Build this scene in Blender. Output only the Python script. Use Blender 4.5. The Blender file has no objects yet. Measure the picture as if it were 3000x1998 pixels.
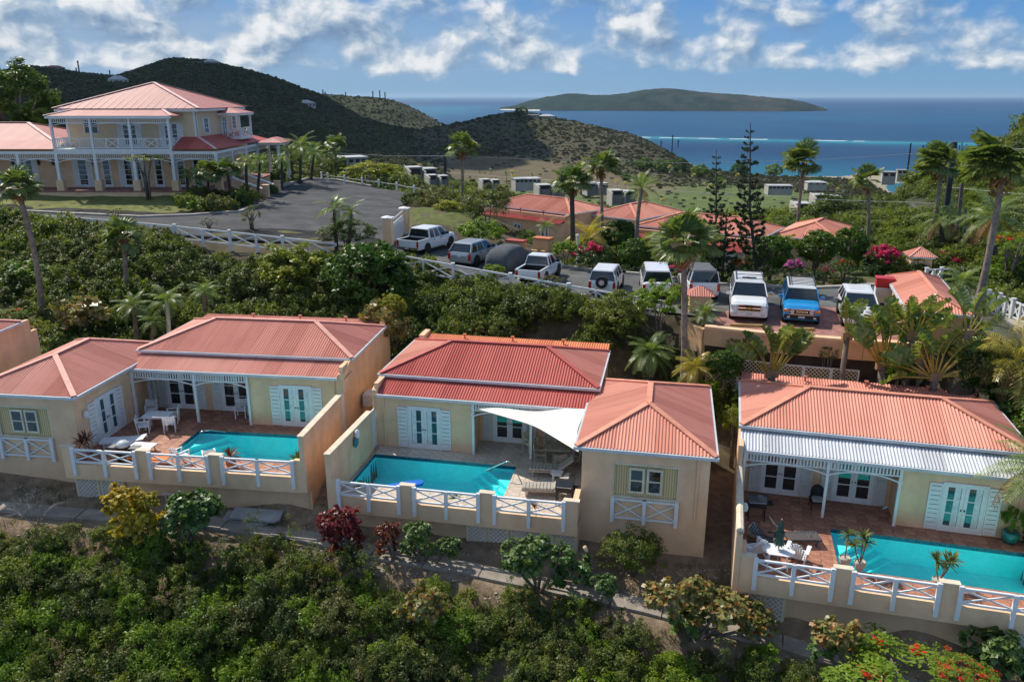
import bpy, math, random
import numpy as np
from mathutils import Vector, Matrix, noise
R = math.radians
random.seed(7); rng = np.random.default_rng(7)
sc = bpy.context.scene
COL = sc.collection
# ---------------------------------------------------------------- camera
FPX, TH, CZ = 2333.3, R(17.07), 16.0
cd = bpy.data.cameras.new("camera"); cam = bpy.data.objects.new("camera", cd); COL.objects.link(cam)
cd.sensor_width = 36; cd.lens = 28.0; cd.clip_start = 0.1; cd.clip_end = 60000
cam.location = (0, 0, CZ); cam.rotation_euler = (R(90) - TH, 0, 0)
sc.camera = cam
# ---------------------------------------------------------------- sky, sun, exposure
SUN_AZ, SUN_EL = -44.0, 49.0            # azimuth measured from +Y towards +X
W = bpy.data.worlds.new("World"); sc.world = W; W.use_nodes = True
sl = bpy.data.lights.new("sun", 'SUN'); sl.energy = 4.5; sl.angle = R(0.5); sl.color = (1.0, 0.93, 0.82)
so = bpy.data.objects.new("sun", sl); COL.objects.link(so)
sd = Vector((math.sin(R(SUN_AZ)) * math.cos(R(SUN_EL)), math.cos(R(SUN_AZ)) * math.cos(R(SUN_EL)), math.sin(R(SUN_EL))))
so.rotation_euler = sd.to_track_quat('Z', 'Y').to_euler(); so.location = (0, 0, 80)
sc.view_settings.view_transform = 'Standard'; sc.view_settings.look = 'None'
sc.view_settings.gamma = 1; sc.view_settings.use_curve_mapping = False
sc.view_settings.exposure = 0.14
sc.cycles.max_bounces = 6; sc.cycles.transparent_max_bounces = 12
sc.cycles.diffuse_bounces = 3; sc.cycles.glossy_bounces = 2; sc.cycles.transmission_bounces = 3
sc.cycles.caustics_reflective = False; sc.cycles.caustics_refractive = False
class NT:
 """small node helper"""
 def __init__(s, tree): s.t = tree; s.n = tree.nodes; s.l = tree.links
 def add(s, typ, **kw):
  n = s.n.new(typ)
  for k, v in kw.items():
   if k.startswith('i_'):
    key = k[2:]; key = int(key) if key.isdigit() else key.replace('_', ' ')
    sock = n.inputs[key]
    if isinstance(v, bpy.types.NodeSocket): s.l.new(v, sock)
    else: sock.default_value = v
   else: setattr(n, k, v)
  return n
 def link(s, a, b): s.l.new(a, b)
 def ramp(s, fac, stops, interp='LINEAR'):
  r = s.n.new('ShaderNodeValToRGB'); r.color_ramp.interpolation = interp
  e = r.color_ramp.elements
  e.remove(e[-1]); e[0].position = stops[0][0]
  for p, c in stops[1:]: e.new(p)
  for el, (p, c) in zip(e, stops): el.color = (c[0], c[1], c[2], 1) if hasattr(c, '__len__') else (c, c, c, 1)
  s.l.new(fac, r.inputs[0]); return r.outputs[0]
 def math(s, op, a, b=None, c=None, clamp=False):
  n = s.n.new('ShaderNodeMath'); n.operation = op; n.use_clamp = clamp
  for i, v in enumerate((a, b, c)):
   if v is None: continue
   if isinstance(v, bpy.types.NodeSocket): s.l.new(v, n.inputs[i])
   else: n.inputs[i].default_value = v
  return n.outputs[0]
 def mix(s, fac, a, b, blend='MIX'):
  n = s.n.new('ShaderNodeMix'); n.data_type = 'RGBA'; n.blend_type = blend
  for i, v in ((0, fac), (6, a), (7, b)):
   if isinstance(v, bpy.types.NodeSocket): s.l.new(v, n.inputs[i])
   elif i == 0: n.inputs[0].default_value = v
   else: n.inputs[i].default_value = (v[0], v[1], v[2], 1)
  return n.outputs[2]
def build_world():
 t = NT(W.node_tree); t.n.clear()
 out = t.add('ShaderNodeOutputWorld'); bg = t.add('ShaderNodeBackground')
 sky = t.add('ShaderNodeTexSky', sky_type='NISHITA', sun_disc=False, sun_elevation=R(SUN_EL), sun_rotation=R(SUN_AZ % 360),
    air_density=1.0, dust_density=0.25, ozone_density=3.0, altitude=100)
 tc = t.add('ShaderNodeTexCoord').outputs['Generated']
 sep = t.add('ShaderNodeSeparateXYZ', i_0=tc)
 x, y, z = sep.outputs
 az = t.math('ARCTAN2', x, y)
 el = t.math('ARCSINE', z)
 # clear sky of a trade-wind day: deeper blue than the hazy model near the horizon
 clear = t.mix(1.0, sky.outputs[0], (0.50, 0.68, 0.98), 'MULTIPLY')
 # cumulus field: azimuth / elevation space, low band of clouds, streets above
 vec = t.add('ShaderNodeCombineXYZ', i_0=t.math('MULTIPLY', az, 9.5), i_1=t.math('MULTIPLY', el, 13.0), i_2=0.0).outputs[0]
 wn = t.add('ShaderNodeTexNoise', noise_dimensions='3D', i_Vector=vec, i_Scale=1.4, i_Detail=3.0)
 wv = t.add('ShaderNodeVectorMath', operation='MULTIPLY_ADD'); t.link(wn.outputs['Color'], wv.inputs[0]); wv.inputs[1].default_value = (0.35, 0.35, 0); t.link(vec, wv.inputs[2])
 n1 = t.add('ShaderNodeTexNoise', i_Vector=wv.outputs[0], i_Scale=1.3, i_Detail=9.0, i_Roughness=0.5).outputs[0]
 off = t.add('ShaderNodeVectorMath', operation='ADD'); t.link(wv.outputs[0], off.inputs[0]); off.inputs[1].default_value = (-0.07, 0.13, 0)
 n2 = t.add('ShaderNodeTexNoise', i_Vector=off.outputs[0], i_Scale=1.3, i_Detail=9.0, i_Roughness=0.5).outputs[0]
 # coverage: thick left of centre, loose to the right, none in the first degrees over the sea
 eld = t.math('MULTIPLY', el, 57.3); azd = t.math('MULTIPLY', az, 57.3)
 cov_el = t.ramp(t.math('DIVIDE', eld, 20.0), [(0.0, 0.0), (0.045, 0.15), (0.09, 0.85), (0.15, 1.0), (0.28, 0.88), (0.5, 0.72), (1.0, 0.7)])
 left = t.ramp(t.math('MULTIPLY_ADD', azd, 1 / 120.0, 0.5), [(0.0, 1.0), (0.45, 1.0), (0.62, 0.35), (1.0, 0.3)])
 thr = t.math('SUBTRACT', 0.765, t.math('MULTIPLY_ADD', left, 0.09, t.math('MULTIPLY', cov_el, 0.33)))
 dens = t.math('MULTIPLY', t.math('SUBTRACT', n1, thr), 6.5, clamp=True)
 dens = t.math('SMOOTHSTEP', dens, 0, 1) if False else dens
 lit = t.math('ADD', t.math('MULTIPLY_ADD', t.math('SUBTRACT', n1, n2), 4.4, 0.36), t.math('MULTIPLY', t.math('SUBTRACT', n1, thr), 0.9), clamp=True)
 ccol = t.ramp(lit, [(0.0, (0.16, 0.25, 0.40)), (0.28, (0.27, 0.37, 0.50)), (0.55, (0.46, 0.54, 0.63)), (0.85, (0.74, 0.76, 0.78)), (1.0, (0.82, 0.83, 0.84))])
 # thin veil of high haze over the left half
 veil = t.math('MULTIPLY', t.ramp(t.math('DIVIDE', eld, 20.0), [(0.0, 0.25), (0.05, 0.6), (0.2, 0.8), (0.35, 0.3), (1, 0.1)]),
                  t.ramp(t.math('MULTIPLY_ADD', azd, 1 / 120.0, 0.5), [(0.0, 0.9), (0.3, 0.85), (0.5, 0.45), (0.7, 0.12), (1.0, 0.1)]))
 hsky = t.mix(1.0, sky.outputs[0], (0.115, 0.125, 0.135), 'MULTIPLY')
 low = t.ramp(t.math('DIVIDE', eld, 20.0), [(0.0, (0.185, 0.35, 0.53)), (0.12, (0.14, 0.32, 0.57)), (0.3, (0.065, 0.24, 0.57)), (1.0, (0.09, 0.25, 0.54))])
 hsky = t.mix(t.ramp(t.math('DIVIDE', eld, 40.0), [(0.0, 1.0), (0.3, 0.9), (1.0, 0.0)]), hsky, low)
 hsky = t.mix(veil, hsky, (0.36, 0.47, 0.60))
 fin = t.mix(t.math('MULTIPLY', dens, 0.92), hsky, ccol)
 # light: keep the cloudy sky as seen everywhere
 t.link(fin, bg.inputs[0]); bg.inputs[1].default_value = 1.0   # (the sky model itself is scaled by about 0.12 above)
 t.link(bg.outputs[0], out.inputs[0])
build_world()
# ---------------------------------------------------------------- projection helpers (used to survey the site from the photograph)
CT, ST = math.cos(TH), math.sin(TH)
def ray(px, py):
 a = (px - 1500) / FPX; b = (999 - py) / FPX
 return Vector((a, CT + b * ST, -ST + b * CT))
def at(px, py, z):
 r = ray(px, py); t = (z - CZ) / r.z
 return Vector((r.x * t, r.y * t, z))
def aty(px, py, y):
 r = ray(px, py); t = y / r.y
 return Vector((r.x * t, y, CZ + r.z * t))
V_ = 3000 / 2355.0
def vat(vx, vy, z): return at(vx * V_, vy * V_, z)
# ---------------------------------------------------------------- objects
def tag(o, label=None, cat=None, group=None, kind=None):
 if label: o['label'] = label
 if cat: o['category'] = cat
 if group: o['group'] = group
 if kind: o['kind'] = kind
 return o
def empty(name, loc=(0, 0, 0), rz=0.0, label=None, cat=None, group=None):
 o = bpy.data.objects.new(name, None); COL.objects.link(o); o.location = loc; o.rotation_euler = (0, 0, rz)
 o.empty_display_size = 0.3
 return tag(o, label, cat, group)
def inst(name, mesh, parent=None, loc=(0, 0, 0), rot=(0, 0, 0), scale=(1, 1, 1)):
 o = bpy.data.objects.new(name, mesh); COL.objects.link(o); o.parent = parent
 o.location = loc; o.rotation_euler = rot; o.scale = scale
 return o
def children(o): return [c for c in bpy.data.objects if c.parent == o]
def copy_tree(o, kids=None, parent=None):
 c = o.copy(); COL.objects.link(c); c.parent = parent
 for ch in list(o.children): copy_tree(ch, None, c)
 return c
class M:
 """collects faces, builds ONE mesh"""
 def __init__(s, mir=1): s.v = []; s.f = []; s.uv = {}; s.mir = mir; s.T = None; s.mi = []; s.cm = 0
 def add(s, vs, fs, uvs=None):
  b = len(s.v)
  if s.T is not None: vs = [s.T @ Vector(p) for p in vs]
  s.v += [(p[0] * s.mir, p[1], p[2]) for p in vs]
  for i, f in enumerate(fs):
   f2 = [b + k for k in f]
   if s.mir < 0: f2.reverse()
   if uvs:
    u = list(uvs[i]);
    if s.mir < 0: u.reverse()
    s.uv[len(s.f)] = u
   s.f.append(f2); s.mi.append(s.cm)
  return s
 def box(s, x0, x1, y0, y1, z0, z1):
  if x0 > x1: x0, x1 = x1, x0
  if y0 > y1: y0, y1 = y1, y0
  v = [(x0, y0, z0), (x1, y0, z0), (x1, y1, z0), (x0, y1, z0), (x0, y0, z1), (x1, y0, z1), (x1, y1, z1), (x0, y1, z1)]
  return s.add(v, [(0, 3, 2, 1), (4, 5, 6, 7), (0, 1, 5, 4), (1, 2, 6, 5), (2, 3, 7, 6), (3, 0, 4, 7)])
 def beam(s, p, q, w, h, up=(0, 0, 1)):
  p = Vector(p); q = Vector(q); d = (q - p)
  if d.length < 1e-6: return s
  d.normalize(); up = Vector(up)
  if abs(d.dot(up)) > 0.98: up = Vector((0, 1, 0))
  a = d.cross(up).normalized() * (w / 2); b = a.cross(d).normalized() * (h / 2)
  v = [p - a - b, p + a - b, p + a + b, p - a + b, q - a - b, q + a - b, q + a + b, q - a + b]
  return s.add([tuple(k) for k in v], [(0, 3, 2, 1), (4, 5, 6, 7), (0, 1, 5, 4), (1, 2, 6, 5), (2, 3, 7, 6), (3, 0, 4, 7)][::1])
 def tube(s, pts, rads, n=8, cap=True):
  pts = [Vector(p) for p in pts]
  if not hasattr(rads, '__len__'): rads = [rads] * len(pts)
  vs = []; fs = []
  for i, p in enumerate(pts):
   d = (pts[min(i + 1, len(pts) - 1)] - pts[max(i - 1, 0)])
   if d.length < 1e-9: d = Vector((0, 0, 1))
   d.normalize()
   ref = Vector((1, 0, 0)) if abs(d.x) < 0.9 else Vector((0, 1, 0))
   a = d.cross(ref).normalized(); b = d.cross(a)
   for k in range(n):
    t = 2 * math.pi * k / n
    vs.append(tuple(p + (a * math.cos(t) + b * math.sin(t)) * rads[i]))
  for i in range(len(pts) - 1):
   for k in range(n):
    k2 = (k + 1) % n
    fs.append((i * n + k, i * n + k2, (i + 1) * n + k2, (i + 1) * n + k))
  if cap:
   fs.append(tuple(range(n))[::-1]); fs.append(tuple((len(pts) - 1) * n + k for k in range(n)))
  return s.add(vs, fs)
 def lathe(s, prof, n=12, c=(0, 0)):
  vs = []; fs = []
  for r, z in prof:
   for k in range(n):
    t = 2 * math.pi * k / n
    vs.append((c[0] + r * math.cos(t), c[1] + r * math.sin(t), z))
  for i in range(len(prof) - 1):
   for k in range(n):
    k2 = (k + 1) % n
    fs.append((i * n + k, i * n + k2, (i + 1) * n + k2, (i + 1) * n + k))
  if prof[0][0] > 1e-4: fs.append(tuple(range(n))[::-1])
  if prof[-1][0] > 1e-4: fs.append(tuple((len(prof) - 1) * n + k for k in range(n)))
  return s.add(vs, fs)
 def prism(s, poly, z0, z1):
  n = len(poly)
  z0f = z0 if callable(z0) else (lambda x, y: z0); z1f = z1 if callable(z1) else (lambda x, y: z1)
  vs = [(x, y, z0f(x, y)) for x, y in poly] + [(x, y, z1f(x, y)) for x, y in poly]
  ar = sum(poly[i][0] * poly[(i + 1) % n][1] - poly[(i + 1) % n][0] * poly[i][1] for i in range(n))
  fs = [tuple(range(n))[::-1], tuple(range(n, 2 * n))] + [(i, (i + 1) % n, n + (i + 1) % n, n + i) for i in range(n)]
  if ar < 0: fs = [f[::-1] for f in fs]
  return s.add(vs, fs)
 def quad(s, *p): return s.add(list(p), [tuple(range(len(p)))])
 def mesh(s, name, mats, smooth=False):
  me = bpy.data.meshes.new(name); me.from_pydata(s.v, [], s.f)
  mats = mats if isinstance(mats, (list, tuple)) else [mats]
  for m in mats: me.materials.append(m)
  if len(mats) > 1: me.polygons.foreach_set('material_index', s.mi)
  if s.uv:
   uvl = me.uv_layers.new(name='UVMap'); arr = np.zeros((len(me.loops), 2), np.float32)
   for fi, u in s.uv.items():
    ls = me.polygons[fi].loop_start
    for k, c in enumerate(u): arr[ls + k] = c
   uvl.data.foreach_set('uv', arr.ravel())
  if smooth: me.polygons.foreach_set('use_smooth', [True] * len(me.polygons))
  me.update(); return me
 def build(s, name, mats, parent=None, loc=(0, 0, 0), rot=(0, 0, 0), smooth=False, label=None, **kw):
  o = inst(name, s.mesh(name, mats, smooth), parent, loc, rot)
  return tag(o, label, **kw)
def npmesh(name, verts, faces, mats, smooth=False, colors=None, fattr=None):
 """faces: (n,4) or (n,3) array"""
 me = bpy.data.meshes.new(name); k = faces.shape[1]
 me.vertices.add(len(verts)); me.vertices.foreach_set('co', np.asarray(verts, np.float32).ravel())
 me.loops.add(faces.size); me.loops.foreach_set('vertex_index', faces.astype(np.int32).ravel())
 me.polygons.add(len(faces)); me.polygons.foreach_set('loop_start', np.arange(0, faces.size, k, dtype=np.int32))
 if hasattr(me.polygons[0], 'loop_total') and False: pass
 for m in (mats if isinstance(mats, (list, tuple)) else [mats]): me.materials.append(m)
 if colors is not None:
  a = me.color_attributes.new(name='zone', type='FLOAT_COLOR', domain='POINT')
  c = np.ones((len(verts), 4), np.float32); c[:, :3] = colors; a.data.foreach_set('color', c.ravel())
 if fattr is not None:
  a = me.attributes.new(name='tint', type='FLOAT', domain='FACE'); a.data.foreach_set('value', np.asarray(fattr, np.float32))
 if smooth: me.polygons.foreach_set('use_smooth', np.ones(len(faces), bool))
 me.update(calc_edges=True); me.validate(); return me
# ---------------------------------------------------------------- materials
MATS = {}
def pm(name, col, rough=0.7, var=0.12, scale=2.0, bump=0.0, bscale=None, metal=0.0, spec=0.4, rnd=0.0, col2=None, coords='Object', stain=0.0, coat=0.0):
 if name in MATS: return MATS[name]
 m = bpy.data.materials.new(name); m.use_nodes = True; t = NT(m.node_tree); t.n.clear()
 out = t.add('ShaderNodeOutputMaterial'); b = t.add('ShaderNodeBsdfPrincipled')
 b.inputs['Roughness'].default_value = rough; b.inputs['Metallic'].default_value = metal
 b.inputs['Specular IOR Level'].default_value = spec
 if coat: b.inputs['Coat Weight'].default_value = coat; b.inputs['Coat Roughness'].default_value = 0.05
 tc = t.add('ShaderNodeTexCoord').outputs[coords] if coords != 'Position' else t.add('ShaderNodeNewGeometry').outputs['Position']
 n = t.add('ShaderNodeTexNoise', i_Vector=tc, i_Scale=scale, i_Detail=6.0, i_Roughness=0.6).outputs[0]
 c2 = col2 or tuple(max(0, c * (1 - 2 * var)) for c in col)
 c1 = col if col2 else tuple(min(1, c * (1 + var)) for c in col)
 c = t.ramp(n, [(0.32, c2), (0.68, c1)])
 if stain:
  n3 = t.add('ShaderNodeTexNoise', i_Vector=t.add('ShaderNodeVectorMath', operation='MULTIPLY', i_0=tc, i_1=(2.2, 2.2, .35)).outputs[0], i_Scale=scale * 0.35, i_Detail=5.0).outputs[0]
  c = t.mix(t.math('MULTIPLY', t.ramp(n3, [(0.45, 0), (0.7, 1)]), stain), c, tuple(k * 0.45 for k in col))
 if rnd:
  r = t.add('ShaderNodeObjectInfo').outputs['Random']
  f = t.math('MULTIPLY_ADD', r, 2 * rnd, 1 - rnd)
  hs = t.add('ShaderNodeHueSaturation', i_Value=f, i_Color=c, i_Hue=t.math('MULTIPLY_ADD', r, rnd * 0.06, 0.5 - rnd * 0.03)); c = hs.outputs[0]
 t.link(c, b.inputs['Base Color'])
 if bump:
  n2 = t.add('ShaderNodeTexNoise', i_Vector=tc, i_Scale=bscale or scale * 6, i_Detail=5.0).outputs[0]
  bp = t.add('ShaderNodeBump', i_Height=n2, i_Strength=bump, i_Distance=0.02); t.link(bp.outputs[0], b.inputs['Normal'])
 t.link(b.outputs[0], out.inputs[0]); MATS[name] = m; return m
def leafmat(name, c1, c2, trans=0.35, rough=0.45, rnd=0.25, spec=0.35, nscale=0.6, dry=None, dryamt=0.0):
 if name in MATS: return MATS[name]
 m = bpy.data.materials.new(name); m.use_nodes = True; t = NT(m.node_tree); t.n.clear()
 out = t.add('ShaderNodeOutputMaterial'); b = t.add('ShaderNodeBsdfPrincipled')
 b.inputs['Roughness'].default_value = rough; b.inputs['Specular IOR Level'].default_value = spec
 pos = t.add('ShaderNodeNewGeometry').outputs['Position']
 n = t.add('ShaderNodeTexNoise', i_Vector=pos, i_Scale=nscale, i_Detail=3.0).outputs[0]
 at_ = t.add('ShaderNodeAttribute', attribute_name='tint').outputs['Fac']
 f = t.math('ADD', t.math('MULTIPLY', n, 0.6), t.math('MULTIPLY', at_, 0.5))
 c = t.ramp(f, [(0.25, c1), (0.75, c2)])
 r = t.add('ShaderNodeObjectInfo').outputs['Random']
 hs = t.add('ShaderNodeHueSaturation', i_Color=c, i_Value=t.math('MULTIPLY_ADD', r, 2 * rnd, 1 - rnd),
               i_Hue=t.math('MULTIPLY_ADD', r, -0.03, 0.515)); c = hs.outputs[0]
 if dry:
  n4 = t.add('ShaderNodeTexNoise', i_Vector=pos, i_Scale=nscale * 2.2, i_Detail=4.0).outputs[0]
  c = t.mix(t.math('MULTIPLY', t.ramp(n4, [(0.5, 0), (0.62, 1)]), dryamt), c, dry)
 t.link(c, b.inputs['Base Color'])
 tr = t.add('ShaderNodeBsdfTranslucent'); tc_ = t.mix(1.0, c, (1.25, 1.35, 0.5), 'MULTIPLY'); t.link(tc_, tr.inputs[0])
 mx = t.add('ShaderNodeMixShader', i_Fac=trans); t.link(b.outputs[0], mx.inputs[1]); t.link(tr.outputs[0], mx.inputs[2])
 t.link(mx.outputs[0], out.inputs[0]); MATS[name] = m; return m
def roofmat(name, col, light=None, rust=0.25, seam=0.76):
 """painted corrugated sheet: every sheet slightly different, sun-bleached edges, rust spots"""
 if name in MATS: return MATS[name]
 m = bpy.data.materials.new(name); m.use_nodes = True; t = NT(m.node_tree); t.n.clear()
 out = t.add('ShaderNodeOutputMaterial'); b = t.add('ShaderNodeBsdfPrincipled')
 b.inputs['Roughness'].default_value = 0.62; b.inputs['Specular IOR Level'].default_value = 0.35
 uv = t.add('ShaderNodeUVMap').outputs[0]; sp = t.add('ShaderNodeSeparateXYZ', i_0=uv)
 s = t.math('DIVIDE', sp.outputs[0], seam); fl = t.math('FLOOR', s)
 wn = t.add('ShaderNodeTexWhiteNoise', noise_dimensions='1D', i_W=fl).outputs[0]
 pos = t.add('ShaderNodeTexCoord').outputs['Object']
 n = t.add('ShaderNodeTexNoise', i_Vector=pos, i_Scale=0.8, i_Detail=6.0, i_Roughness=0.65).outputs[0]
 light = light or tuple(min(1, k * 1.25) for k in col)
 c = t.mix(t.math('MULTIPLY_ADD', wn, 0.55, t.math('MULTIPLY', n, 0.6)), tuple(k * 0.86 for k in col), light)
 streak = t.add('ShaderNodeTexNoise', i_Scale=1.0, i_Detail=4.0, i_Vector=t.add('ShaderNodeVectorMath', operation='MULTIPLY', i_0=uv, i_1=(6.0, 0.35, 1)).outputs[0]).outputs[0]
 c = t.mix(t.math('MULTIPLY', t.ramp(streak, [(0.5, 0), (0.75, 1)]), 0.36), c, tuple(k * 0.6 for k in col))
 rn = t.add('ShaderNodeTexNoise', i_Vector=pos, i_Scale=2.3, i_Detail=5.0, i_Roughness=0.7).outputs[0]
 c = t.mix(t.math('MULTIPLY', t.ramp(rn, [(0.64, 0), (0.72, 1)]), rust), c, (0.42, 0.13, 0.035))
 fr = t.math('FRACT', s); ed = t.math('LESS_THAN', fr, 0.035)
 c = t.mix(t.math('MULTIPLY', ed, 0.35), c, tuple(k * 0.45 for k in col))
 t.link(c, b.inputs['Base Color']); t.link(b.outputs[0], out.inputs[0]); MATS[name] = m; return m
cream = pm('cream_stucco', (0.86, 0.58, 0.36), 0.85, 0.07, 1.2, 0.35, 45, stain=0.15, spec=0.2)
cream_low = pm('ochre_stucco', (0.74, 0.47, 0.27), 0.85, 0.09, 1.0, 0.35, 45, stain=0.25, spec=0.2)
white = pm('white_paint', (0.80, 0.80, 0.79), 0.45, 0.04, 3.0, 0.0)
white_dull = pm('weathered_white_paint', (0.72, 0.72, 0.70), 0.6, 0.06, 5.0)
beige = pm('beige_lattice_paint', (0.74, 0.64, 0.46), 0.7, 0.06, 3.0)
fascia = pm('grey_gutter', (0.60, 0.62, 0.64), 0.5, 0.08, 2.0)
roof_pink = roofmat('pink_corrugated', (0.62, 0.22, 0.155), (0.74, 0.32, 0.24))
roof_salmon = roofmat('salmon_corrugated', (0.66, 0.24, 0.16), (0.77, 0.34, 0.24), 0.3)
roof_red = roofmat('red_corrugated', (0.46, 0.075, 0.062), (0.56, 0.13, 0.10), 0.12)
roof_orange = roofmat('orange_corrugated', (0.72, 0.20, 0.07), (0.80, 0.30, 0.14), 0.5)
roof_house = roofmat('dusty_pink_corrugated', (0.43, 0.155, 0.13), (0.51, 0.21, 0.18), 0.1)
roof_zinc = roofmat('galvanised_corrugated', (0.42, 0.44, 0.47), (0.66, 0.68, 0.71), 0.5)
cap_pink = pm('pink_ridge_cap', (0.74, 0.36, 0.28), 0.6, 0.1, 2.0)
cap_salmon = pm('salmon_ridge_cap', (0.74, 0.31, 0.20), 0.6, 0.1, 2.0)
cap_red = pm('red_ridge_cap', (0.52, 0.11, 0.09), 0.6, 0.1, 2.0)
cap_pale = pm('pale_ridge_cap', (0.78, 0.52, 0.46), 0.6, 0.1, 2.0)
path_c = pm('path_concrete', (.36, .315, .26), .92, .16, 1.4, .3, 22, coords='Position', stain=.4, spec=.15)
asphalt = pm('asphalt', (0.085, 0.085, 0.088), 0.9, 0.22, 0.5, 0.3, 60, coords='Position', stain=0.5, spec=0.25)
asphalt_old = pm('old_asphalt', (0.125, 0.128, 0.125), 0.9, 0.2, 0.6, 0.3, 60, coords='Position', stain=0.5, spec=0.25)
concrete = pm('concrete', (0.42, 0.39, 0.35), 0.9, 0.14, 1.6, 0.2, 30, coords='Position', stain=0.3, spec=0.2)
paver = pm('brick_paving', (0.36, 0.17, 0.14), 0.85, 0.2, 3.0, 0.3, 20, coords='Position', stain=0.2)
tcotta = pm('terracotta_tile', (0.42, 0.19, 0.12), 0.65, 0.2, 4.0, 0.0, rnd=0.22)
travert = pm('travertine_flag', (0.62, 0.52, 0.42), 0.75, 0.14, 4.0, 0.1, rnd=0.12)
grout = pm('mortar', (0.30, 0.22, 0.17), 0.9, 0.1, 4.0)
grout_pale = pm('pale_mortar', (0.46, 0.38, 0.30), 0.9, 0.1, 4.0)
steel = pm('steel_tube', (0.75, 0.75, 0.76), 0.18, 0.02, 3, metal=1.0)
dark_metal = pm('black_metal', (0.03, 0.03, 0.032), 0.45, 0.1, 3)
wood_dark = pm('creosoted_pole', (0.045, 0.05, 0.06), 0.8, 0.3, 2.5)
wood_pole = pm('weathered_pole', (0.16, 0.14, 0.12), 0.85, 0.25, 2.5)
bark = pm('grey_bark', (0.20, 0.16, 0.13), 0.9, 0.3, 5.0, 0.4, 14)
bark_palm = pm('palm_bark', (0.27, 0.22, 0.18), 0.9, 0.25, 4.0, 0.4, 14)
bark_dark = pm('dark_bark', (0.09, 0.075, 0.065), 0.9, 0.3, 5.0, 0.4, 14)
bark_red = pm('fibrous_red_bark', (0.22, 0.09, 0.05), 0.9, 0.3, 8.0, 0.4, 20)
def glassmat(name, tint, rough=0.04):
 m = pm(name, tint, rough, 0.05, 2, spec=1.0); return m
pane_dark = glassmat('window_glass', (0.018, 0.022, 0.026))
pane_teal = glassmat('window_glass_teal', (0.03, 0.10, 0.11))
# ================================================================ LAND
def zr_v(x, y):
 x = np.asarray(x, float); y = np.asarray(y, float)
 z = np.interp(x, [-70, -45, -25, -9, 3, 26, 36], [6.7, 6.6, 6.2, 5.1, 4.2, 4.2, 3.4])
 return z + np.clip(y - 60, 0, 30) * 0.012 * (x < 3) - np.clip(46 - y, 0, 12) * 0.06 * (x > 24)
def zr(x, y): return float(zr_v(x, y))
def atf(px, py, zf=zr, it=8):
 z = 4.0
 for _ in range(it):
  p = at(px, py, z); z = 0.5 * z + 0.5 * zf(p.x, p.y)
 return at(px, py, z)
road_px = [(1199, 684), (1275, 705), (1327, 714), (1406, 735), (1514, 754), (1607, 773), (1738, 794), (1883, 805), (2000, 820), (2105, 834), (2236, 840), (2367, 846),
           (2507, 840), (2610, 833), (2710, 822), (2800, 835), (2860, 870), (2905, 912), (2977, 948), (3080, 1000), (3300, 1108), (3150, 1115), (2900, 995), (2760, 980),
           (2640, 1006), (2526, 1000), (2266, 982), (2085, 958), (2040, 925), (1883, 905), (1666, 868), (1500, 836), (1355, 800), (1200, 752), (1110, 705)]
ROAD = [tuple(atf(*p))[:2] for p in road_px]
drive_px = [(-400, 640), (0, 650), (300, 667), (520, 689), (645, 675), (794, 669), (925, 677), (1110, 700), (1120, 730), (1210, 700), (1199, 684), (1175, 605), (1227, 577), (1264, 576),
   (1087, 549), (984, 530), (900, 527), (847, 541), (815, 551), (765, 598), (700, 622), (560, 632), (411, 637), (200, 627), (0, 617), (-400, 600)]
DRIVE = [tuple(atf(*p))[:2] for p in drive_px]
PATHC = [(-250, 1150, -0.9), (0, 1166, -1.0), (150, 1179, -1.1), (480, 1201, -1.2), (700, 1233, -1.4), (860, 1269, -1.5), (1060, 1303, -1.6), (1250, 1343, -1.8),
         (1480, 1392, -2.0), (1800, 1477, -2.5), (2000, 1545, -2.9), (2354, 1660, -3.4), (2600, 1760, -3.8)]
PATH = [vat(a, b, c) for a, b, c in PATHC]
LAWN = [tuple(at(a, b, 6.9))[:2] for a, b in [(-300, 605), (0, 613), (411, 633), (700, 617), (765, 596), (790, 580), (700, 572), (300, 568), (0, 566), (-300, 566)]]
GREEN_MOUND = [tuple(at(a, b, 5.6))[:2] for a, b in [(1215, 612), (1300, 590), (1400, 600), (1420, 650), (1330, 700), (1240, 680)]]
def inpoly(x, y, poly):
 x = np.asarray(x, float); y = np.asarray(y, float); r = np.zeros(x.shape, bool); n = len(poly)
 for i in range(n):
  x1, y1 = poly[i]; x2, y2 = poly[(i + 1) % n]
  if y1 == y2: continue
  c = ((y1 > y) != (y2 > y)) & (x < (x2 - x1) * (y - y1) / (y2 - y1) + x1); r ^= c
 return r
def dpoly(x, y, poly, closed=True):
 d = np.full(np.shape(x), 1e9); n = len(poly)
 for i in range(n if closed else n - 1):
  x1, y1 = poly[i][:2]; x2, y2 = poly[(i + 1) % n][:2]
  L = (x2 - x1) ** 2 + (y2 - y1) ** 2 + 1e-9
  t = np.clip(((x - x1) * (x2 - x1) + (y - y1) * (y2 - y1)) / L, 0, 1)
  d = np.minimum(d, np.hypot(x - x1 - t * (x2 - x1), y - y1 - t * (y2 - y1)))
 return d
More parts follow.
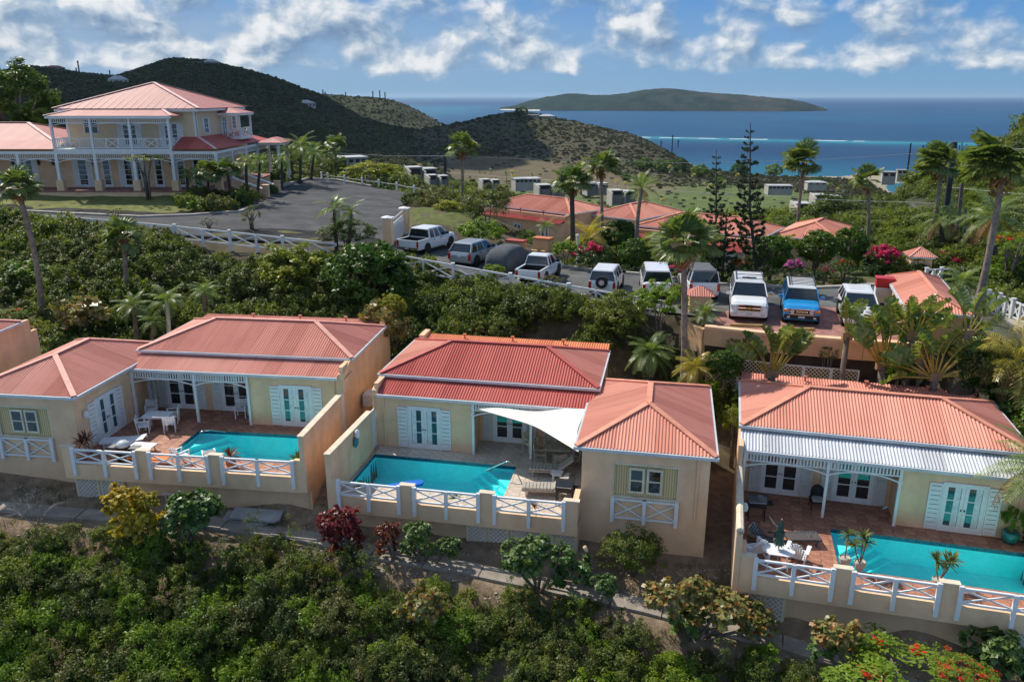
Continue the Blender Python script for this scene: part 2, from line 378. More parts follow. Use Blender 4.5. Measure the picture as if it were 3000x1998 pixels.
# villas: origin (at the outer end of the bedroom facade), angle, mirror, floor height
def vframe(ox, oy, ang):
 a = R(ang); return (ox, oy, math.cos(a), math.sin(a))
def vw(f, mir, X, Y):
 x = X * mir; return (f[0] + x * f[2] - Y * f[3], f[1] + x * f[3] + Y * f[2])
def mkorigin(ref, ang, X, Y, mir):
 """world origin such that template point (X,Y) sits on ref"""
 a = R(ang); x = X * mir
 return (ref[0] - (x * math.cos(a) - Y * math.sin(a)), ref[1] - (x * math.sin(a) + Y * math.cos(a)))
VILLAS = {}
o = mkorigin((-5.64, 34.94), -11.3, 0.85, 0.0, 1); VILLAS['mid'] = (o, -11.3, 1, 0.0)
def loc2w(O, ang, x, y): c, s_ = math.cos(R(ang)), math.sin(R(ang)); return (O[0] + x * c - y * s_, O[1] + x * s_ + y * c)
o = mkorigin(loc2w((-13.35, 37.68), -7.3, .68, -1.34), -7.3, 4.87, 0.04, -1); VILLAS['left'] = (o, -7.3, -1, 0.6)
o = mkorigin(loc2w((14.74, 27.66), -15.0, .26, 1.17), -15.0, 4.94, 0.0, -1); VILLAS['right'] = (o, -15.0, -1, -0.6)
def foot(k, rect):
 o, a, m, z = VILLAS[k]; f = vframe(o[0], o[1], a)
 x0, x1, y0, y1 = rect
 return [vw(f, m, x0, y0), vw(f, m, x1, y0), vw(f, m, x1, y1), vw(f, m, x0, y1)]
FOOTS = [(foot('mid', (0.3, 10.2, -4.6, 7.4)), 0.0), (foot('mid', (10.4, 15.0, -4.0, 3.0)), 0.0),
         (foot('left', (0.3, 10.6, -4.6, 7.4)), 0.6), (foot('left', (10.9, 15.6, -4.0, 3.0)), 0.6),
         (foot('right', (0.3, 10.5, -4.6, 7.4)), -0.6)]
CP = []
for i, p in enumerate(PATH):
 CP.append((p.x, p.y, p.z)); CP += [(p.x - .3, p.y - 2.2, p.z - 0.9), (p.x - .5, p.y - 6, p.z - 3.4), (p.x - .8, p.y - 13, p.z - 8), (p.x - 1, p.y - 21, p.z - 13)]
 CP.append((p.x + .2, p.y + 1.2, p.z + 0.1))
def vp(k, X, Y, dz):
 o, a, m, z = VILLAS[k]; f = vframe(o[0], o[1], a); q = vw(f, m, X, Y); CP.append((q[0], q[1], z + dz))
vp('left', -0.7, -5, -1.4); vp('left', -0.7, 0, -0.5); vp('left', -0.7, 7, -0.1); vp('left', 5, 9, 0.0); vp('left', 11, 9, 0.2); vp('left', 12, 5, 0.1); vp('left', 16.5, -4, -0.9); vp('left', 16.5, 3, -0.1)
vp('mid', -0.5, -5, -1.2); vp('mid', -0.5, 7, -0.2); vp('mid', 5, 9, 0.0); vp('mid', 11, 8, 0.0); vp('mid', 16.3, -4, -1.5); vp('mid', 16.3, 0, -1.0); vp('mid', 16.3, 4, -0.6); vp('mid', 12, 5.5, -0.2)
vp('right', 11.4, -5, -1.5); vp('right', 11.4, 0, -0.6); vp('right', 11.4, 7, 0.2); vp('right', 5, 9.3, 0.3); vp('right', -1, 9, 0.3); vp('right', -1, -5, -1.7); vp('right', -3, 2, -0.3)
for k in ('left', 'mid', 'right'):
 for X in (1, 5, 9): vp(k, X, -5.1, -1.45); vp(k, X, 2, -0.6)
for x, y, z in [(-22, 48, .9), (-12, 47, .9), (-4, 45, .5), (3, 43, .3), (8, 41.0, .1), (-30, 46, 1.2), (-40, 44, 1.5), (-26, 42, 1.0), (-34, 36, 0.4), (-50, 44, 1.5), (-45, 34, 0)]: CP.append((x, y, z))
for x, y, z in [(-45, 60, 5.6), (-32, 58, 5.4), (-22, 54.5, 4.6), (-14, 51.5, 4.0), (-7, 53.5, 3.8), (-3.5, 52, 3.7), (0, 48.6, 3.6), (3, 46, 3.6), (7, 43.6, 3.6), (-38, 53, 4.0), (-26, 50, 2.6), (-16, 48.5, 2.4), (-8, 49, 2.4), (-1, 46.3, 2.0), (4, 44, 2.0), (-60, 62, 5.8), (-60, 50, 3)]: CP.append((x, y, z))
for x, y, z in [(22, 36, 3.4), (26, 40, 3.8), (28, 34, 3), (23, 32, .8), (19, 34.8, .2), (31, 30, 0), (34, 42, 3.3), (38, 52, 4.2), (31, 60, 4.0), (40, 66, 5.0), (45, 45, 4.0), (50, 60, 6.5)]: CP.append((x, y, z))
for x, y, z in [(-52, 78, 7), (-45, 76, 7.0), (-36, 76, 6.9), (-28, 75, 6.8), (-24, 78, 6.5), (-40, 88, 7), (-50, 95, 7), (-30, 100, 6.5), (-70, 80, 8), (-70, 100, 8), (-20, 104, 5.4), (-12, 98, 5.0),
    (-4, 88, 4.0), (-6, 76, 5.8), (-4, 68, 5.4), (0, 64, 4.2), (-2, 78, 4.6), (4, 72, 3.0), (6, 82, 2.2), (12, 66, 2.8), (16, 58, 3.4), (22, 60, 3.2), (27, 62, 3.2), (15, 75, 2.0), (25, 75, 2.0),
    (32, 72, 2.4), (33, 90, 1.6), (20, 92, 0.6), (8, 100, -0.5), (45, 90, 3.5), (60, 80, 7), (60, 100, 6)]: CP.append((x, y, z))
for x, y, z in [(-40, 20, -7), (0, 2, -16), (30, 5, -16), (-35, 5, -15), (40, 15, -10), (45, 28, -3)]: CP.append((x, y, z))
cp = np.array(CP)
for poly, n in ((ROAD, 1), (DRIVE, 1)):
 q = np.array(poly); sel = (np.hypot(q[:, 0], q[:, 1]) < 120)
 q = q[sel]; cp = np.vstack([cp, np.column_stack([q[:, 0], q[:, 1], zr_v(q[:, 0], q[:, 1]) - 0.05])])
def tps_fit(P):
 S = 30.0; X = P[:, :2] / S; n = len(P)
 d = np.linalg.norm(X[:, None] - X[None], axis=2); K = d ** 2 * np.log(d + 1e-9) + np.eye(n) * 2e-4
 A = np.zeros((n + 3, n + 3)); A[:n, :n] = K; A[:n, n] = 1; A[:n, n + 1:] = X; A[n, :n] = 1; A[n + 1:, :n] = X.T
 w = np.linalg.solve(A, np.concatenate([P[:, 2], [0, 0, 0]]))
 def f(x, y):
  x = np.asarray(x, float); y = np.asarray(y, float); sh = x.shape; xf = x.ravel() / S; yf = y.ravel() / S; out = np.empty(xf.size)
  for s in range(0, xf.size, 20000):
   e = slice(s, s + 20000); dd = np.hypot(xf[e, None] - X[None, :, 0], yf[e, None] - X[None, :, 1])
   out[e] = (dd ** 2 * np.log(dd + 1e-9)) @ w[:n] + w[n] + w[n + 1] * xf[e] + w[n + 2] * yf[e]
  return out.reshape(sh)
 return f
tps = tps_fit(cp)
# --- far land: heights by azimuth and distance, surveyed from the photograph
SEA = -60.0
def azv(vx, vy=300):
 r = ray(vx * V_, vy * V_); return math.atan2(r.x, r.y)
def zrow(vx, vy, D):
 r = ray(vx * V_, vy * V_); return CZ + r.z / math.hypot(r.x, r.y) * D
XS = [-400, 0, 400, 800, 1000, 1200, 1400, 1600, 1800, 2000, 2200, 2354, 2800]
def ringz(D, zs): return (D, [azv(x) for x in XS], zs)
def ringr(D, pts): return (D, [azv(a, b) for a, b in pts], [zrow(a, b, D) for a, b in pts])
RINGS = [
 ringz(85, [8, 7, 6.5, 5, 3, 0.5, 1.0, 1.5, 2, 2.2, 3, 4.5, 8]),
 ringz(125, [6, 5, 4, 3, -4, -6, -7, -7, -5, -1, 2.2, 7, 12]),
 ringz(200, [2, 0, 0, -3, -8, -13, -16, -18, -15, -10, -3, 9, 22]),
 ringz(300, [-10, -10, -10, -15, -14, -24, -28, -30, -28, -25, -19, 2, 25]),
 ringz(450, [-25, -25, -25, -30, -36, -45, -48, -48, -48, -48, -46, -30, 5]),
 ringz(600, [-20, -18, -10, -33, -44, -48, -48, -48, -49, -51, -56, -50, -20]),
 ringz(750, [20, 22, 24, -20, -33, -38, -34, -50, -53, -58, -64, -66, -66]),
 ringr(900, [(-400, 165), (0, 168), (60, 158), (120, 160), (180, 175), (225, 184), (265, 186), (300, 172), (340, 156), (390, 140), (430, 139), (480, 143), (530, 153), (560, 160), (640, 184), (700, 206), (760, 236), (830, 278),
    (900, 298), (960, 300), (1040, 288), (1100, 277), (1180, 267), (1240, 268), (1290, 273), (1350, 284), (1450, 308), (1500, 328), (1545, 352), (1580, 385), (1650, 399), (2800, 420)]),
 ringr(1080, [(-400, 190), (400, 190), (700, 240), (760, 262), (900, 322), (1000, 318), (1100, 315), (1300, 320), (1400, 322), (1480, 333), (1536, 347), (1560, 372), (1600, 392), (2800, 400)]),
 ringr(1300, [(-400, 205), (600, 208), (700, 212), (740, 219), (800, 222), (880, 228), (920, 239), (960, 256), (1000, 276), (1040, 294), (1080, 372), (2800, 380)]),
 ringz(1500, [-80] * 13), ringz(2600, [-90] * 13)]
GA = np.linspace(R(-70), R(70), 1401); GR = np.array([r[0] for r in RINGS], float)
GT = np.array([np.interp(GA, r[1], r[2]) for r in RINGS])
kk = np.exp(-np.linspace(-2.2, 2.2, 13) ** 2); kk /= kk.sum()
for i in range(len(GT)):
 if RINGS[i][0] not in (900, 1300): GT[i] = np.convolve(np.pad(GT[i], 60, mode='edge'), np.ones(81) / 81, 'same')[60:-60]
 else: GT[i] = np.convolve(np.pad(GT[i], 6, mode='edge'), kk, 'same')[6:-6]
def farz(x, y):
 D = np.hypot(x, y); A = np.arctan2(x, y)
 ai = np.clip((A - GA[0]) / (GA[1] - GA[0]), 0, len(GA) - 1.001); a0 = ai.astype(int); af = ai - a0
 ri = np.clip(np.searchsorted(GR, D) - 1, 0, len(GR) - 2); rf = np.clip((D - GR[ri]) / (GR[ri + 1] - GR[ri]), 0, 1)
 # monotone-ish cubic between rings for rounded slopes
 def g(i): return GT[np.clip(i, 0, len(GR) - 1), a0] * (1 - af) + GT[np.clip(i, 0, len(GR) - 1), a0 + 1] * af
 p1, p2 = g(ri), g(ri + 1); s = rf
 p0, p3 = g(ri - 1), g(ri + 2)
 m1 = np.clip((p2 - p0) * .5, -40, 40) * 0.5; m2 = np.clip((p3 - p1) * .5, -40, 40) * 0.5
 m2 = np.where(GR[ri + 1] == 900, 0, m2); m1 = np.where(GR[ri] == 900, 0, m1)
 h = (2 * s ** 3 - 3 * s ** 2 + 1) * p1 + (s ** 3 - 2 * s ** 2 + s) * m1 + (-2 * s ** 3 + 3 * s ** 2) * p2 + (s ** 3 - s ** 2) * m2
 return h
def vnoise(x, y, seed=0):
 """value noise, numpy"""
 xi = np.floor(x).astype(np.int64); yi = np.floor(y).astype(np.int64); fx = x - xi; fy = y - yi
 fx = fx * fx * (3 - 2 * fx); fy = fy * fy * (3 - 2 * fy)
 def h(a, b):
  n = (a * 374761393 + b * 668265263 + seed * 1442695041) & 0x7fffffff; n = ((n ^ (n >> 13)) * 1274126177) & 0x7fffffff
  return ((n ^ (n >> 16)) & 0xffff) / 65535.0
 return (h(xi, yi) * (1 - fx) + h(xi + 1, yi) * fx) * (1 - fy) + (h(xi, yi + 1) * (1 - fx) + h(xi + 1, yi + 1) * fx) * fy
def fbm(x, y, s, o=4, seed=0):
 r = 0; a = 1; t = 0
 for i in range(o): r = r + a * vnoise(x / s, y / s, seed + i); t += a; a *= .5; s *= .5
 return r / t
PXY = [(p.x, p.y) for p in PATH]
BUILD_PADS = []
def ground(x, y):
 x = np.atleast_1d(np.asarray(x, float)); y = np.atleast_1d(np.asarray(y, float)); D = np.hypot(x, y)
 zn = np.where(D < 125, tps(np.where(D < 125, x, 0), np.where(D < 125, y, 30)), 0)
 zf = farz(x, y); w = np.clip((D - 78) / 34, 0, 1); w = w * w * (3 - 2 * w)
 z = zn * (1 - w) + zf * w
 rough = np.clip((D - 60) / 500, 0.02, 1) * np.clip((z - SEA - 3) / 12, 0, 1)
 z = z + (fbm(x, y, 90, 5, 3) - .5) * 13 * rough * np.clip((D - 200) / 300, 0, 1) * np.where((z < -40) & (D < 720), 0.1, 1.0) + (fbm(x, y, 3.0, 3, 9) - .5) * .35
 zd = zr_v(x, y)
 for poly, m in ((ROAD, .7), (DRIVE, 1.2)):
  box = (D < 140); d = np.full(x.shape, 1e9); ins = np.zeros(x.shape, bool)
  d[box] = dpoly(x[box], y[box], poly); ins[box] = inpoly(x[box], y[box], poly)
  f = np.where(ins, 1, np.clip(1 - d / m, 0, 1)); z = z * (1 - f) + (zd - 0.10) * f
 # the parking deck's retained edge is sheer: the ground drops in front of it
 dp = dpoly(x, y, PXY, False); f = np.clip(1.35 - dp / 1.0, 0, 1)
 pz = np.interp(x, [p[0] for p in PXY], [p.z for p in PATH]); z = z * (1 - f) + (pz - .09) * f
 for poly, z0 in FOOTS:
  ins = inpoly(x, y, poly); z = np.where(ins, np.minimum(z, z0 - 2.0), z)
 for (cx, cy, r, pz_) in BUILD_PADS:
  dd = np.hypot(x - cx, y - cy); f = np.clip(1.6 - dd / r, 0, 1) * (dd < r * 1.6); z = z * (1 - f) + pz_ * f
 return z
def gz(x, y): return float(ground(x, y)[0])
# wall line of the parking deck (world), ground in front of it is kept low
DECK = [(10.3, 40.75), (13.6, 39.3), (17.6, 38.15), (20.3, 37.6)]
ground0 = ground
def ground(x, y):
 z = ground0(x, y); x = np.atleast_1d(np.asarray(x, float)); y = np.atleast_1d(np.asarray(y, float))
 yl = np.interp(x, [p[0] for p in DECK], [p[1] for p in DECK])
 m = (x > 9.9) & (x < 20.6) & (y < yl + 0.22) & (y > yl - 3.5)
 return np.where(m, np.minimum(z, 0.05), z)
def build_terrain():
 na = 660; A = np.linspace(R(-52), R(52), na)
 Ds = [4.0]
 while Ds[-1] < 2300:
  d = Ds[-1]; st = max(0.16, d * (0.0085 if d < 110 else 0.012)); Ds.append(d + st)
 Ds = np.array(Ds); nd = len(Ds)
 a, d = np.meshgrid(A, Ds); x = (np.sin(a) * d).ravel(); y = (np.cos(a) * d).ravel()
 z = ground(x, y)
 # colour zones (albedo)
 dirt = np.array([.23, .17, .115]); dark = np.array([.085, .07, .045]); scrub = np.array([.050, .055, .027]); brown = np.array([.090, .080, .050]); grass = np.array([.125, .135, .045])
 D = np.hypot(x, y); n1 = fbm(x, y, 6, 4, 21)[:, None]; n2 = fbm(x, y, 120, 5, 33)[:, None]; n3 = fbm(x, y, 25, 4, 41)[:, None]
 near = dirt * (0.75 + .5 * n1)
 sidx = (y > 34)[:, None]; near = np.where(sidx, dark * (.6 + .9 * n1), near)
 hill = scrub * (0.7 + .7 * n3); br = np.clip((n2 - .40) * 4.5, 0, 1)
 lefty = np.clip((x[:, None] + 250) / 260, 0, 1) * np.clip((D[:, None] - 350) / 300, 0, 1)
 hill = hill * (1 - lefty * (.45 + .55 * br)) + brown * (0.75 + .5 * n3) * lefty * (.45 + .55 * br)
 w = np.clip((D - 85) / 30, 0, 1)[:, None]; col = near * (1 - w) + hill * w
 def put(mask, c, f=1.0):
  nonlocal col
  m = np.clip(mask, 0, 1)[:, None] * f; col = col * (1 - m) + np.asarray(c) * m
 # lawn, mound, verge of the drive
 put(inpoly(x, y, LAWN) * 1.0, grass * 1.25 * (1.0), .9); col = np.where((inpoly(x, y, LAWN))[:, None], col * (.8 + .45 * n1), col)
 dm = dpoly(x, y, GREEN_MOUND); put(np.where(inpoly(x, y, GREEN_MOUND), 1, np.clip(1 - dm / 2, 0, 1)) * (fbm(x, y, 2.5, 3, 5) > .42), [.10, .12, .035], .8)
 isl = [tuple(atf(*p))[:2] for p in [(600, 690), (645, 677), (794, 671), (925, 679), (940, 700), (800, 705), (640, 700)]]
 put(inpoly(x, y, isl) * 1.0, [.13, .125, .05], .8)
 gard = (y > 50) & (y < 66) & (x > 6) & (x < 34); put(gard * (fbm(x, y, 3, 3, 8) > .35), [.07, .10, .03], .8)
 # golf meadow, tan field
 golf = [tuple(vat(a_, b_, -48))[:2] for a_, b_ in [(1330, 480), (1400, 452), (1530, 428), (1700, 425), (1900, 440), (2000, 470), (1980, 520), (1700, 520), (1330, 510)]]
 dg = dpoly(x, y, golf); put(np.where(inpoly(x, y, golf), 1, np.clip(1 - dg / 25, 0, 1)) * (.65 + .5 * (n3[:, 0] > .35)), [.115, .155, .05], .85)
 golf2 = [tuple(vat(a_, b_, -47))[:2] for a_, b_ in [(1050, 425), (1180, 418), (1330, 425), (1480, 440), (1330, 470), (1150, 450)]]
 put(np.where(inpoly(x, y, golf2), 1, np.clip(1 - dpoly(x, y, golf2) / 20, 0, 1)), [.12, .15, .055], .8)
 tan = [tuple(vat(a_, b_, -46))[:2] for a_, b_ in [(1020, 390), (1100, 382), (1280, 392), (1450, 410), (1520, 426), (1400, 440), (1200, 420), (1040, 410)]]
 put(np.where(inpoly(x, y, tan), 1, np.clip(1 - dpoly(x, y, tan) / 30, 0, 1)), [.155, .125, .075], .85)
 put((z < SEA + .7) * (D > 500), [.40, .34, .25], .8)
 idx = np.arange(na * nd).reshape(nd, na)
 F = np.stack([idx[:-1, :-1], idx[1:, :-1], idx[1:, 1:], idx[:-1, 1:]], -1).reshape(-1, 4)[:, ::-1]
 m = bpy.data.materials.new('hillside_ground'); m.use_nodes = True; t = NT(m.node_tree); t.n.clear()
 out = t.add('ShaderNodeOutputMaterial'); b = t.add('ShaderNodeBsdfPrincipled'); b.inputs['Roughness'].default_value = .95; b.inputs['Specular IOR Level'].default_value = .1
 c = t.add('ShaderNodeAttribute', attribute_name='zone').outputs['Color']; pos = t.add('ShaderNodeNewGeometry').outputs['Position']
 n = t.add('ShaderNodeTexNoise', i_Vector=pos, i_Scale=1.7, i_Detail=8.0, i_Roughness=.7).outputs[0]
 c = t.mix(1.0, c, t.ramp(n, [(.3, .62), (.5, 1.0), (.7, 1.45)]), 'MULTIPLY')
 nb = t.add('ShaderNodeTexNoise', i_Vector=pos, i_Scale=.09, i_Detail=7.0, i_Roughness=.65).outputs[0]
 c = t.mix(1.0, c, t.ramp(nb, [(.3, .8), (.7, 1.25)]), 'MULTIPLY')
 t.link(c, b.inputs['Base Color'])
 bn = t.add('ShaderNodeTexNoise', i_Vector=pos, i_Scale=9.0, i_Detail=6.0).outputs[0]
 t.link(t.add('ShaderNodeBump', i_Height=bn, i_Strength=.6, i_Distance=.06).outputs[0], b.inputs['Normal']); t.link(b.outputs[0], out.inputs[0])
 me = npmesh('ground', np.column_stack([x, y, z]), F, m, True, col)
 tag(inst('ground', me), 'hillside running down from the villas and up to the far scrub covered hills', kind='structure')
build_terrain()
# --- sea, sea bed colours by depth, reef with surf
def build_sea():
 m = bpy.data.materials.new('sea_water'); m.use_nodes = True; t = NT(m.node_tree); t.n.clear()
 out = t.add('ShaderNodeOutputMaterial'); b = t.add('ShaderNodeBsdfPrincipled')
 b.inputs['Roughness'].default_value = .38; b.inputs['Specular IOR Level'].default_value = .10
 pos = t.add('ShaderNodeNewGeometry').outputs['Position']; sp = t.add('ShaderNodeSeparateXYZ', i_0=pos); X, Y, _ = sp.outputs
 wob = t.add('ShaderNodeTexNoise', i_Vector=pos, i_Scale=.004, i_Detail=5.0).outputs[0]
 # reef axis: a gentle diagonal, water depth measured from it
 ax = t.math('ADD', t.math('MULTIPLY_ADD', X, 0.42, Y), t.math('MULTIPLY', t.math('SUBTRACT', wob, .5), 90))
 stops = [(700, (.014, .13, .17)), (900, (.014, .14, .20)), (1080, (.008, .085, .17)), (1300, (.004, .042, .11)), (1500, (.004, .046, .12)), (1640, (.009, .12, .18)), (1678, (.025, .28, .35)),
             (1708, (.015, .13, .19)), (1735, (.02, .085, .13)), (1790, (.005, .06, .145)), (2300, (.004, .056, .135)), (3600, (.005, .068, .155)), (5600, (.004, .056, .145)), (9000, (.003, .042, .125)), (20000, (.004, .05, .14))]
 f = t.math('DIVIDE', t.math('LOGARITHM', t.math('MAXIMUM', ax, 100), math.e), 10.0)
 c = t.ramp(f, [(math.log(s) / 10, col) for s, col in stops])
 pat = t.add('ShaderNodeTexNoise', i_Vector=t.add('ShaderNodeVectorMath', operation='MULTIPLY', i_0=pos, i_1=(.003, .0012, 1)).outputs[0], i_Scale=1.0, i_Detail=6.0, i_Roughness=.6).outputs[0]
 c = t.mix(1.0, c, t.ramp(pat, [(.3, (.75, .8, .85)), (.5, (1, 1, 1)), (.72, (1.25, 1.3, 1.15))]), 'MULTIPLY')
 # pale sand flat off the left of the island
 lt = t.math('MULTIPLY', t.ramp(t.math('MULTIPLY_ADD', X, 1 / 4000.0, .5), [(.0, 1), (.42, 1), (.5, 0)]), t.ramp(t.math('DIVIDE', Y, 10000.0), [(.25, 0), (.4, .5), (.55, .6), (.8, 0)]))
 c = t.mix(lt, c, (.03, .19, .28))
 wave = t.add('ShaderNodeTexNoise', i_Vector=t.add('ShaderNodeVectorMath', operation='MULTIPLY', i_0=pos, i_1=(.06, .16, 1)).outputs[0], i_Scale=1.0, i_Detail=8.0, i_Roughness=.7).outputs[0]
 c = t.mix(1.0, c, t.ramp(wave, [(.3, (.8, .84, .88)), (.7, (1.18, 1.15, 1.1))]), 'MULTIPLY')
 # surf: short broken white lines on the reef crest, scattered whitecaps
 ax2 = t.math('ADD', t.math('MULTIPLY_ADD', X, 0.42, Y), t.math('MULTIPLY', t.math('SUBTRACT', t.add('ShaderNodeTexNoise', i_Vector=pos, i_Scale=.010, i_Detail=3.0).outputs[0], .5), 60))
 band = t.math('COMPARE', ax2, 1705.0, 7.0); br = t.add('ShaderNodeTexNoise', i_Vector=pos, i_Scale=.0095, i_Detail=4.0, i_Roughness=.65).outputs[0]
 foam = t.math('MULTIPLY', band, t.math('GREATER_THAN', br, .53))
 caps = t.add('ShaderNodeTexNoise', i_Vector=t.add('ShaderNodeVectorMath', operation='MULTIPLY', i_0=pos, i_1=(.05, .09, 1)).outputs[0], i_Scale=1.0, i_Detail=3.0).outputs[0]
 foam = t.math('MAXIMUM', foam, t.math('MULTIPLY', t.math('GREATER_THAN', caps, .76), .35))
 c = t.mix(foam, c, (.80, .82, .84)); t.link(c, b.inputs['Base Color'])
 b.inputs['Normal'].default_value = (0, 0, 0)
 bp = t.add('ShaderNodeBump', i_Height=wave, i_Strength=.9, i_Distance=2.5); t.link(bp.outputs[0], b.inputs['Normal']); t.link(b.outputs[0], out.inputs[0])
 q = M(); q.quad((-40000, 300, SEA), (40000, 300, SEA), (40000, 50000, SEA), (-40000, 50000, SEA))
 q.build('sea', m, kind='structure', label='open sea with a turquoise band inside the reef')
build_sea()
# --- island on the horizon
def build_island():
 top = [(1160, 247), (1185, 243), (1215, 234), (1250, 226), (1300, 218), (1350, 217), (1395, 219), (1440, 215), (1480, 206), (1520, 203), (1555, 204), (1600, 210), (1640, 214), (1700, 217), (1760, 222), (1810, 229), (1860, 239), (1903, 251)]
 D0 = 4550.0; nu, nv = 260, 60; vx = np.linspace(1150, 1905, nu)
 ty = np.interp(vx, [p[0] for p in top], [p[1] for p in top]); V = [];
 for i in range(nu):
  zt = zrow(vx[i], ty[i], D0 + 330); a = azv(vx[i], 230); hw = 60 + 330 * min(1, max(0, (zt - SEA)) / 60)
  for j in range(nv):
   s = j / (nv - 1) * 2 - 1; d = D0 + 330 + s * hw
   h = (zt - SEA) * (1 - abs(s) ** 1.9); V.append((math.sin(a) * d, math.cos(a) * d, SEA - 3 + h * (d / (D0 + 330)) + (3 if h > 2 else 0)))
 V = np.array(V); nz = fbm(V[:, 0], V[:, 1], 160, 5, 2) - .5; hh = np.clip((V[:, 2] - SEA) / 40, 0, 1); V[:, 2] += nz * 22 * hh + (fbm(V[:, 0], V[:, 1], 14, 2, 4) - .5) * 5 * hh
 idx = np.arange(nu * nv).reshape(nu, nv); F = np.stack([idx[:-1, :-1], idx[1:, :-1], idx[1:, 1:], idx[:-1, 1:]], -1).reshape(-1, 4)
 n1 = fbm(V[:, 0], V[:, 1], 60, 4, 12)[:, None]
 col = np.array([.030, .045, .034]) * (.6 + .8 * n1); right = np.clip((V[:, 0] - 550) / 500, 0, 1)[:, None] * np.clip((n1 - .35) * 3, 0, 1)
 col = col * (1 - right * .7) + np.array([.075, .062, .05]) * right * .7
 sand = ((V[:, 2] < SEA + 4.5) & (V[:, 0] < 150))[:, None]; col = np.where(sand, np.array([.80, .72, .58]), col)
 m = bpy.data.materials.new('island_scrub'); m.use_nodes = True; t = NT(m.node_tree); b = t.n['Principled BSDF']; b.inputs['Roughness'].default_value = 1; b.inputs['Specular IOR Level'].default_value = 0
 c = t.add('ShaderNodeAttribute', attribute_name='zone').outputs['Color']; pos = t.add('ShaderNodeNewGeometry').outputs['Position']
 n = t.add('ShaderNodeTexNoise', i_Vector=pos, i_Scale=.09, i_Detail=5.0, i_Roughness=.75).outputs[0]
 t.link(t.mix(1.0, c, t.ramp(n, [(.35, .55), (.65, 1.5)]), 'MULTIPLY'), b.inputs['Base Color'])
 tag(inst('island', npmesh('island', V, F, m, True, col)), 'low green island with a thin pale beach lying on the horizon', kind='structure')
build_island()
# --- roads, kerbs, path
def fillpoly(name, poly, zf, dz, mat, step=1.2, **kw):
 import bmesh
 bm = bmesh.new(); vs = [bm.verts.new((x, y, 0)) for x, y in poly]; bm.faces.new(vs)
 bmesh.ops.triangulate(bm, faces=bm.faces[:])
 xs = [p[0] for p in poly]; ys = [p[1] for p in poly]
 for axis, lo, hi in ((0, min(xs), max(xs)), (1, min(ys), max(ys))):
  k = math.floor(lo) + step
  while k < hi:
   co = (k, 0, 0) if axis == 0 else (0, k, 0); no = (1, 0, 0) if axis == 0 else (0, 1, 0)
   bmesh.ops.bisect_plane(bm, geom=bm.verts[:] + bm.edges[:] + bm.faces[:], plane_co=co, plane_no=no); k += step
 for v in bm.verts: v.co.z = zf(v.co.x, v.co.y) + dz
 bmesh.ops.recalc_face_normals(bm, faces=bm.faces[:])
 me = bpy.data.meshes.new(name); bm.to_mesh(me); bm.free(); me.materials.append(mat)
 if me.polygons and sum(p.normal.z for p in me.polygons) < 0: me.flip_normals()
 return tag(inst(name, me), **kw)
fillpoly('road', ROAD, zr, 0.0, asphalt_old, kind='structure', label='grey asphalt road where the cars are parked')
fillpoly('driveway', DRIVE, zr, 0.006, asphalt, kind='structure', label='dark asphalt driveway and turning court before the big house')
def ribbon(name, pts, w, h, mat, zf=None, dz=0.0, parent=None, drop=.4, **kw):
 q = M(); n = len(pts); L = []; Rr = []
 for i in range(n):
  p = Vector(pts[i][:2]); d = Vector(pts[min(i + 1, n - 1)][:2]) - Vector(pts[max(i - 1, 0)][:2]); d.normalize(); nn = Vector((-d.y, d.x))
  z = (zf(p.x, p.y) if zf else pts[i][2]) + dz
  L.append((p + nn * w / 2, z)); Rr.append((p - nn * w / 2, z))
 for i in range(n - 1):
  a, za = L[i]; b, zb = L[i + 1]; c, zc = Rr[i + 1]; d, zd = Rr[i]
  vs = [(a.x, a.y, za + h), (b.x, b.y, zb + h), (c.x, c.y, zc + h), (d.x, d.y, zd + h), (a.x, a.y, za - drop), (b.x, b.y, zb - drop), (c.x, c.y, zc - drop), (d.x, d.y, zd - drop)]
  fs = [(0, 3, 2, 1), (0, 1, 5, 4), (2, 3, 7, 6)]
  if i == 0: fs.append((3, 0, 4, 7))
  if i == n - 2: fs.append((1, 2, 6, 5))
  q.add(vs, fs)
 return q.build(name, mat, parent, **kw)
def dens(pts, step=0.8):
 out = []
 for i in range(len(pts) - 1):
  a = Vector(pts[i]); b = Vector(pts[i + 1]); n = max(1, int((b - a).length / step))
  out += [tuple(a.lerp(b, k / n)) for k in range(n)]
 return out + [tuple(pts[-1])]
ribbon('kerb', dens(ROAD[0:14]), .35, .13, concrete, zr, kind='structure', label='pale concrete kerb on the garden side of the road')
ribbon('kerb', dens(ROAD[14:21]), .9, .12, concrete, zr, kind='structure', label='broad concrete gutter along the outside of the bend')
ribbon('kerb', dens(DRIVE[19:26]), .45, .14, concrete, zr, kind='structure', label='pale kerb between the lawn and the driveway')
ribbon('kerb', dens(DRIVE[14:19]), .4, .22, concrete, zr, kind='structure', label='low concrete wall round the turning court')
path_d = dens([tuple(p) for p in PATH], .7)
k = 0
seglen = 5
for i in range(0, len(path_d) - 1, 3):
 seg = path_d[i:i + 4]
 if len(seg) > 1:
  a, b = Vector(seg[0]), Vector(seg[-1]); d = (b - a).normalized() * .02; seg = [tuple(a + d)] + seg[1:-1] + [tuple(b - d)]
  if k == 0:
   pth = ribbon('footpath', seg, .78, .03, path_c, drop=.2, kind='structure', label='narrow concrete footpath of cast slabs below the villas')
  else: ribbon('slab', seg, .82, .03 + rng.uniform(-.02, .02), path_c, drop=.2, parent=pth)
  k += 1
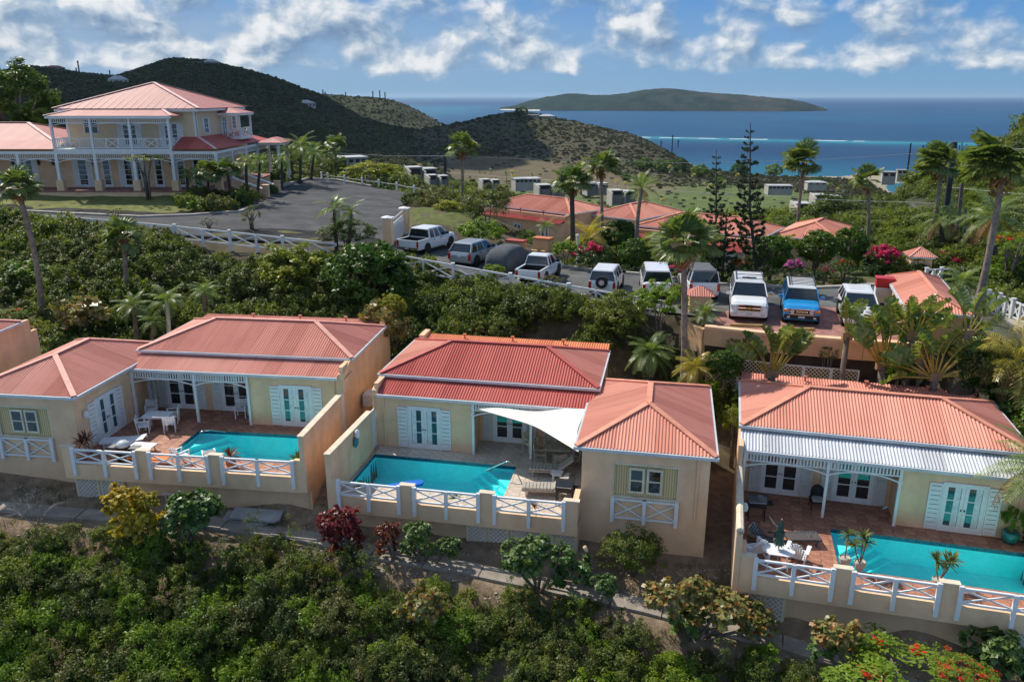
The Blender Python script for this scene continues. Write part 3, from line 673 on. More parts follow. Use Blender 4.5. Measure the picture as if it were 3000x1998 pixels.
# brick-paved parking strip and its retaining wall
pav = [tuple(at(a, b, 4.2))[:2] for a, b in [(2095, 930), (2160, 893), (2560, 905), (2620, 935), (2640, 1004), (2526, 1001), (2266, 980), (2090, 956)]]
fillpoly('paving', pav, zr, 0.012, paver, kind='structure', label='reddish brick paving under the three parked cars')
def retaining():
 root = empty('retaining_wall', (13.6, 39.3, 0), 0, 'ochre retaining wall below the brick parking strip, lattice screens beneath it', 'wall')
 q = M(); c = M(); lo = M()
 for i in range(len(DECK) - 1):
  a, b = DECK[i], DECK[i + 1]; d = Vector((b[0] - a[0], b[1] - a[1], 0)).normalized(); n = Vector((d.y, -d.x, 0))
  A = Vector((a[0] - 13.6, a[1] - 39.3, 0)) + n * .1; B = Vector((b[0] - 13.6, b[1] - 39.3, 0)) + n * .1
  q.beam(A + Vector((0, 0, 3.8)), B + Vector((0, 0, 3.8)), .34, .9); lo.beam(A + Vector((0, .12, 1.4)), B + Vector((0, .12, 1.4)), .12, 3.95); c.beam(A + Vector((0, 0, 4.32)), B + Vector((0, 0, 4.32)), .44, .14)
 a = DECK[0]; A = Vector((a[0] - 13.6, a[1] - 39.3, 0)); q.beam(A + Vector((-.05, -.1, 1.9)), A + Vector((-.9, 1.6, 1.9)), .3, 4.6)
 q.build('wall_body', cream_low, root); lo.build('footing', pm('shade_painted_earth_wall', (.075, .055, .038), .95, .25, 1.5, .5, 9), root); c.build('coping', cream, root)  # earth wall coloured darker to stand for the shaded void behind the lattice
 return root
RET = retaining()
def lattice_screen(x0, x1, label):
 yl = lambda x: float(np.interp(x, [p[0] for p in DECK], [p[1] for p in DECK])) - .55
 a = Vector((x0, yl(x0))); b = Vector((x1, yl(x1))); d = b - a; L = d.length; r = empty('lattice_screen', (a.x, a.y, -.1), math.atan2(d.y, d.x), label, 'lattice screen', 'lattice screens under the parking wall')
 n = max(1, int(L / 1.3))
 for i in range(n):
  u0, u1 = L * i / n, L * (i + 1) / n; q = M(); q.box(u0, u0 + .07, -.03, .03, 0, 3.0); q.box(u1 - .07, u1, -.03, .03, 0, 3.0); q.box(u0 + .07, u1 - .07, -.029, .029, 2.93, 3.0); q.box(u0 + .07, u1 - .07, -.029, .029, 0, .07); f = q.build('frame', white_dull, r)
  q = M(); H_ = 2.86; s = .2; W_ = u1 - u0 - .14; k = -H_
  while k < W_:
   t0 = max(0, -k); t1 = min(H_, W_ - k)
   if t1 > t0 + .01: q.beam((u0 + .07 + k + t0, 0, .07 + t0), (u0 + .07 + k + t1, 0, .07 + t1), .012, .035); q.beam((u0 + .07 + k + t0, .014, .07 + H_ - t0), (u0 + .07 + k + t1, .014, .07 + H_ - t1), .012, .035)
   k += s
  q.build('lattice', beige, f)
lattice_screen(10.35, 13.4, 'pale diagonal lattice screen under the left part of the parking wall')
lattice_screen(13.6, 17.4, 'pale diagonal lattice screen under the right part of the parking wall')
# ================================================================ BUILDING KIT
def facet(q, pts, pitch=0.13, amp=0.023, corr=True):
 """corrugated sheet over a planar polygon; pts[0]->pts[1] is the eave (ribs run square to it, up the slope)"""
 P = [Vector(p) for p in pts]; e = (P[1] - P[0]); L = e.length; e.normalize()
 n = None
 for k in range(2, len(P)):
  n = e.cross(P[k] - P[0])
  if n.length > 1e-6: break
 n.normalize()
 if n.z < 0: n = -n
 u = n.cross(e)
 if u.z < 0 or (abs(u.z) < 1e-9 and u.dot(P[2] - P[0]) < 0): u = -u
 if u.dot(P[2] - P[0]) < 0: u = -u
 S = [((p - P[0]).dot(e), (p - P[0]).dot(u)) for p in P]
 smin = min(s for s, _ in S); smax = max(s for s, _ in S)
 def span(s):
  t = []
  for i in range(len(S)):
   (a, b), (c, d) = S[i], S[(i + 1) % len(S)]
   if abs(a - c) < 1e-9:
    if abs(a - s) < 1e-6: t += [b, d]
    continue
   f = (s - a) / (c - a)
   if -1e-6 <= f <= 1 + 1e-6: t.append(b + (d - b) * f)
  return (min(t), max(t)) if t else (0, 0)
 step = pitch / 4 if corr else (smax - smin) / 2; ns = max(2, int((smax - smin) / step)); step = (smax - smin) / ns
 brk = sorted(set([smin + i * step for i in range(ns + 1)] + [s for s, _ in S]))
 vs = []; uv = []
 for s in brk:
  ss = min(max(s, smin + 1e-4), smax - 1e-4); a, b = span(ss)
  h = amp * math.sin(2 * math.pi * s / pitch) if corr else 0
  for t in (a, b):
   p = P[0] + e * s + u * t + n * h; vs.append(tuple(p)); uv.append((s, t))
 fs = []; us = []
 for i in range(len(brk) - 1):
  f = (2 * i, 2 * i + 2, 2 * i + 3, 2 * i + 1)
  a = Vector(vs[f[0]]); nn = (Vector(vs[f[1]]) - a).cross(Vector(vs[f[2]]) - a)
  if nn.z < 0: f = f[::-1]
  fs.append(f); us.append([uv[k] for k in f])
 q.add(vs, fs, us)
def roof_part(parent, mir, name, facets, mat, caps=(), capmat=None, under=True, corr=True, label=None):
 q = M(mir)
 for f in facets: facet(q, f, corr=corr)
 o = q.build(name, mat, parent, smooth=False, label=label)
 if caps:
  c = M(mir)
  for a, b in caps:
   a = Vector(a); b = Vector(b); c.beam(a + Vector((0, 0, .03)), b + Vector((0, 0, .03)), .26, .05)
  c.build('ridge_cap', capmat, o)
 return o
def hip(x0, x1, y0, y1, ze, rise):
 """eave rectangle -> four facets, caps"""
 w, d = x1 - x0, y1 - y0; k = min(w, d) / 2
 if w >= d: r0, r1 = (x0 + k, (y0 + y1) / 2, ze + rise), (x1 - k, (y0 + y1) / 2, ze + rise)
 else: r0, r1 = ((x0 + x1) / 2, y0 + k, ze + rise), ((x0 + x1) / 2, y1 - k, ze + rise)
 A, B, C, D_ = (x0, y0, ze), (x1, y0, ze), (x1, y1, ze), (x0, y1, ze)
 if w >= d: F = dict(front=[A, B, r1, r0], right=[B, C, r1], back=[C, D_, r0, r1], left=[D_, A, r0]); caps = [(A, r0), (D_, r0), (B, r1), (C, r1), (r0, r1)]
 else: F = dict(front=[A, B, r0], right=[B, C, r1, r0], back=[C, D_, r1], left=[D_, A, r0, r1]); caps = [(A, r0), (B, r0), (C, r1), (D_, r1), (r0, r1)]
 return F, caps
def gutters(parent, mir, x0, x1, y0, y1, z, mat=None, name='gutter'):
 q = M(mir); t = .09
 q.box(x0 - t, x1 + t, y0 - t, y0 + .01, z - .14, z - .015); q.box(x0 - t, x1 + t, y1 - .01, y1 + t, z - .14, z - .015)
 q.box(x0 - t, x0 + .01, y0 + .012, y1 - .012, z - .138, z - .017); q.box(x1 - .01, x1 + t, y0 + .012, y1 - .012, z - .138, z - .017)
 return q.build(name, mat or fascia, parent)
def frame_of(o, u, n):
 """matrix: local x along u, local y = outward normal n, z up"""
 u = Vector(u); n = Vector(n); m = Matrix(((u.x, n.x, 0, o[0]), (u.y, n.y, 0, o[1]), (0, 0, 1, o[2]), (0, 0, 0, 1))); return m
def handed(m): return m.to_3x3().determinant() < 0
def QT(mir, mat4):
 q = M(mir); q.T = mat4; return q
def bq(q, name, mat, parent, **kw):
 """build, fixing winding when the frame is left handed"""
 if q.T is not None and q.T.to_3x3().determinant() < 0: q.f = [f[::-1] for f in q.f]
 return q.build(name, mat, parent, **kw)
def french(parent, mir, F, w=1.5, h=2.08, panes=3, shutters=True, louver=False, glass=None, curtain=False, leafs=2, sw=.47, wood=None, frame=True, z0=.02):
 """french door unit centred on the frame origin, on a wall whose outward normal is +y of the frame"""
 glass = glass or pane_dark; wood = wood or white
 if frame:
  q = QT(mir, F); q.box(-w / 2 - .06, -w / 2, 0, .05, z0, h + .07); q.box(w / 2, w / 2 + .06, 0, .05, z0, h + .07); q.box(-w / 2 - .06, w / 2 + .06, 0, .052, h + .001, h + .075)
  bq(q, 'door_frame', wood, parent)
 lw = w / leafs
 for i in range(leafs):
  x0 = -w / 2 + i * lw + .004; x1 = x0 + lw - .008; q = QT(mir, F); st = .13 if w > 1.2 else .11
  zb = z0 + .01; zt = h - .005; pb = zb + .26; pt = zt - .11
  q.box(x0, x0 + st, .005, .045, zb, zt); q.box(x1 - st, x1, .005, .045, zb, zt); q.box(x0 + st, x1 - st, .005, .044, zb, pb); q.box(x0 + st, x1 - st, .005, .044, pt, zt)
  ph = (pt - pb) / panes
  for k in range(1, panes): q.box(x0 + st, x1 - st, .008, .042, pb + k * ph - .022, pb + k * ph + .022)
  d = bq(q, 'door', wood, parent)
  for k in range(panes):
   g = QT(mir, F); g.box(x0 + st, x1 - st, .012, .022, pb + k * ph + (.022 if k else 0), pb + (k + 1) * ph - (.022 if k < panes - 1 else 0))
   bq(g, 'pane', glass, d)
  hx = x1 - .06 if i == 0 else x0 + .06
  g = QT(mir, F); g.box(hx - .02, hx + .02, .045, .09, .98, 1.04); bq(g, 'handle', dark_metal, d)
 if curtain:
  g = QT(mir, F)
  for x0 in (-w / 2 + .15, .15):
   g.box(x0, x0 + .22, .0235, .0255, .3, h - .12)
  bq(g, 'curtain', pm('white_curtain', (.72, .78, .78), .9, .1, 5), parent)
 if shutters:
  for s in (-1, 1):
   q = QT(mir, F); x0 = s * (w / 2 + .07); x1 = x0 + s * sw; x0, x1 = min(x0, x1), max(x0, x1)
   q.box(x0, x0 + .06, .01, .06, z0 + .05, h); q.box(x1 - .06, x1, .01, .06, z0 + .05, h)
   for z in (z0 + .05, h * .5, h - .1): q.box(x0 + .06, x1 - .06, .01, .058, z, z + .1)
   nl = 16 if louver else 9
   for k in range(nl):
    z = z0 + .16 + (h - z0 - .28) * k / nl
    if abs(z - h * .5 - .03) < .08: continue
    q.box(x0 + .06, x1 - .06, .012 if louver else .022, .05, z, z + (h - .3) / nl * (.5 if louver else .86))
   if louver: q.box(x0 + .06, x1 - .06, .002, .008, z0 + .1, h - .05)
   bq(q, 'shutter', white_dull if louver else wood, parent)
def frieze(parent, mir, x0, x1, y, zt, h=.34, posts=(), zf=0.0, pw=.11, arch=True, nx=.13, beam=True, name='frieze', arch_r=.5):
 q = M(mir)
 q.box(x0, x1, y - .035, y + .035, zt - .055, zt); q.box(x0, x1, y - .035, y + .035, zt - h - .05, zt - h)
 n = max(2, int((x1 - x0) / nx));
 for i in range(n):
  xx = x0 + (i + .5) * (x1 - x0) / n; q.box(xx - .03, xx + .03, y - .018, y + .018, zt - h, zt - .055)
 fr = q.build(name, white, parent)
 if arch:
  ps = sorted(posts)
  for a, b in zip(ps[:-1], ps[1:]):
   q = M(mir); m_ = (a + b) / 2; pp = []
   for i in range(13):
    t = i / 12; xx = a + (b - a) * t; pp.append((xx, y, zt - h - .06 - .26 * (2 * abs(t - .5)) ** 2.2))
   for c, d in zip(pp[:-1], pp[1:]): q.beam(c, d, .05, .05)
   q.build('arch_brace', white, fr)
 for x in posts:
  q = M(mir); q.box(x - pw / 2, x + pw / 2, y - pw / 2, y + pw / 2, zf, zt + .02); q.box(x - pw * .8, x + pw * .8, y - pw * .8, y + pw * .8, zt - h - .3, zt - h - .24)
  q.build('post', white, parent)
 return fr
def xrail(parent, mir, p0, p1, h0, h1, drop=0.0, n=2, out=0.0, name='railing', wood=None, foot=.3):
 """rail between two points: top + bottom rail, n crossed bays, posts at ends and between"""
 wood = wood or white; p0 = Vector(p0); p1 = Vector(p1); q = M(mir)
 q.beam(p0 + Vector((0, 0, h1 - .035)), p1 + Vector((0, 0, h1 - .035)), .09, .07); q.beam(p0 + Vector((0, 0, h0)), p1 + Vector((0, 0, h0)), .07, .07)
 r = q.build(name, wood, parent)
 for k in range(n):
  a = p0.lerp(p1, k / n); b = p0.lerp(p1, (k + 1) / n); q = M(mir)
  q.beam(a + Vector((0, 0, h0 + .03)), b + Vector((0, 0, h1 - .07)), .045, .055); q.build('brace', wood, r)
  q = M(mir); q.beam(a + Vector((0, .002, h1 - .07)), b + Vector((0, .002, h0 + .03)), .043, .053); q.build('brace', wood, r)
 for k in range(n + 1):
  a = p0.lerp(p1, k / n); q = M(mir); w = .07 if 0 < k < n else .075
  q.box(a.x - w, a.x + w, a.y - w - .01, a.y + w - .03, a.z + drop, a.z + h1 + (.0 if 0 < k < n else .06)); q.build('rail_post', wood, r)
 return r
LATT = {}
def lattice(q, x0, x1, z0, z1, y, s=.19, w=.045, t=.014, clipn=None):
 """diagonal lattice clipped to the rectangle, on the plane y"""
 W_, H_ = x1 - x0, z1 - z0
 for sg in (1, -1):
  c = -H_ if sg > 0 else 0
  c0 = -H_; k = c0
  while k < W_:
   # line x = k + t (sg>0) or x = k + H - t
   t0 = max(0, -k); t1 = min(H_, W_ - k)
   if t1 > t0 + .01:
    if sg > 0: a = (x0 + k + t0, y, z0 + t0); b = (x0 + k + t1, y, z0 + t1)
    else: a = (x0 + k + t0, y + t, z1 - t0); b = (x0 + k + t1, y + t, z1 - t1)
    q.beam(a, b, t * .9, w, up=(0, 0, 1))
   k += s
def lattice_door(parent, mir, x0, x1, z0, z1, y, mat=None):
 q = M(mir); fw = .1
 q.box(x0, x0 + fw, y - .04, y, z0, z1); q.box(x1 - fw, x1, y - .04, y, z0, z1); q.box(x0 + fw, x1 - fw, y - .039, y, z0, z0 + fw); q.box(x0 + fw, x1 - fw, y - .039, y, z1 - fw, z1)
 o = q.build('lattice_door', mat or beige, parent)
 q = M(mir); lattice(q, x0 + fw, x1 - fw, z0 + fw, z1 - fw, y - .03); q.build('lattice', white_dull, o)
 q = M(mir); q.box(x0 + fw, x1 - fw, y - .004, y - .001, z0 + fw, z1 - fw); q.build('backing_board', cream_low, o)  # plain ochre board backing the lattice
 return o
wincurtain = pm('striped_curtain', (.62, .52, .34), .9, .1, 3)
def curtain_mat():
 m = pm('yellow_striped_curtain', (.60, .50, .33), .9, .08, 3); t = NT(m.node_tree); b = t.n['Principled BSDF'] if 'Principled BSDF' in t.n else [n for n in t.n if n.type == 'BSDF_PRINCIPLED'][0]
 tc = t.add('ShaderNodeTexCoord').outputs['Object']; wv = t.add('ShaderNodeTexWave', i_Vector=tc, i_Scale=3.2, i_Distortion=.4); t.link(t.ramp(wv.outputs[0], [(.3, (.46, .34, .17)), (.6, (.72, .55, .28))]), b.inputs['Base Color']); return m
wincurtain = curtain_mat()
def pool_mats():
 bs = pm('pool_plaster', (.15, .93, .94), .7, .05, 1.5, 0, spec=.3)
 band = bpy.data.materials.new('blue_mosaic'); band.use_nodes = True; t = NT(band.node_tree); b = t.n['Principled BSDF']; b.inputs['Roughness'].default_value = .15
 tc = t.add('ShaderNodeTexCoord').outputs['Object']; v = t.add('ShaderNodeTexVoronoi', i_Vector=tc, i_Scale=18.0); t.link(t.ramp(v.outputs['Color'], [(0, (.01, .045, .09)), (1, (.03, .16, .24))]), b.inputs[0])
 wm = bpy.data.materials.new('pool_water'); wm.use_nodes = True; t = NT(wm.node_tree); t.n.clear(); out = t.add('ShaderNodeOutputMaterial')
 pos = t.add('ShaderNodeNewGeometry').outputs['Position']
 n = t.add('ShaderNodeTexNoise', i_Vector=pos, i_Scale=1.7, i_Detail=3.0).outputs['Color']
 wv = t.add('ShaderNodeVectorMath', operation='MULTIPLY_ADD', i_0=n, i_1=(.55, .55, 0), i_2=pos).outputs[0]
 vo = t.add('ShaderNodeTexVoronoi', feature='DISTANCE_TO_EDGE', i_Vector=wv, i_Scale=3.4).outputs[0]
 vo2 = t.add('ShaderNodeTexVoronoi', feature='DISTANCE_TO_EDGE', i_Vector=wv, i_Scale=6.1).outputs[0]
 painted_caustic = t.math('MULTIPLY', t.ramp(vo, [(0, 1.0), (.10, .45), (.3, .0)]), t.ramp(vo2, [(0, 1.0), (.3, .45)]))  # bright caustic lines, painted as a pattern into the water tint
 tint = t.mix(painted_caustic, (.66, .96, .965), (1.0, 1.0, 1.0))
 tr = t.add('ShaderNodeBsdfTransparent'); t.link(tint, tr.inputs[0]); gl = t.add('ShaderNodeBsdfGlossy', i_Roughness=.03)
 bn = t.add('ShaderNodeTexNoise', i_Vector=pos, i_Scale=4.5, i_Detail=4.0).outputs[0]; bp = t.add('ShaderNodeBump', i_Height=bn, i_Strength=.35, i_Distance=.06); t.link(bp.outputs[0], gl.inputs['Normal'])
 ge = t.add('ShaderNodeNewGeometry'); dt = t.add('ShaderNodeVectorMath', operation='DOT_PRODUCT', i_0=ge.outputs['Incoming'], i_1=ge.outputs['Normal']).outputs['Value']
 fr = t.math('MULTIPLY_ADD', t.math('POWER', t.math('SUBTRACT', 1.0, t.math('ABSOLUTE', dt), clamp=True), 5.0), .9, .02, clamp=True)
 mx = t.add('ShaderNodeMixShader'); t.link(fr, mx.inputs[0]); t.link(tr.outputs[0], mx.inputs[1]); t.link(gl.outputs[0], mx.inputs[2]); t.link(mx.outputs[0], out.inputs[0])
 return bs, band, wm
PB, PBAND, PW = pool_mats()
def pool(world, rz, mir, x0, x1, y0, y1, label, steps_left=True, shal=True):
 """pool with plaster basin, mosaic band, entry steps and water; template coords under an Empty"""
 root = empty('swimming_pool', world, rz, label, 'swimming pool', 'villa swimming pools')
 q = M(mir); D = -1.15; t = .02
 q.add([(x0, y0, D), (x1, y0, D), (x1, y1, D), (x0, y1, D), (x0, y0, -.17), (x1, y0, -.17), (x1, y1, -.17), (x0, y1, -.17)],
          [(0, 1, 2, 3), (0, 4, 5, 1), (1, 5, 6, 2), (2, 6, 7, 3), (3, 7, 4, 0)])
 q.build('basin', PB, root)
 b = M(mir)
 b.add([(x0, y0, -.17), (x1, y0, -.17), (x1, y1, -.17), (x0, y1, -.17), (x0, y0, -.004), (x1, y0, -.004), (x1, y1, -.004), (x0, y1, -.004)], [(0, 4, 5, 1), (1, 5, 6, 2), (2, 6, 7, 3), (3, 7, 4, 0)])
 b.build('mosaic_band', PBAND, root)
 for k in range(4):
  s = M(mir); w = .32 * (4 - k); zt = -.36 - .24 * (k)
  w = .36 * (k + 1); zt = -.30 - .24 * k; a = .36 * k
  # corner steps fanning from the shallow corner
  s.prism([(x1 - 1.0 - w, y1 - .003), (x1 - .003, y1 - .003), (x1 - .003, y1 - 1.3 - w)], D, zt - k * .001)
  s.build('step', PB, root)
 w_ = M(mir); w_.quad((x0, y0, -.09), (x1, y0, -.09), (x1, y1, -.09), (x0, y1, -.09)); w_.build('water', PW, root)
 return root
TILE = {}
def tiles(parent, mir, rects, holes, size, mat, gap=.012, z=0.0, off=True, name='tile', limit=290, rnd=.004):
 """individual tiles over rects minus holes (template coords)"""
 cells = []
 x0, x1, y0, y1 = rects
 nx = int(round((x1 - x0) / size)); ny = int(round((y1 - y0) / size)); sx = (x1 - x0) / nx; sy = (y1 - y0) / ny
 def sub(r, h):
  a0, a1, b0, b1 = r; c0, c1, d0, d1 = h
  if a1 <= c0 or a0 >= c1 or b1 <= d0 or b0 >= d1: return [r]
  out = []
  if a0 < c0: out.append((a0, c0, b0, b1))
  if a1 > c1: out.append((c1, a1, b0, b1))
  m0, m1 = max(a0, c0), min(a1, c1)
  if b0 < d0: out.append((m0, m1, b0, d0))
  if b1 > d1: out.append((m0, m1, d1, b1))
  return out
 for i in range(nx):
  for j in range(ny):
   rs = [(x0 + i * sx, x0 + (i + 1) * sx, y0 + j * sy, y0 + (j + 1) * sy)]
   for h in holes:
    rs = [k for r in rs for k in sub(r, h)]
   cells += [r for r in rs if r[1] - r[0] > .06 and r[3] - r[2] > .06]
 cells.sort(key=lambda r: -(r[1] - r[0]) * (r[3] - r[2]))
 rest = M(mir)
 for k, (a, b, c, d) in enumerate(cells):
  if k < limit:
   key = (name, mat.name, round(b - a, 3), round(d - c, 3), gap)
   if key not in TILE:
    q = M(); w, h = (b - a) / 2 - gap / 2, (d - c) / 2 - gap / 2; q.box(-w, w, -h, h, -.02, 0); TILE[key] = q.mesh(name, mat)
   inst(name, TILE[key], parent, (mir * (a + b) / 2, (c + d) / 2, z + .012 + random.uniform(-rnd, rnd) * .5))
  else: rest.box(a + gap / 2, b - gap / 2, c + gap / 2, d - gap / 2, z - .02, z + .012)
 if rest.f: rest.build(name + '_cuts', mat, parent, kind='stuff')
def villa(key, label, Xw=10.3, wing=True, pil=(3.35, 6.67), roofm=None, pooly=(-3.9, -.97), poolx=(.25, 7.0), front=True, cellar=(), tilemat=None, tilesize=.4, left_end=None, place=None, sidedoor=True, wing_rail=True, endwall=False):
 if place: o, ang, mir, z0 = place
 else: o, ang, mir, z0 = VILLAS[key]
 root = empty('villa', (o[0], o[1], z0), R(ang), label, 'villa', 'villas with pink corrugated roofs')
 rm = dict(front=roof_pink, left=roof_pink, right=roof_pink, porch=roof_pink, back=roof_pink, wing=roof_pink, rear=roof_pink, cap=cap_pink)
 rm.update(roofm or {})
 Xm = Xw + .12; G = -2.7
 # --- walls (butted end to end)
 q = M(mir)
 q.box(0, .2, 0, 7.55, G, 3.16)
 # bedroom front wall with the door opening
 dx = 2.4
 q.box(.2, dx - .75, 0, .2, G, 2.68); q.box(dx + .75, 4.73, 0, .2, G, 2.68); q.box(dx - .75, dx + .75, 0, .2, 2.08, 2.68); q.box(dx - .75, dx + .75, 0, .2, G, .0)
 q.box(4.53, 4.73, .2, 1.5, G, 2.62)
 pd = [6.2, 9.15] if Xw > 9.9 else [6.2]
 xs = 4.53
 for c in pd: q.box(xs, c - .75, 1.5, 1.7, G, 3.16); q.box(c - .75, c + .75, 1.5, 1.7, 2.08, 3.16); q.box(c - .75, c + .75, 1.5, 1.7, G, 0); xs = c + .75
 q.box(xs, Xw, 1.5, 1.7, G, 3.16)
 q.box(Xw - .2, Xw, 1.7, 7.35, G, 3.16); q.box(.2, Xw, 7.35, 7.55, G, 3.1)
 q.box(.2, Xw - .001, 1.12, 1.22, 2.86, 3.2)
 q.box(.2, 4.53, .2, 1.5, 2.5, 2.56);
 q.build('wall', cream, root)
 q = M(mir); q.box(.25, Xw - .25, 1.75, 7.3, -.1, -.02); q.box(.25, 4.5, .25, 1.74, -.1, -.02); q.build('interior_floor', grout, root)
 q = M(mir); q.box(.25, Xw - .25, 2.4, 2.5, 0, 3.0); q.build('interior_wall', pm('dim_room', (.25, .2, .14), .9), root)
 # stepped end wall beside the veranda roof, coped
 q = M(mir); q.add([(-.08, -.12, 2.55), (.2, -.12, 2.55), (.2, 1.25, 3.1), (-.08, 1.25, 3.1), (-.08, -.12, 2.86), (.2, -.12, 2.86), (.2, 1.25, 3.28), (-.08, 1.25, 3.28)],
                      [(0, 3, 2, 1), (4, 5, 6, 7), (0, 1, 5, 4), (1, 2, 6, 5), (2, 3, 7, 6), (3, 0, 4, 7)]); q.box(-.08, -.002, -.12, 1.2, 1.9, 2.56); q.build('end_parapet', cream, root)
 # --- roofs
 F, caps = hip(-.12, Xm, 1.08, 6.78, 3.27, .95)
 main = None
 for k in ('front', 'left', 'right', 'back'):
  f = F[k]
  roof_part(root, mir, 'roof', [f], rm[k])
 c = M(mir)
 for a, b in caps: c.beam(Vector(a) + Vector((0, 0, .035)), Vector(b) + Vector((0, 0, .035)), .24, .05)
 c.build('ridge_cap', rm['cap'], root)
 gutters(root, mir, -.12, Xm, 1.08, 6.78, 3.27)
 roof_part(root, mir, 'veranda_roof', [[(.21, -.2, 2.72), (Xw - .02 if wing else Xm, -.2, 2.72), (Xw - .02 if wing else Xm, 1.12, 3.08), (.21, 1.12, 3.08)]], rm['porch'])
 q = M(mir); q.box(.2, Xw - .03, -.30, -.2, 2.58, 2.71); q.build('gutter', fascia, root)
 rz0, rz1, rt = (3.10, 3.24, 3.04) if front else (3.10, 2.52, 2.5)
 roof_part(root, mir, 'rear_roof', [[(Xm - .05, 6.72, rz0), (.25, 6.72, rz0), (.25, 8.15, rz1), (Xm - .05, 8.15, rz1)] if front else [(Xm - .05, 8.3, rz1), (.25, 8.3, rz1), (.25, 6.72, rz0), (Xm - .05, 6.72, rz0)]], rm['rear'])
 q = M(mir); q.box(.0, Xm - .1, 7.56, 8.05, G, rt); q.build('rear_wall', cream, root)
 if front: q = M(mir); q.box(-.05, .24, 7.1, 8.3, 2.6, 3.42); q.build('end_parapet', cream, root)
 for x in (2.4, 5.1, 7.9):
  q = M(mir); q.tube([(x, 7.7, 3.1), (x, 7.7, 3.45)], .05, 8); q.box(x - .09, x + .09, 7.62, 7.78, 3.42, 3.47); q.build('vent_pipe', rm['rear'], root)
 q = M(mir); q.tube([(.45, -.045, 0), (.45, -.045, 2.6)], .04, 8); q.tube([(.45, -.05, 2.5), (.45, -.25, 2.62)], .04, 8); q.build('downpipe', cream, root)
 # --- veranda timber
 fp = [4.73 + .06, 7.5, Xw - .1]
 frieze(root, mir, 4.73, Xw, -.08, 2.58, .34, fp)
 # --- doors
 Fd = frame_of((dx, 0, 0), (1, 0, 0), (0, -1, 0)); french(root, mir, Fd, glass=pane_teal, curtain=True)
 for c in pd: french(root, mir, frame_of((c, 1.5, 0), (1, 0, 0), (0, -1, 0)), louver=True)
 if not front:
  for x in (2.0, 5.0, 8.4): french(root, mir, frame_of((x, 8.052, .9), (1, 0, 0), (0, 1, 0)), w=.9, h=1.1, panes=2, shutters=False, glass=pane_dark)
 if front:
  # --- terrace slab + tiles
  ye = -5.3; hx0, hx1 = poolx; hy0, hy1 = pooly
  q = M(mir)
  for (a, b, c_, d) in ((0, hx0, ye, 0), (hx1, Xw, ye, 0), (hx0, hx1, ye, hy0), (hx0, hx1, hy1, 0)): q.box(a, b, c_, d, -.4, -.006)
  q.box(4.73, Xw, 0, 1.5, -.4, -.006)
  q.build('terrace_slab', grout if tilemat is tcotta else grout_pale, root)
  tiles(root, mir, (.2, Xw - .02, ye, 1.48), [(hx0 - .0, hx1, hy0, hy1), (0, 4.74, -.001, 1.6)], tilesize, tilemat or tcotta)
  # --- outer side wall and gate
  q = M(mir); q.box(-.12, .1, -5.5, -.75, -.55, 2.0); q.box(-.1, .08, -5.0, -.02, G, -.551); q.build('garden_wall', cream, root)
  q = M(mir); q.box(-.15, .13, -5.53, -.75, 2.0, 2.06); q.build('wall_coping', pm('pale_coping', (.74, .62, .46), .85, .1, 2, .2, 30), root)
  q = M(mir); q.box(-.03, .03, -.74, -.125, .03, 1.95)
  for k in range(3): q.box(.03, .05, -.70 + k * .2, -.52 + k * .2, .1, 1.9)
  q.build('gate', white, root)
  # --- parapet with piers; railings hung between
  q = M(mir); x_end = Xw
  q.box(.1, x_end, -5.5, ye - .001, -.55, .16); q.box(x_end - .5, x_end, -5.5, ye, .16, .94); q.box(x_end - .22, x_end, ye + .001, -4.36, -.4, .94)
  for c in pil: q.box(c - .29, c + .29, -5.5, ye, .16, .94)
  q.box(.1, .38, -5.5, ye, .16, .94)
  q.box(0, x_end, -5.0, -4.8, G, -.4); q.box(x_end - .2, x_end, -4.8, -4.3, G, -.401)
  q.build('parapet', cream, root)
  for c in list(pil) + [x_end - .25]:
   q = M(mir); q.box(c - .32, c + .32, -5.53, ye + .03, .94, .985); q.build('pier_cap', pm('pale_coping', (1, 1, 1)), root)
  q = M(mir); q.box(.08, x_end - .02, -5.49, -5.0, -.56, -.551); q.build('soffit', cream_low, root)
  edges = [.38] + [v for c in pil for v in (c - .29, c + .29)] + [x_end - .5]
  for i in range(0, len(edges), 2): xrail(root, mir, (edges[i] + .04, -5.53, 0), (edges[i + 1] - .04, -5.53, 0), .3, .9, drop=-.34)
  for (a, b, n, zb) in cellar:
   q = M(mir); q.box(a, b, -5.12, -5.001, zb, -.56); q.build('cellar_front', beige, root)
   for k in range(n): lattice_door(root, mir, a + (b - a) * k / n + .03, a + (b - a) * (k + 1) / n - .03, zb + .06, -.64, -5.125)
 if front and endwall:
  q = M(mir); q.box(Xw - .02, Xw + .2, -5.5, -.3, -.55, 1.9); q.box(Xw, Xw + .18, -5.0, -.3, G, -.551); q.box(Xw, Xw + .2, -.3, 1.5, G, 2.9); q.build('garden_wall', cream, root)
  q = M(mir); q.tube([(Xw + .09, -5.5, 1.9), (Xw + .09, -.3, 1.9)], .14, 8); q.build('wall_coping', pm('pale_coping', (1, 1, 1)), root)
 if place and 'across the road behind the tall pines' in label:
  frieze(root, mir, 7.9, 9.95, 9.6, 2.45, .3, [7.95, 9.9], zf=-.8, name='portico_frieze', nx=.16)
  roof_part(root, mir, 'portico_roof', [[(10.1, 9.85, 2.50), (7.75, 9.85, 2.50), (7.75, 8.32, 2.56), (10.1, 8.32, 2.56)]], rm['rear'])
  for x in (7.95, 9.9): q = M(mir); q.box(x - .04, x + .04, 8.1, 9.5, 2.2, 2.3); q.build('portico_beam', white, root)
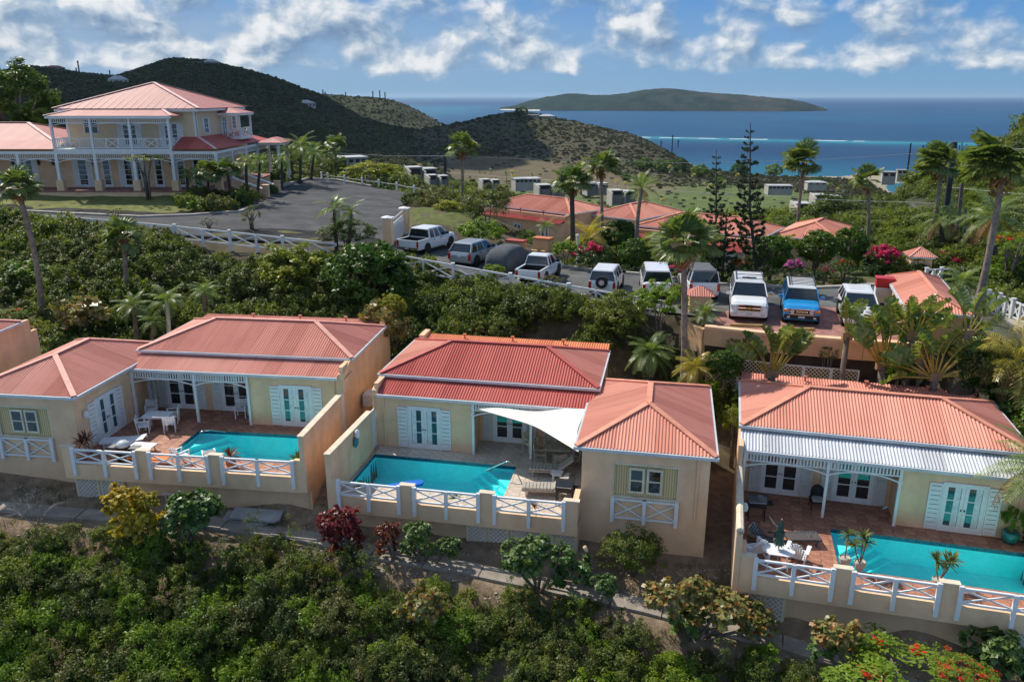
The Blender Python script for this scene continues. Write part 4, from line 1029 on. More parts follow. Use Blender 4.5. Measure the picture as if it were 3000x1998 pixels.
 # --- wing
 if wing:
  a, b = Xw, Xw + 4.95; q = M(mir)
  y0, y1 = -4.35, 3.3; wx0, wx1 = a + 1.25, a + 3.8
  q.box(a, wx0, y0, y0 + .2, G, 2.8); q.box(wx1, b, y0, y0 + .2, G, 2.8); q.box(wx0, wx1, y0, y0 + .2, 2.22, 2.8); q.box(wx0, wx1, y0, y0 + .2, G, .78)
  q.box(b - .2, b, y0 + .2, y1, G, 2.8); q.box(a, b - .2, y1 - .2, y1, G, 2.8)
  dy = -2.2
  q.box(a, a + .2, y0 + .2, dy - .75, G, 2.8); q.box(a, a + .2, dy + .75, y1 - .2, G, 2.8); q.box(a, a + .2, dy - .75, dy + .75, 2.08, 2.8); q.box(a, a + .2, dy - .75, dy + .75, G, 0)
  q.build('wing_wall', cream, root)
  F, caps = hip(a - .24, b + .2, y0 - .14, y1 + .12, 2.87, .96)
  w = roof_part(root, mir, 'wing_roof', [F['front']], rm['wing']);
  for k in ('left', 'right', 'back'): roof_part(root, mir, 'wing_roof', [F[k]], rm.get('wing_' + k, rm['wing']))
  c = M(mir)
  for p, r in caps: c.beam(Vector(p) + Vector((0, 0, .035)), Vector(r) + Vector((0, 0, .035)), .24, .05)
  c.build('ridge_cap', rm.get('wingcap', rm['cap']), root)
  gutters(root, mir, a - .24, b + .2, y0 - .14, y1 + .12, 2.87)
  french(root, mir, frame_of((a, dy, 0), (0, 1, 0), (-1, 0, 0)), glass=pane_teal, curtain=True)
  # wide window: curtains behind glass, two sashes
  q = M(mir); q.box(wx0, wx1, y0 + .12, y0 + .14, .78, 2.22); wdw = q.build('curtain', wincurtain, root)
  q = M(mir); q.box(wx0 - .03, wx1 + .03, y0 - .03, y0 + .1, 2.18, 2.24); q.box(wx0, wx0 + .05, y0 + .02, y0 + .1, .8, 2.18); q.box(wx1 - .05, wx1, y0 + .02, y0 + .1, .8, 2.18); q.box(wx0 - .03, wx1 + .03, y0 - .03, y0 + .1, .76, .8)
  wf = q.build('window', pm('cream_paint', (.74, .68, .50), .6), root)
  for k in (0, 1):
   xa = (wx0 + wx1) / 2 - .66 + k * .7; q = M(mir)
   q.box(xa, xa + .09, y0 + .03, y0 + .08, .95, 2.05); q.box(xa + .53, xa + .62, y0 + .03, y0 + .08, .95, 2.05); q.box(xa + .09, xa + .53, y0 + .03, y0 + .08, .95, 1.04); q.box(xa + .09, xa + .53, y0 + .03, y0 + .08, 1.95, 2.05); q.box(xa + .09, xa + .53, y0 + .03, y0 + .08, 1.47, 1.53)
   q.build('sash', pm('cream_paint', (.74, .68, .50)), wf)
   q = M(mir); q.box(xa + .09, xa + .53, y0 + .05, y0 + .06, 1.04, 1.47); q.box(xa + .09, xa + .53, y0 + .05, y0 + .06, 1.53, 1.95); q.build('pane', pane_dark, wf)
  if wing_rail: xrail(root, mir, (wx0 + .02, y0 - .07, 0), (wx1 - .02, y0 - .07, 0), -.12, .72, drop=-.32)
  q = M(mir); q.tube([(b - .45, y0 - .05, 2.75), (b - .45, y0 - .05, .05)], .045, 8); q.build('downpipe', cream, root)
 return root, mir, z0
VR = {}
VR['mid'] = villa('mid', 'middle villa with dark red front roof, cream stucco walls and a wing on the right', 10.3, True, (3.35, 6.67),
                  dict(front=roof_red, left=roof_salmon, right=roof_pink, back=roof_salmon, porch=roof_red, wing=roof_salmon, wing_right=roof_pink, rear=roof_orange, cap=cap_red, wingcap=cap_salmon),
                  cellar=[(5.7, 10.3, 5, -2.2)], tilemat=travert, tilesize=.52)
VR['left'] = villa('left', 'left villa with dusty pink roofs, terracotta terrace and a wing on the left', 10.85, True, (3.84, 7.12), cellar=[(8.4, 10.75, 2, -1.75)], tilemat=tcotta, tilesize=.42)
VR['right'] = villa('right', 'right villa with salmon roof and bare silvery veranda roof', 10.85, False, (4.04, 7.4),
     dict(front=roof_salmon, left=roof_salmon, right=roof_salmon, back=roof_salmon, porch=roof_zinc, rear=roof_pink, cap=cap_salmon), poolx=(.25, 7.28), endwall=True, cellar=[(9.1, 10.75, 2, -2.35), (0.2, 2.6, 3, -2.35)], tilemat=tcotta, tilesize=.42)
def vwp(k, X, Y, z=0.0):
 o, a, m, z0 = VILLAS[k]; f = vframe(o[0], o[1], a); p = vw(f, m, X, Y); return (p[0], p[1], z0 + z)
for k, px_, lb in (('mid', (.25, 7.0), 'turquoise pool of the middle villa with a blue float in it'), ('left', (.25, 7.0), 'turquoise pool of the left villa half in shade'), ('right', (.25, 7.28), 'bright turquoise pool of the right villa beside terracotta tiles')):
 o, a, m, z0 = VILLAS[k]; pool((o[0], o[1], z0), R(a), m, px_[0] + .003, px_[1] - .003, -3.9 + .003, -.97 - .003, lb)
# villa at the left edge of the frame
cx = at(61, 940, 4.9); oo = mkorigin((cx.x, cx.y), -4, -.12, 6.78, -1)
pl = (oo, -4, -1, 1.6)
VR['edge'] = villa('edge', 'pink roofed villa cut off by the left edge, louvred shutter on its end wall', 10.3, False, (3.35, 6.67), place=pl, front=False)
q = M(-1); q.box(-.06, 0, 2.0, 2.75, .6, 2.6); q.build('shutter', white, VR['edge'][0])
q = M(-1)
for k in range(3): q.box(-.075, -.061, 2.08 + k * .22, 2.24 + k * .22, 2.3, 2.5)
q.build('pane', pane_dark, VR['edge'][0])
# villas across the road, seen from behind
for nm, ref, ang, z0, X, lb in (('c', at(1850 + 1300 / 3.364, 560 + 455 / 3.364, 5.75), -33 + 180, 2.5, 10.42, 'salmon roofed villa across the road behind the tall pines, red lean-to facing the road'),
        ('a', at(1400 + 1070 / 3.925, 520 + 420 / 3.925, 5.7), -42 + 180, 2.4, 10.42, 'salmon roofed villa across the road behind the pickup trucks')):
 oo = mkorigin((ref.x, ref.y), ang, X, 6.78, -1)
 BUILD_PADS.append((0, 0, 0, 0)) if False else None
 VR[nm] = villa(nm, lb, 10.3, True, place=(oo, ang, -1, z0), front=False,
                   roofm=dict(front=roof_salmon, left=roof_salmon, right=roof_salmon, back=roof_salmon, wing=roof_salmon, rear=roof_red, porch=roof_red, cap=cap_salmon), wing_rail=False)
# ================================================================ THE BIG HOUSE
def glazed(parent, F, w, h, z0, nx=2, ny=3, name='window', shutters=True):
 q = QT(1, F); f = .07
 q.box(-w / 2 - f, -w / 2, 0, .06, z0 - f, z0 + h + f); q.box(w / 2, w / 2 + f, 0, .06, z0 - f, z0 + h + f); q.box(-w / 2, w / 2, 0, .059, z0 - f, z0); q.box(-w / 2, w / 2, 0, .059, z0 + h, z0 + h + f)
 for i in range(1, nx): x = -w / 2 + w * i / nx; q.box(x - .03, x + .03, .01, .05, z0, z0 + h)
 for j in range(1, ny): z = z0 + h * j / ny; q.box(-w / 2, w / 2, .012, .048, z - .02, z + .02)
 o = bq(q, name, white, parent)
 for i in range(nx):
  g = QT(1, F); g.box(-w / 2 + w * i / nx + .01, -w / 2 + w * (i + 1) / nx - .01, .004, .009, z0 + .01, z0 + h - .01); bq(g, 'pane', pane_dark, o)
 if shutters:
  for s in (-1, 1):
   g = QT(1, F); xa = s * (w / 2 + f + .02); xb = xa + s * .38; xa, xb = min(xa, xb), max(xa, xb); g.box(xa, xb, .01, .05, z0 - .05, z0 + h + .05); bq(g, 'shutter', white_dull, parent)
 return o
def balustrade(parent, p0, p1, z, name='balustrade', mid=True, h=.95):
 """rails with balusters at both ends of the bay and a crossed panel in the middle"""
 p0 = Vector((p0[0], p0[1], z)); p1 = Vector((p1[0], p1[1], z)); q = M(); L = (p1 - p0).length; U = Vector((0, 0, 1))
 q.beam(p0 + U * h, p1 + U * h, .09, .06); q.beam(p0 + U * .12, p1 + U * .12, .07, .06); o = q.build(name, white, parent)
 a, b = (.34, .66) if mid else (1, 1); q = M()
 n = max(3, int(L / .17))
 for i in range(n):
  t = (i + .5) / n
  if a < t < b: continue
  p = p0.lerp(p1, t); q.beam(p + U * .14, p + U * (h - .02), .045, .045)
 q.build('balusters', white, o, kind='stuff')
 if mid:
  pa = p0.lerp(p1, a); pb = p0.lerp(p1, b)
  for u, v in ((.14, h - .04), (h - .04, .14)):
   q = M(); q.beam(pa + U * u, pb + U * v, .04 + .004 * u, .06); q.build('brace', white, o)
  for p in (pa, pb): q = M(); q.beam(p + U * .14, p + U * (h - .02), .07, .07); q.build('rail_post', white, o)
 return o
def big_house():
 H = empty('plantation_house', (-42.85, 76.6, 7.4), 0, 'two storey cream house with dusty pink hipped roofs and white balconies', 'house')
 clap = bpy.data.materials.new('cream_clapboard'); clap.use_nodes = True; t = NT(clap.node_tree); b = t.n['Principled BSDF']; b.inputs['Roughness'].default_value = .7
 pos = t.add('ShaderNodeTexCoord').outputs['Object']; sp = t.add('ShaderNodeSeparateXYZ', i_0=pos); fr = t.math('FRACT', t.math('MULTIPLY', sp.outputs[2], 6.5))
 n = t.add('ShaderNodeTexNoise', i_Vector=pos, i_Scale=1.5, i_Detail=4.0).outputs[0]
 t.link(t.mix(n, (.70, .54, .34), (.80, .64, .43)), b.inputs[0])
 bp = t.add('ShaderNodeBump', i_Height=fr, i_Strength=.5, i_Distance=.03); t.link(bp.outputs[0], b.inputs['Normal'])
 q = M(); q.box(-14, 15.1, -.1, 17.4, -1.6, -.001); q.build('plinth', cream, H)
 q = M(); q.box(-14, 15.14, -.14, 3.0, -.12, .02); q.box(12.6, 15.14, 3.001, 17.3, -.12, .02); q.build('veranda_floor', paver, H)
 q = M(); q.box(-14, 12.6, 3.0, 3.2, .0, 3.8); q.box(12.4, 12.6, 3.2, 17.0, .0, 3.8); q.build('ground_wall', cream, H)
 q = M(); q.box(0, 12.5, 2.7, 2.9, 3.84, 7.4); q.box(12.3, 12.5, 2.9, 15.4, 3.84, 7.4); q.box(0, .2, 2.9, 15.4, 3.84, 7.4); q.box(.2, 12.3, 15.2, 15.4, 3.84, 7.4); q.build('upper_wall', clap, H)
 for x in (0.0, 12.3): q = M(); q.box(x - .03, x + .24, 2.66, 2.698, 3.84, 7.35); q.build('corner_board', white, H)
 q = M(); q.box(12.502, 12.54, 2.66, 2.95, 3.84, 7.35); q.build('corner_board', white, H)
 # main roof
 F, caps = hip(-.75, 13.15, 2.0, 16.1, 7.48, 2.45)
 for k in ('front', 'right', 'left', 'back'): roof_part(H, 1, 'roof', [F[k]], roof_house, corr=False)
 q = M()
 for a, b in caps: q.beam(Vector(a) + Vector((0, 0, .05)), Vector(b) + Vector((0, 0, .05)), .36, .06)
 q.build('ridge_cap', cap_pale, H)
 q = M(); q.box(-.65, 13.05, 2.1, 16.0, 7.2, 7.42); q.build('eave_fascia', white, H)
 # standing seams of the roof sheets (one object per slope)
 q = M()
 for i in range(1, 19):
  x = -.75 + 13.9 * i / 19; d = min(x + .75, 13.15 - x); d = min(d, 6.95); q.beam((x, 2.0, 7.50), (x, 2.0 + d, 7.50 + 2.45 * d / 7.05), .05, .03)
 q.build('sheet_seams', cap_pale, H, kind='stuff')
 # front balcony
 q = M(); q.box(-.1, 11.0, -.05, 2.69, 3.62, 3.86); q.build('balcony_deck', white, H)
 P = [0, 3.63, 7.27, 10.9]
 frieze(H, 1, 0, 10.9, 0.05, 6.62, .36, P, zf=3.86, pw=.2, nx=.19, name='upper_frieze')
 q = M(); q.box(-.35, 11.3, -.25, -.05, 6.62, 6.84); q.build('balcony_beam', white, H)
 E_ = [(-.4, -.3, 6.86), (11.4, -.3, 6.86), (9.6, 2.2, 7.42), (1.4, 2.2, 7.42)]
 roof_part(H, 1, 'balcony_roof', [E_], roof_house, corr=False); roof_part(H, 1, 'balcony_roof', [[(11.4, -.3, 6.86), (11.4, 2.7, 6.86), (9.6, 2.2, 7.42)]], roof_house, corr=False); roof_part(H, 1, 'balcony_roof', [[(-.4, 2.7, 6.86), (-.4, -.3, 6.86), (1.4, 2.2, 7.42)]], roof_house, corr=False)
 q = M(); q.beam((11.4, -.3, 6.9), (9.6, 2.2, 7.46), .28, .06); q.beam((-.4, -.3, 6.9), (1.4, 2.2, 7.46), .28, .06); q.build('ridge_cap', cap_pale, H)
 for a, b in zip(P[:-1], P[1:]): balustrade(H, (a + .12, .05), (b - .12, .05), 3.86)
 balustrade(H, (10.9, .2), (10.9, 2.65), 3.86); balustrade(H, (0, .2), (0, 2.65), 3.86)
 # ground colonnade
 PG = [-10.9, -7.27, -3.63, 0, 3.63, 7.27, 10.9, 15.0]
 frieze(H, 1, -13.5, 15.0, 0.1, 3.42, .42, [], nx=.2, arch=False, name='veranda_frieze')
 q = M(); q.box(-14, 15.15, -.02, .2, 3.42, 3.66); q.box(14.92, 15.14, .2, 17.3, 3.42, 3.66); q.build('veranda_beam', white, H)
 for i, x in enumerate(PG):
  q = M(); q.box(x - .14, x + .14, -.04, .24, .0, 3.42); q.build('column', white, H)
  q = M(); q.box(x - .33, x + .33, -.1, .5, .02, 1.0); q.build('pedestal', cream, H)
  if i:
   q = M(); pp = []
   for k in range(11):
    tt = k / 10; xx = PG[i - 1] + .1 + (x - PG[i - 1] - .2) * tt; pp.append((xx, .1, 2.94 - .3 * (2 * abs(tt - .5)) ** 2))
   for c, d in zip(pp[:-1], pp[1:]): q.beam(c, d, .06, .06)
   q.build('arch_brace', white, H)
 for y in (4.4, 8.6, 12.8, 17.0):
  q = M(); q.box(14.88, 15.12, y - .12, y + .12, 0, 3.42); q.build('column', white, H)
 q = M()
 for k in range(80): y = .4 + k * .21; q.box(15.0, 15.03, y - .03, y + .03, 3.0, 3.42)
 q.box(14.97, 15.06, .3, 17, 2.96, 3.01); q.build('veranda_frieze', white, H)
 # veranda roofs
 roof_part(H, 1, 'veranda_roof', [[(10.95, -.12, 3.87), (15.15, -.12, 3.87), (12.5, 2.7, 4.85), (11.0, 2.7, 4.85)]], roof_red, corr=False)
 roof_part(H, 1, 'veranda_roof', [[(15.15, -.12, 3.87), (15.15, 17.5, 3.87), (12.5, 14.8, 4.85), (12.5, 2.7, 4.85)]], roof_red, corr=False)
 q = M(); q.beam((15.15, -.12, 3.9), (12.5, 2.7, 4.88), .26, .06); q.build('ridge_cap', cap_pale, H)
 roof_part(H, 1, 'veranda_roof', [[(-14, -.12, 3.87), (-.15, -.12, 3.87), (-.1, 3.0, 4.5), (-14, 3.0, 4.5)]], roof_house, corr=False)
 F, caps = hip(-18, -1.6, 2.9, 13.5, 4.45, 1.55)
 for k in ('front', 'right', 'left', 'back'): roof_part(H, 1, 'wing_roof', [F[k]], roof_house, corr=False)
 q = M()
 for a, b in caps: q.beam(Vector(a) + Vector((0, 0, .05)), Vector(b) + Vector((0, 0, .05)), .34, .06)
 q.build('ridge_cap', cap_pale, H)
 # porte-cochere behind the palms
 q = M(); q.box(15.2, 17.6, 12.5, 16.6, 3.5, 3.75); q.build('porch_beam', white, H)
 F, caps = hip(15.1, 17.9, 12.2, 16.9, 3.78, .5)
 for k in ('front', 'right', 'left', 'back'): roof_part(H, 1, 'porch_roof', [F[k]], roof_house, corr=False)
 for x, y in ((17.3, 12.8), (17.3, 16.3)): q = M(); q.box(x - .13, x + .13, y - .13, y + .13, -1.0, 3.5); q.build('column', white, H)
 # side balcony
 q = M(); q.box(12.5, 14.7, 8.8, 12.6, 4.3, 4.48); q.build('balcony_deck', white, H)
 for x, y in ((14.6, 8.9), (14.6, 12.5)): q = M(); q.box(x - .09, x + .09, y - .09, y + .09, 4.48, 6.9); q.build('post', white, H)
 balustrade(H, (12.6, 8.9), (14.6, 8.9), 4.48); balustrade(H, (14.6, 8.95), (14.6, 12.45), 4.48)
 roof_part(H, 1, 'balcony_roof', [[(12.3, 8.5, 6.95), (15.0, 8.5, 6.95), (13.2, 10.2, 7.45), (12.5, 10.2, 7.45)]], roof_house, corr=False)
 roof_part(H, 1, 'balcony_roof', [[(15.0, 8.5, 6.95), (15.0, 12.9, 6.95), (13.2, 11.2, 7.45), (13.2, 10.2, 7.45)]], roof_house, corr=False)
 q = M(); q.box(12.52, 14.95, 8.55, 8.6, 6.7, 6.93); q.box(14.9, 14.95, 8.6, 12.8, 6.7, 6.93); q.build('balcony_beam', white, H)
 # openings
 nF = lambda x, y: frame_of((x, y, 0), (1, 0, 0), (0, -1, 0))
 for x, w, lf in ((.75, .95, 1), (3.1, .8, 1), (5.65, 1.75, 2), (8.2, .8, 1), (10.4, .8, 1), (-4.8, 1.5, 2), (-8.6, 1.5, 2), (12.0, .8, 1)):
  french(H, 1, nF(x, 3.0), w=w, h=2.75, panes=5, leafs=lf, shutters=w > .9, louver=False, sw=.42)
 for x in (6.0, 10.0):
  Fm = nF(x, 2.7); Fm = Fm @ Matrix.Translation((0, 0, 3.84)); french(H, 1, Fm, w=1.4, h=2.3, panes=4, sw=.4)
 glazed(H, nF(2.35, 2.7), 1.2, 1.2, 5.2, 2, 2, shutters=False)
 sF = lambda y: frame_of((12.5, y, 0), (0, 1, 0), (1, 0, 0))
 glazed(H, sF(5.2), .95, 1.35, 5.15, 2, 3); glazed(H, sF(13.4), .9, 1.3, 5.2, 2, 3)
 Fm = sF(10.4) @ Matrix.Translation((0, 0, 4.46)); french(H, 1, Fm, w=1.2, h=2.1, panes=4, sw=.4, glass=pane_teal)
 for x in (-5.9, -2.0, 2.0, 9.5, -3.4):
  q = M(); q.lathe([(.02, 2.7), (.10, 2.62), (.15, 2.45), (.10, 2.2), (.02, 2.12)], 8, (x, 2.86)); q.box(x - .02, x + .02, 2.88, 2.99, 2.66, 2.7); q.build('lantern', dark_metal, H)
 # entrance stair with sloping side walls
 for k in range(7): q = M(); q.box(15.16 + k * .34, 15.5 + k * .34, 3.4, 7.0, -1.8, -.12 - k * .16); q.build('step', concrete, H)
 for y in (3.05, 7.02):
  q = M(); q.add([(15.16, y, -1.8), (18.2, y, -1.8), (18.2, y + .34, -1.8), (15.16, y + .34, -1.8), (15.16, y, .95), (18.2, y, -.25), (18.2, y + .34, -.25), (15.16, y + .34, .95)],
                       [(0, 3, 2, 1), (4, 5, 6, 7), (0, 1, 5, 4), (1, 2, 6, 5), (2, 3, 7, 6), (3, 0, 4, 7)]); q.build('stair_wall', cream, H)
  q = M(); q.beam((15.1, y + .17, 1.0), (18.25, y + .17, -.2), .46, .1); q.build('stair_coping', white, H)
  q = M(); q.box(18.2, 18.75, y - .1, y + .44, -1.9, .15); q.box(18.15, 18.8, y - .15, y + .49, .151, .25); q.build('newel_pier', cream, H)
big_house()
# ================================================================ GATE, GATEHOUSE, BELL TOWER, KIOSK
def gate_set():
 a = atf(1139, 717); b = atf(1187, 684)
 d = Vector((b.x - a.x, b.y - a.y)).normalized(); ang = math.atan2(d.y, d.x)
 for p, lb in ((a, 'cream gate pillar with a white cap, the one nearer the villas, keypad on its side'), (b, 'cream gate pillar with a white cap, on the grassy bank side')):
  r = empty('gate_pillar', (p.x, p.y, zr(p.x, p.y) - .1), ang, lb, 'gate pillar', 'pillars of the driveway gate')
  q = M(); q.box(-.33, .33, -.33, .33, 0, 2.1); q.build('shaft', cream, r); q = M(); q.box(-.42, .42, -.42, .42, 2.1, 2.2); q.lathe([(.5, 2.2), (.05, 2.32)], 4); q.build('cap', white, r)
 r = empty('driveway_gate', (a.x, a.y, zr(a.x, a.y) + .05), ang, 'white barred metal gate standing open between the two cream pillars', 'gate')
 L = (Vector((b.x, b.y)) - Vector((a.x, a.y))).length; dz = zr(b.x, b.y) - zr(a.x, a.y); q = M(); x0, x1 = .4, L - .4
 zz = lambda x: dz * x / L
 for h in (.12, 1.25, 1.6): q.beam((x0, 0, h + zz(x0)), (x1, 0, h + .25 * (x1 - x0) / 4 * (h > .5) + zz(x1)), .05, .07)
 q.build('rail', white, r); q = M(); n = int((x1 - x0) / .13)
 for i in range(n + 1):
  x = x0 + (x1 - x0) * i / n; q.box(x - .02, x + .02, -.02, .02, .1 + zz(x), 1.3 + .2 * i / n + zz(x))
 q.build('bars', white, r)
 q = M(); q.box(x0 + .1, x1 - .1, .021, .03, .15, 1.2); q.build('panel', white_dull, r)
gate_set()
def gatehouse():
 p = [at(2450 + x / 3.075, 740 + y / 3.075, 6.5) for x, y in ((490, 210), (915, 240), (1190, 560), (570, 510))]
 br = Vector((22.08, 37.2)); tr = Vector((24.6, 45.05)); u = (tr - br); L = u.length; u.normalize(); ang = math.atan2(u.y, u.x) - math.pi / 2; Wd = 2.55
 r = empty('gatehouse', (br.x, br.y, 0), ang, 'narrow cream gatehouse with a salmon hipped roof behind the traveller palms', 'gatehouse')
 q = M(); q.box(-Wd + .15, -.15, .2, L - .2, 3.4, 5.82); q.build('wall', cream, r)
 q = M(); q.box(-Wd + .1, -.1, .15, L - .15, -.5, 3.39); q.build('base_wall', pm('white_stucco', (.74, .68, .60), .85, .06, 2, .2, 30), r)
 F, caps = hip(-Wd - .15, .15, -.1, L + .1, 5.92, .62)
 for k in F: roof_part(r, 1, 'roof', [F[k]], roof_salmon)
 q = M()
 for a, b in caps: q.beam(Vector(a) + Vector((0, 0, .03)), Vector(b) + Vector((0, 0, .03)), .2, .05)
 q.build('ridge_cap', cap_salmon, r); gutters(r, 1, -Wd - .15, .15, -.1, L + .1, 5.92)
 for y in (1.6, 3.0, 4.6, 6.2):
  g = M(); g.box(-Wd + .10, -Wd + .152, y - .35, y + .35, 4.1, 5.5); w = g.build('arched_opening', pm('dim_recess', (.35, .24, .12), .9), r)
 c = Vector((br.x, br.y)) + u * 6.6 + Vector((-u.y, u.x)) * (Wd + .45)
 rb = empty('red_box', (c.x, c.y, 4.15), ang, 'red metal box on a white cabinet at the far end of the gatehouse', 'box')
 q = M(); q.box(-.45, .45, -.35, .35, 1.45, 1.95); q.box(-.5, .5, -.4, .4, 1.951, 2.02); q.build('box_body', pm('red_paint', (.55, .03, .03), .4), rb)
 q = M(); q.box(-.45, .45, -.35, .35, .0, 1.449); q.build('cabinet', white, rb); q = M(); lattice(q, -.4, .4, .1, 1.4, -.37); q.build('lattice', beige, rb)
gatehouse()
def bell_tower():
 b = at(2683, 822, 3.6); r = empty('bell_tower', (b.x, b.y, 3.2), R(-12), 'small cream bell turret with arched openings and a pink pyramid roof', 'bell tower')
 zt = aty(2683, 752, b.y).z - 3.2; w = .68
 q = M(); q.box(-w, w, -w, w, 0, zt - 1.55)
 q.box(-w, w, -w, w, zt - .28, zt)
 for sx in (-1, 1):
  for sy in (-1, 1): q.box(sx * w, sx * (w - .26), sy * w, sy * (w - .26), zt - 1.549, zt - .281)
 q.build('tower_body', cream, r)
 for sgn, ax in ((1, 0), (-1, 0), (1, 1), (-1, 1)):   # arch haunches in each opening
  q = M(); y = -w + .06 if sgn > 0 else w - .06
  T = Matrix.Rotation(ax * math.pi / 2, 4, 'Z'); q.T = T
  for k in range(6):
   a0 = math.pi * k / 6; a1 = math.pi * (k + 1) / 6; rr = w - .27
   q.prism([(-math.cos(a0) * rr, y - .05), (-math.cos(a1) * rr, y - .05), (-math.cos(a1) * rr, y + .05), (-math.cos(a0) * rr, y + .05)], lambda x, yy, rr=rr: zt - .75 + math.sqrt(max(0, rr * rr - x * x)), zt - .282)
  q.build('arch', cream, r)
 q = M(); q.box(-.1, .1, -.1, .1, zt - 1.5, zt - .3); q.build('bell_pipe', pm('tan_paint', (.5, .36, .18), .7), r)
 q = M(); q.box(-w - .14, w + .14, -w - .14, w + .14, zt, zt + .12); q.build('cornice', white, r)
 F, caps = hip(-w - .22, w + .22, -w - .22, w + .22, zt + .13, .55)
 for k in ('front', 'right', 'left', 'back'): roof_part(r, 1, 'roof', [F[k]], roof_pink)
 q = M()
 for a, b_ in caps[:4]: q.beam(a, b_, .12, .05)
 q.build('ridge_cap', cap_pink, r)
bell_tower()
def kiosk():
 b = aty(2053, 838, 44.3); r = empty('kiosk', (b.x, b.y, b.z - 2.45), R(-8), 'little cream refuse kiosk with a pleated pink pyramid roof beside the tall fan palm', 'kiosk')
 q = M(); q.box(-.6, .6, -.5, .5, 0, 1.98); q.build('wall', cream, r)
 F, caps = hip(-.78, .78, -.68, .68, 2.0, .45)
 for k in F: roof_part(r, 1, 'roof', [F[k]], roof_pink)
kiosk()
def entry_walls():
 for (px, py, w, h, mt, lb, top) in ((1512, 728, 1.5, .75, cream, 'low ochre garden wall with a dark red coping across the road', roof_red), (1590, 735, 1.4, 1.25, cream, 'square ochre garden pier with a bright orange top across the road', roof_orange)):
  b = atf(px, py); g = gz(b.x, b.y) - .1; r = empty('garden_wall', (b.x, b.y, g), R(-28), lb, 'garden wall')
  q = M(); q.box(-w / 2, w / 2, -.4, .4, 0, h + .3); q.build('wall_body', cream_low, r); q = M(); q.box(-w / 2 - .05, w / 2 + .05, -.45, .45, h + .301, h + .42); q.build('coping', top, r)
  q = M(); q.box(w / 2 + .005, w / 2 + 1.8, -.12, .12, 0, h * .65); q.build('side_wall', cream_low, r)
entry_walls()
# ================================================================ FENCES, BOLLARDS, POLES, WIRES
def fence(name, tops, zf, label, h=1.05, cat='fence', sub=2, group=None, wp=.09):
 pts = [atf(px, py, lambda x, y: zf(x, y) + h) for px, py in tops]
 base = pts[0]; r = empty(name, (base.x, base.y, base.z - h), 0, label, cat, group); P = [p - Vector((base.x, base.y, base.z - h)) for p in pts]
 for i in range(len(P) - 1):
  for k in range(sub):
   a = P[i].lerp(P[i + 1], k / sub); b = P[i].lerp(P[i + 1], (k + 1) / sub); U = Vector((0, 0, 1)); dn = (b - a).normalized() * .05
   q = M(); q.beam(a + dn, b - dn, .08, .11); q.build('top_rail', white, r); q = M(); q.beam(a + dn - U * .88, b - dn - U * .88, .06, .09); q.build('bottom_rail', white, r)
   q = M(); q.beam(a + dn - U * .1, b - dn - U * .84, .045, .08); q.build('brace', white, r); q = M(); q.beam(a + dn - U * .84, b - dn - U * .1, .04, .075); q.build('brace', white, r)
   q = M(); w = wp if k == 0 else wp * .75; q.box(a.x - w, a.x + w, a.y - w, a.y + w, a.z - h - .6, a.z + (.12 if k == 0 else .0));
   if k == 0: q.box(a.x - w * 1.3, a.x + w * 1.3, a.y - w * 1.3, a.y + w * 1.3, a.z + .121, a.z + .17)
   q.build('post', white, r)
 return r
s2 = lambda x, y, ox, oy: (ox + x / 2.141, oy + y / 2.141)
fence('crossed_fence', [s2(x, y, 0, 600) for x, y in ((-640, 20), (-290, 38), (55, 62), (410, 80), (755, 105), (1092, 137), (1437, 172), (1770, 208), (2115, 247))], lambda x, y: zr(x, y) - .25, 'long white crossed rail fence along the left driveway above the thicket')
fence('crossed_fence', [s2(x, y, 1000, 600) for x, y in ((330, 312), (700, 380), (1060, 443), (1425, 508), (1780, 570), (2040, 610))], lambda x, y: zr(x, y) - .35, 'white crossed rail fence behind the parked pickups, shrubs growing through it')
fence('crossed_fence', [s2(x, y, 1900, 700) for x, y in ((1745, 196), (1840, 192), (1955, 192), (2092, 203), (2200, 215))], lambda x, y: zr(x, y) - .1, 'white crossed fence beside the bell turret in front of the red bougainvillea', sub=2, h=1.0)
fence('crossed_fence', [s2(x, y, 1900, 700) for x, y in ((2135, 335), (2205, 357), (2290, 390), (2390, 432), (2520, 490))], lambda x, y: zr(x, y) + .05, 'white crossed fence on the outside of the bend at the right edge', sub=2, h=1.05)
BOLL = ['white bollard at the far corner of the turning court, leftmost of the row', 'second white bollard from the far corner of the turning court'] + [s_ + ' white bollard along the turning court wall, counted from the far corner' for s_ in ('third', 'fourth', 'fifth', 'sixth', 'seventh')] + ['last white bollard of the row, nearest the grassy bank']
def bollards():
 P = [(90, 572), (130, 578), (235, 592), (345, 608), (450, 621), (563, 638), (672, 658), (775, 678)]
 pts = []
 for i, (x, y) in enumerate(P):
  p = atf(900 + x / 2.141, 250 + (y + 12) / 2.141, lambda a, b: zr(a, b) + .2); pts.append(p); r = empty('bollard', (p.x, p.y, p.z), 0, BOLL[len(pts) - 1], 'bollard', 'bollards round the turning court')
  q = M(); q.lathe([(.11, -.2), (.11, .6), (.13, .62), (.12, .7), (.06, .76), (0, .78)], 8); q.build('post', white, r)
 q = M()
 for a, b in zip(pts[:-1], pts[1:]): q.tube([a + Vector((0, 0, .5)), (a + b) / 2 + Vector((0, 0, .42)), b + Vector((0, 0, .5))], .022, 5)
 tag(q.build('rope', white_dull), 'thin pale rope strung between the white bollards', 'rope')
bollards()
POLES = []
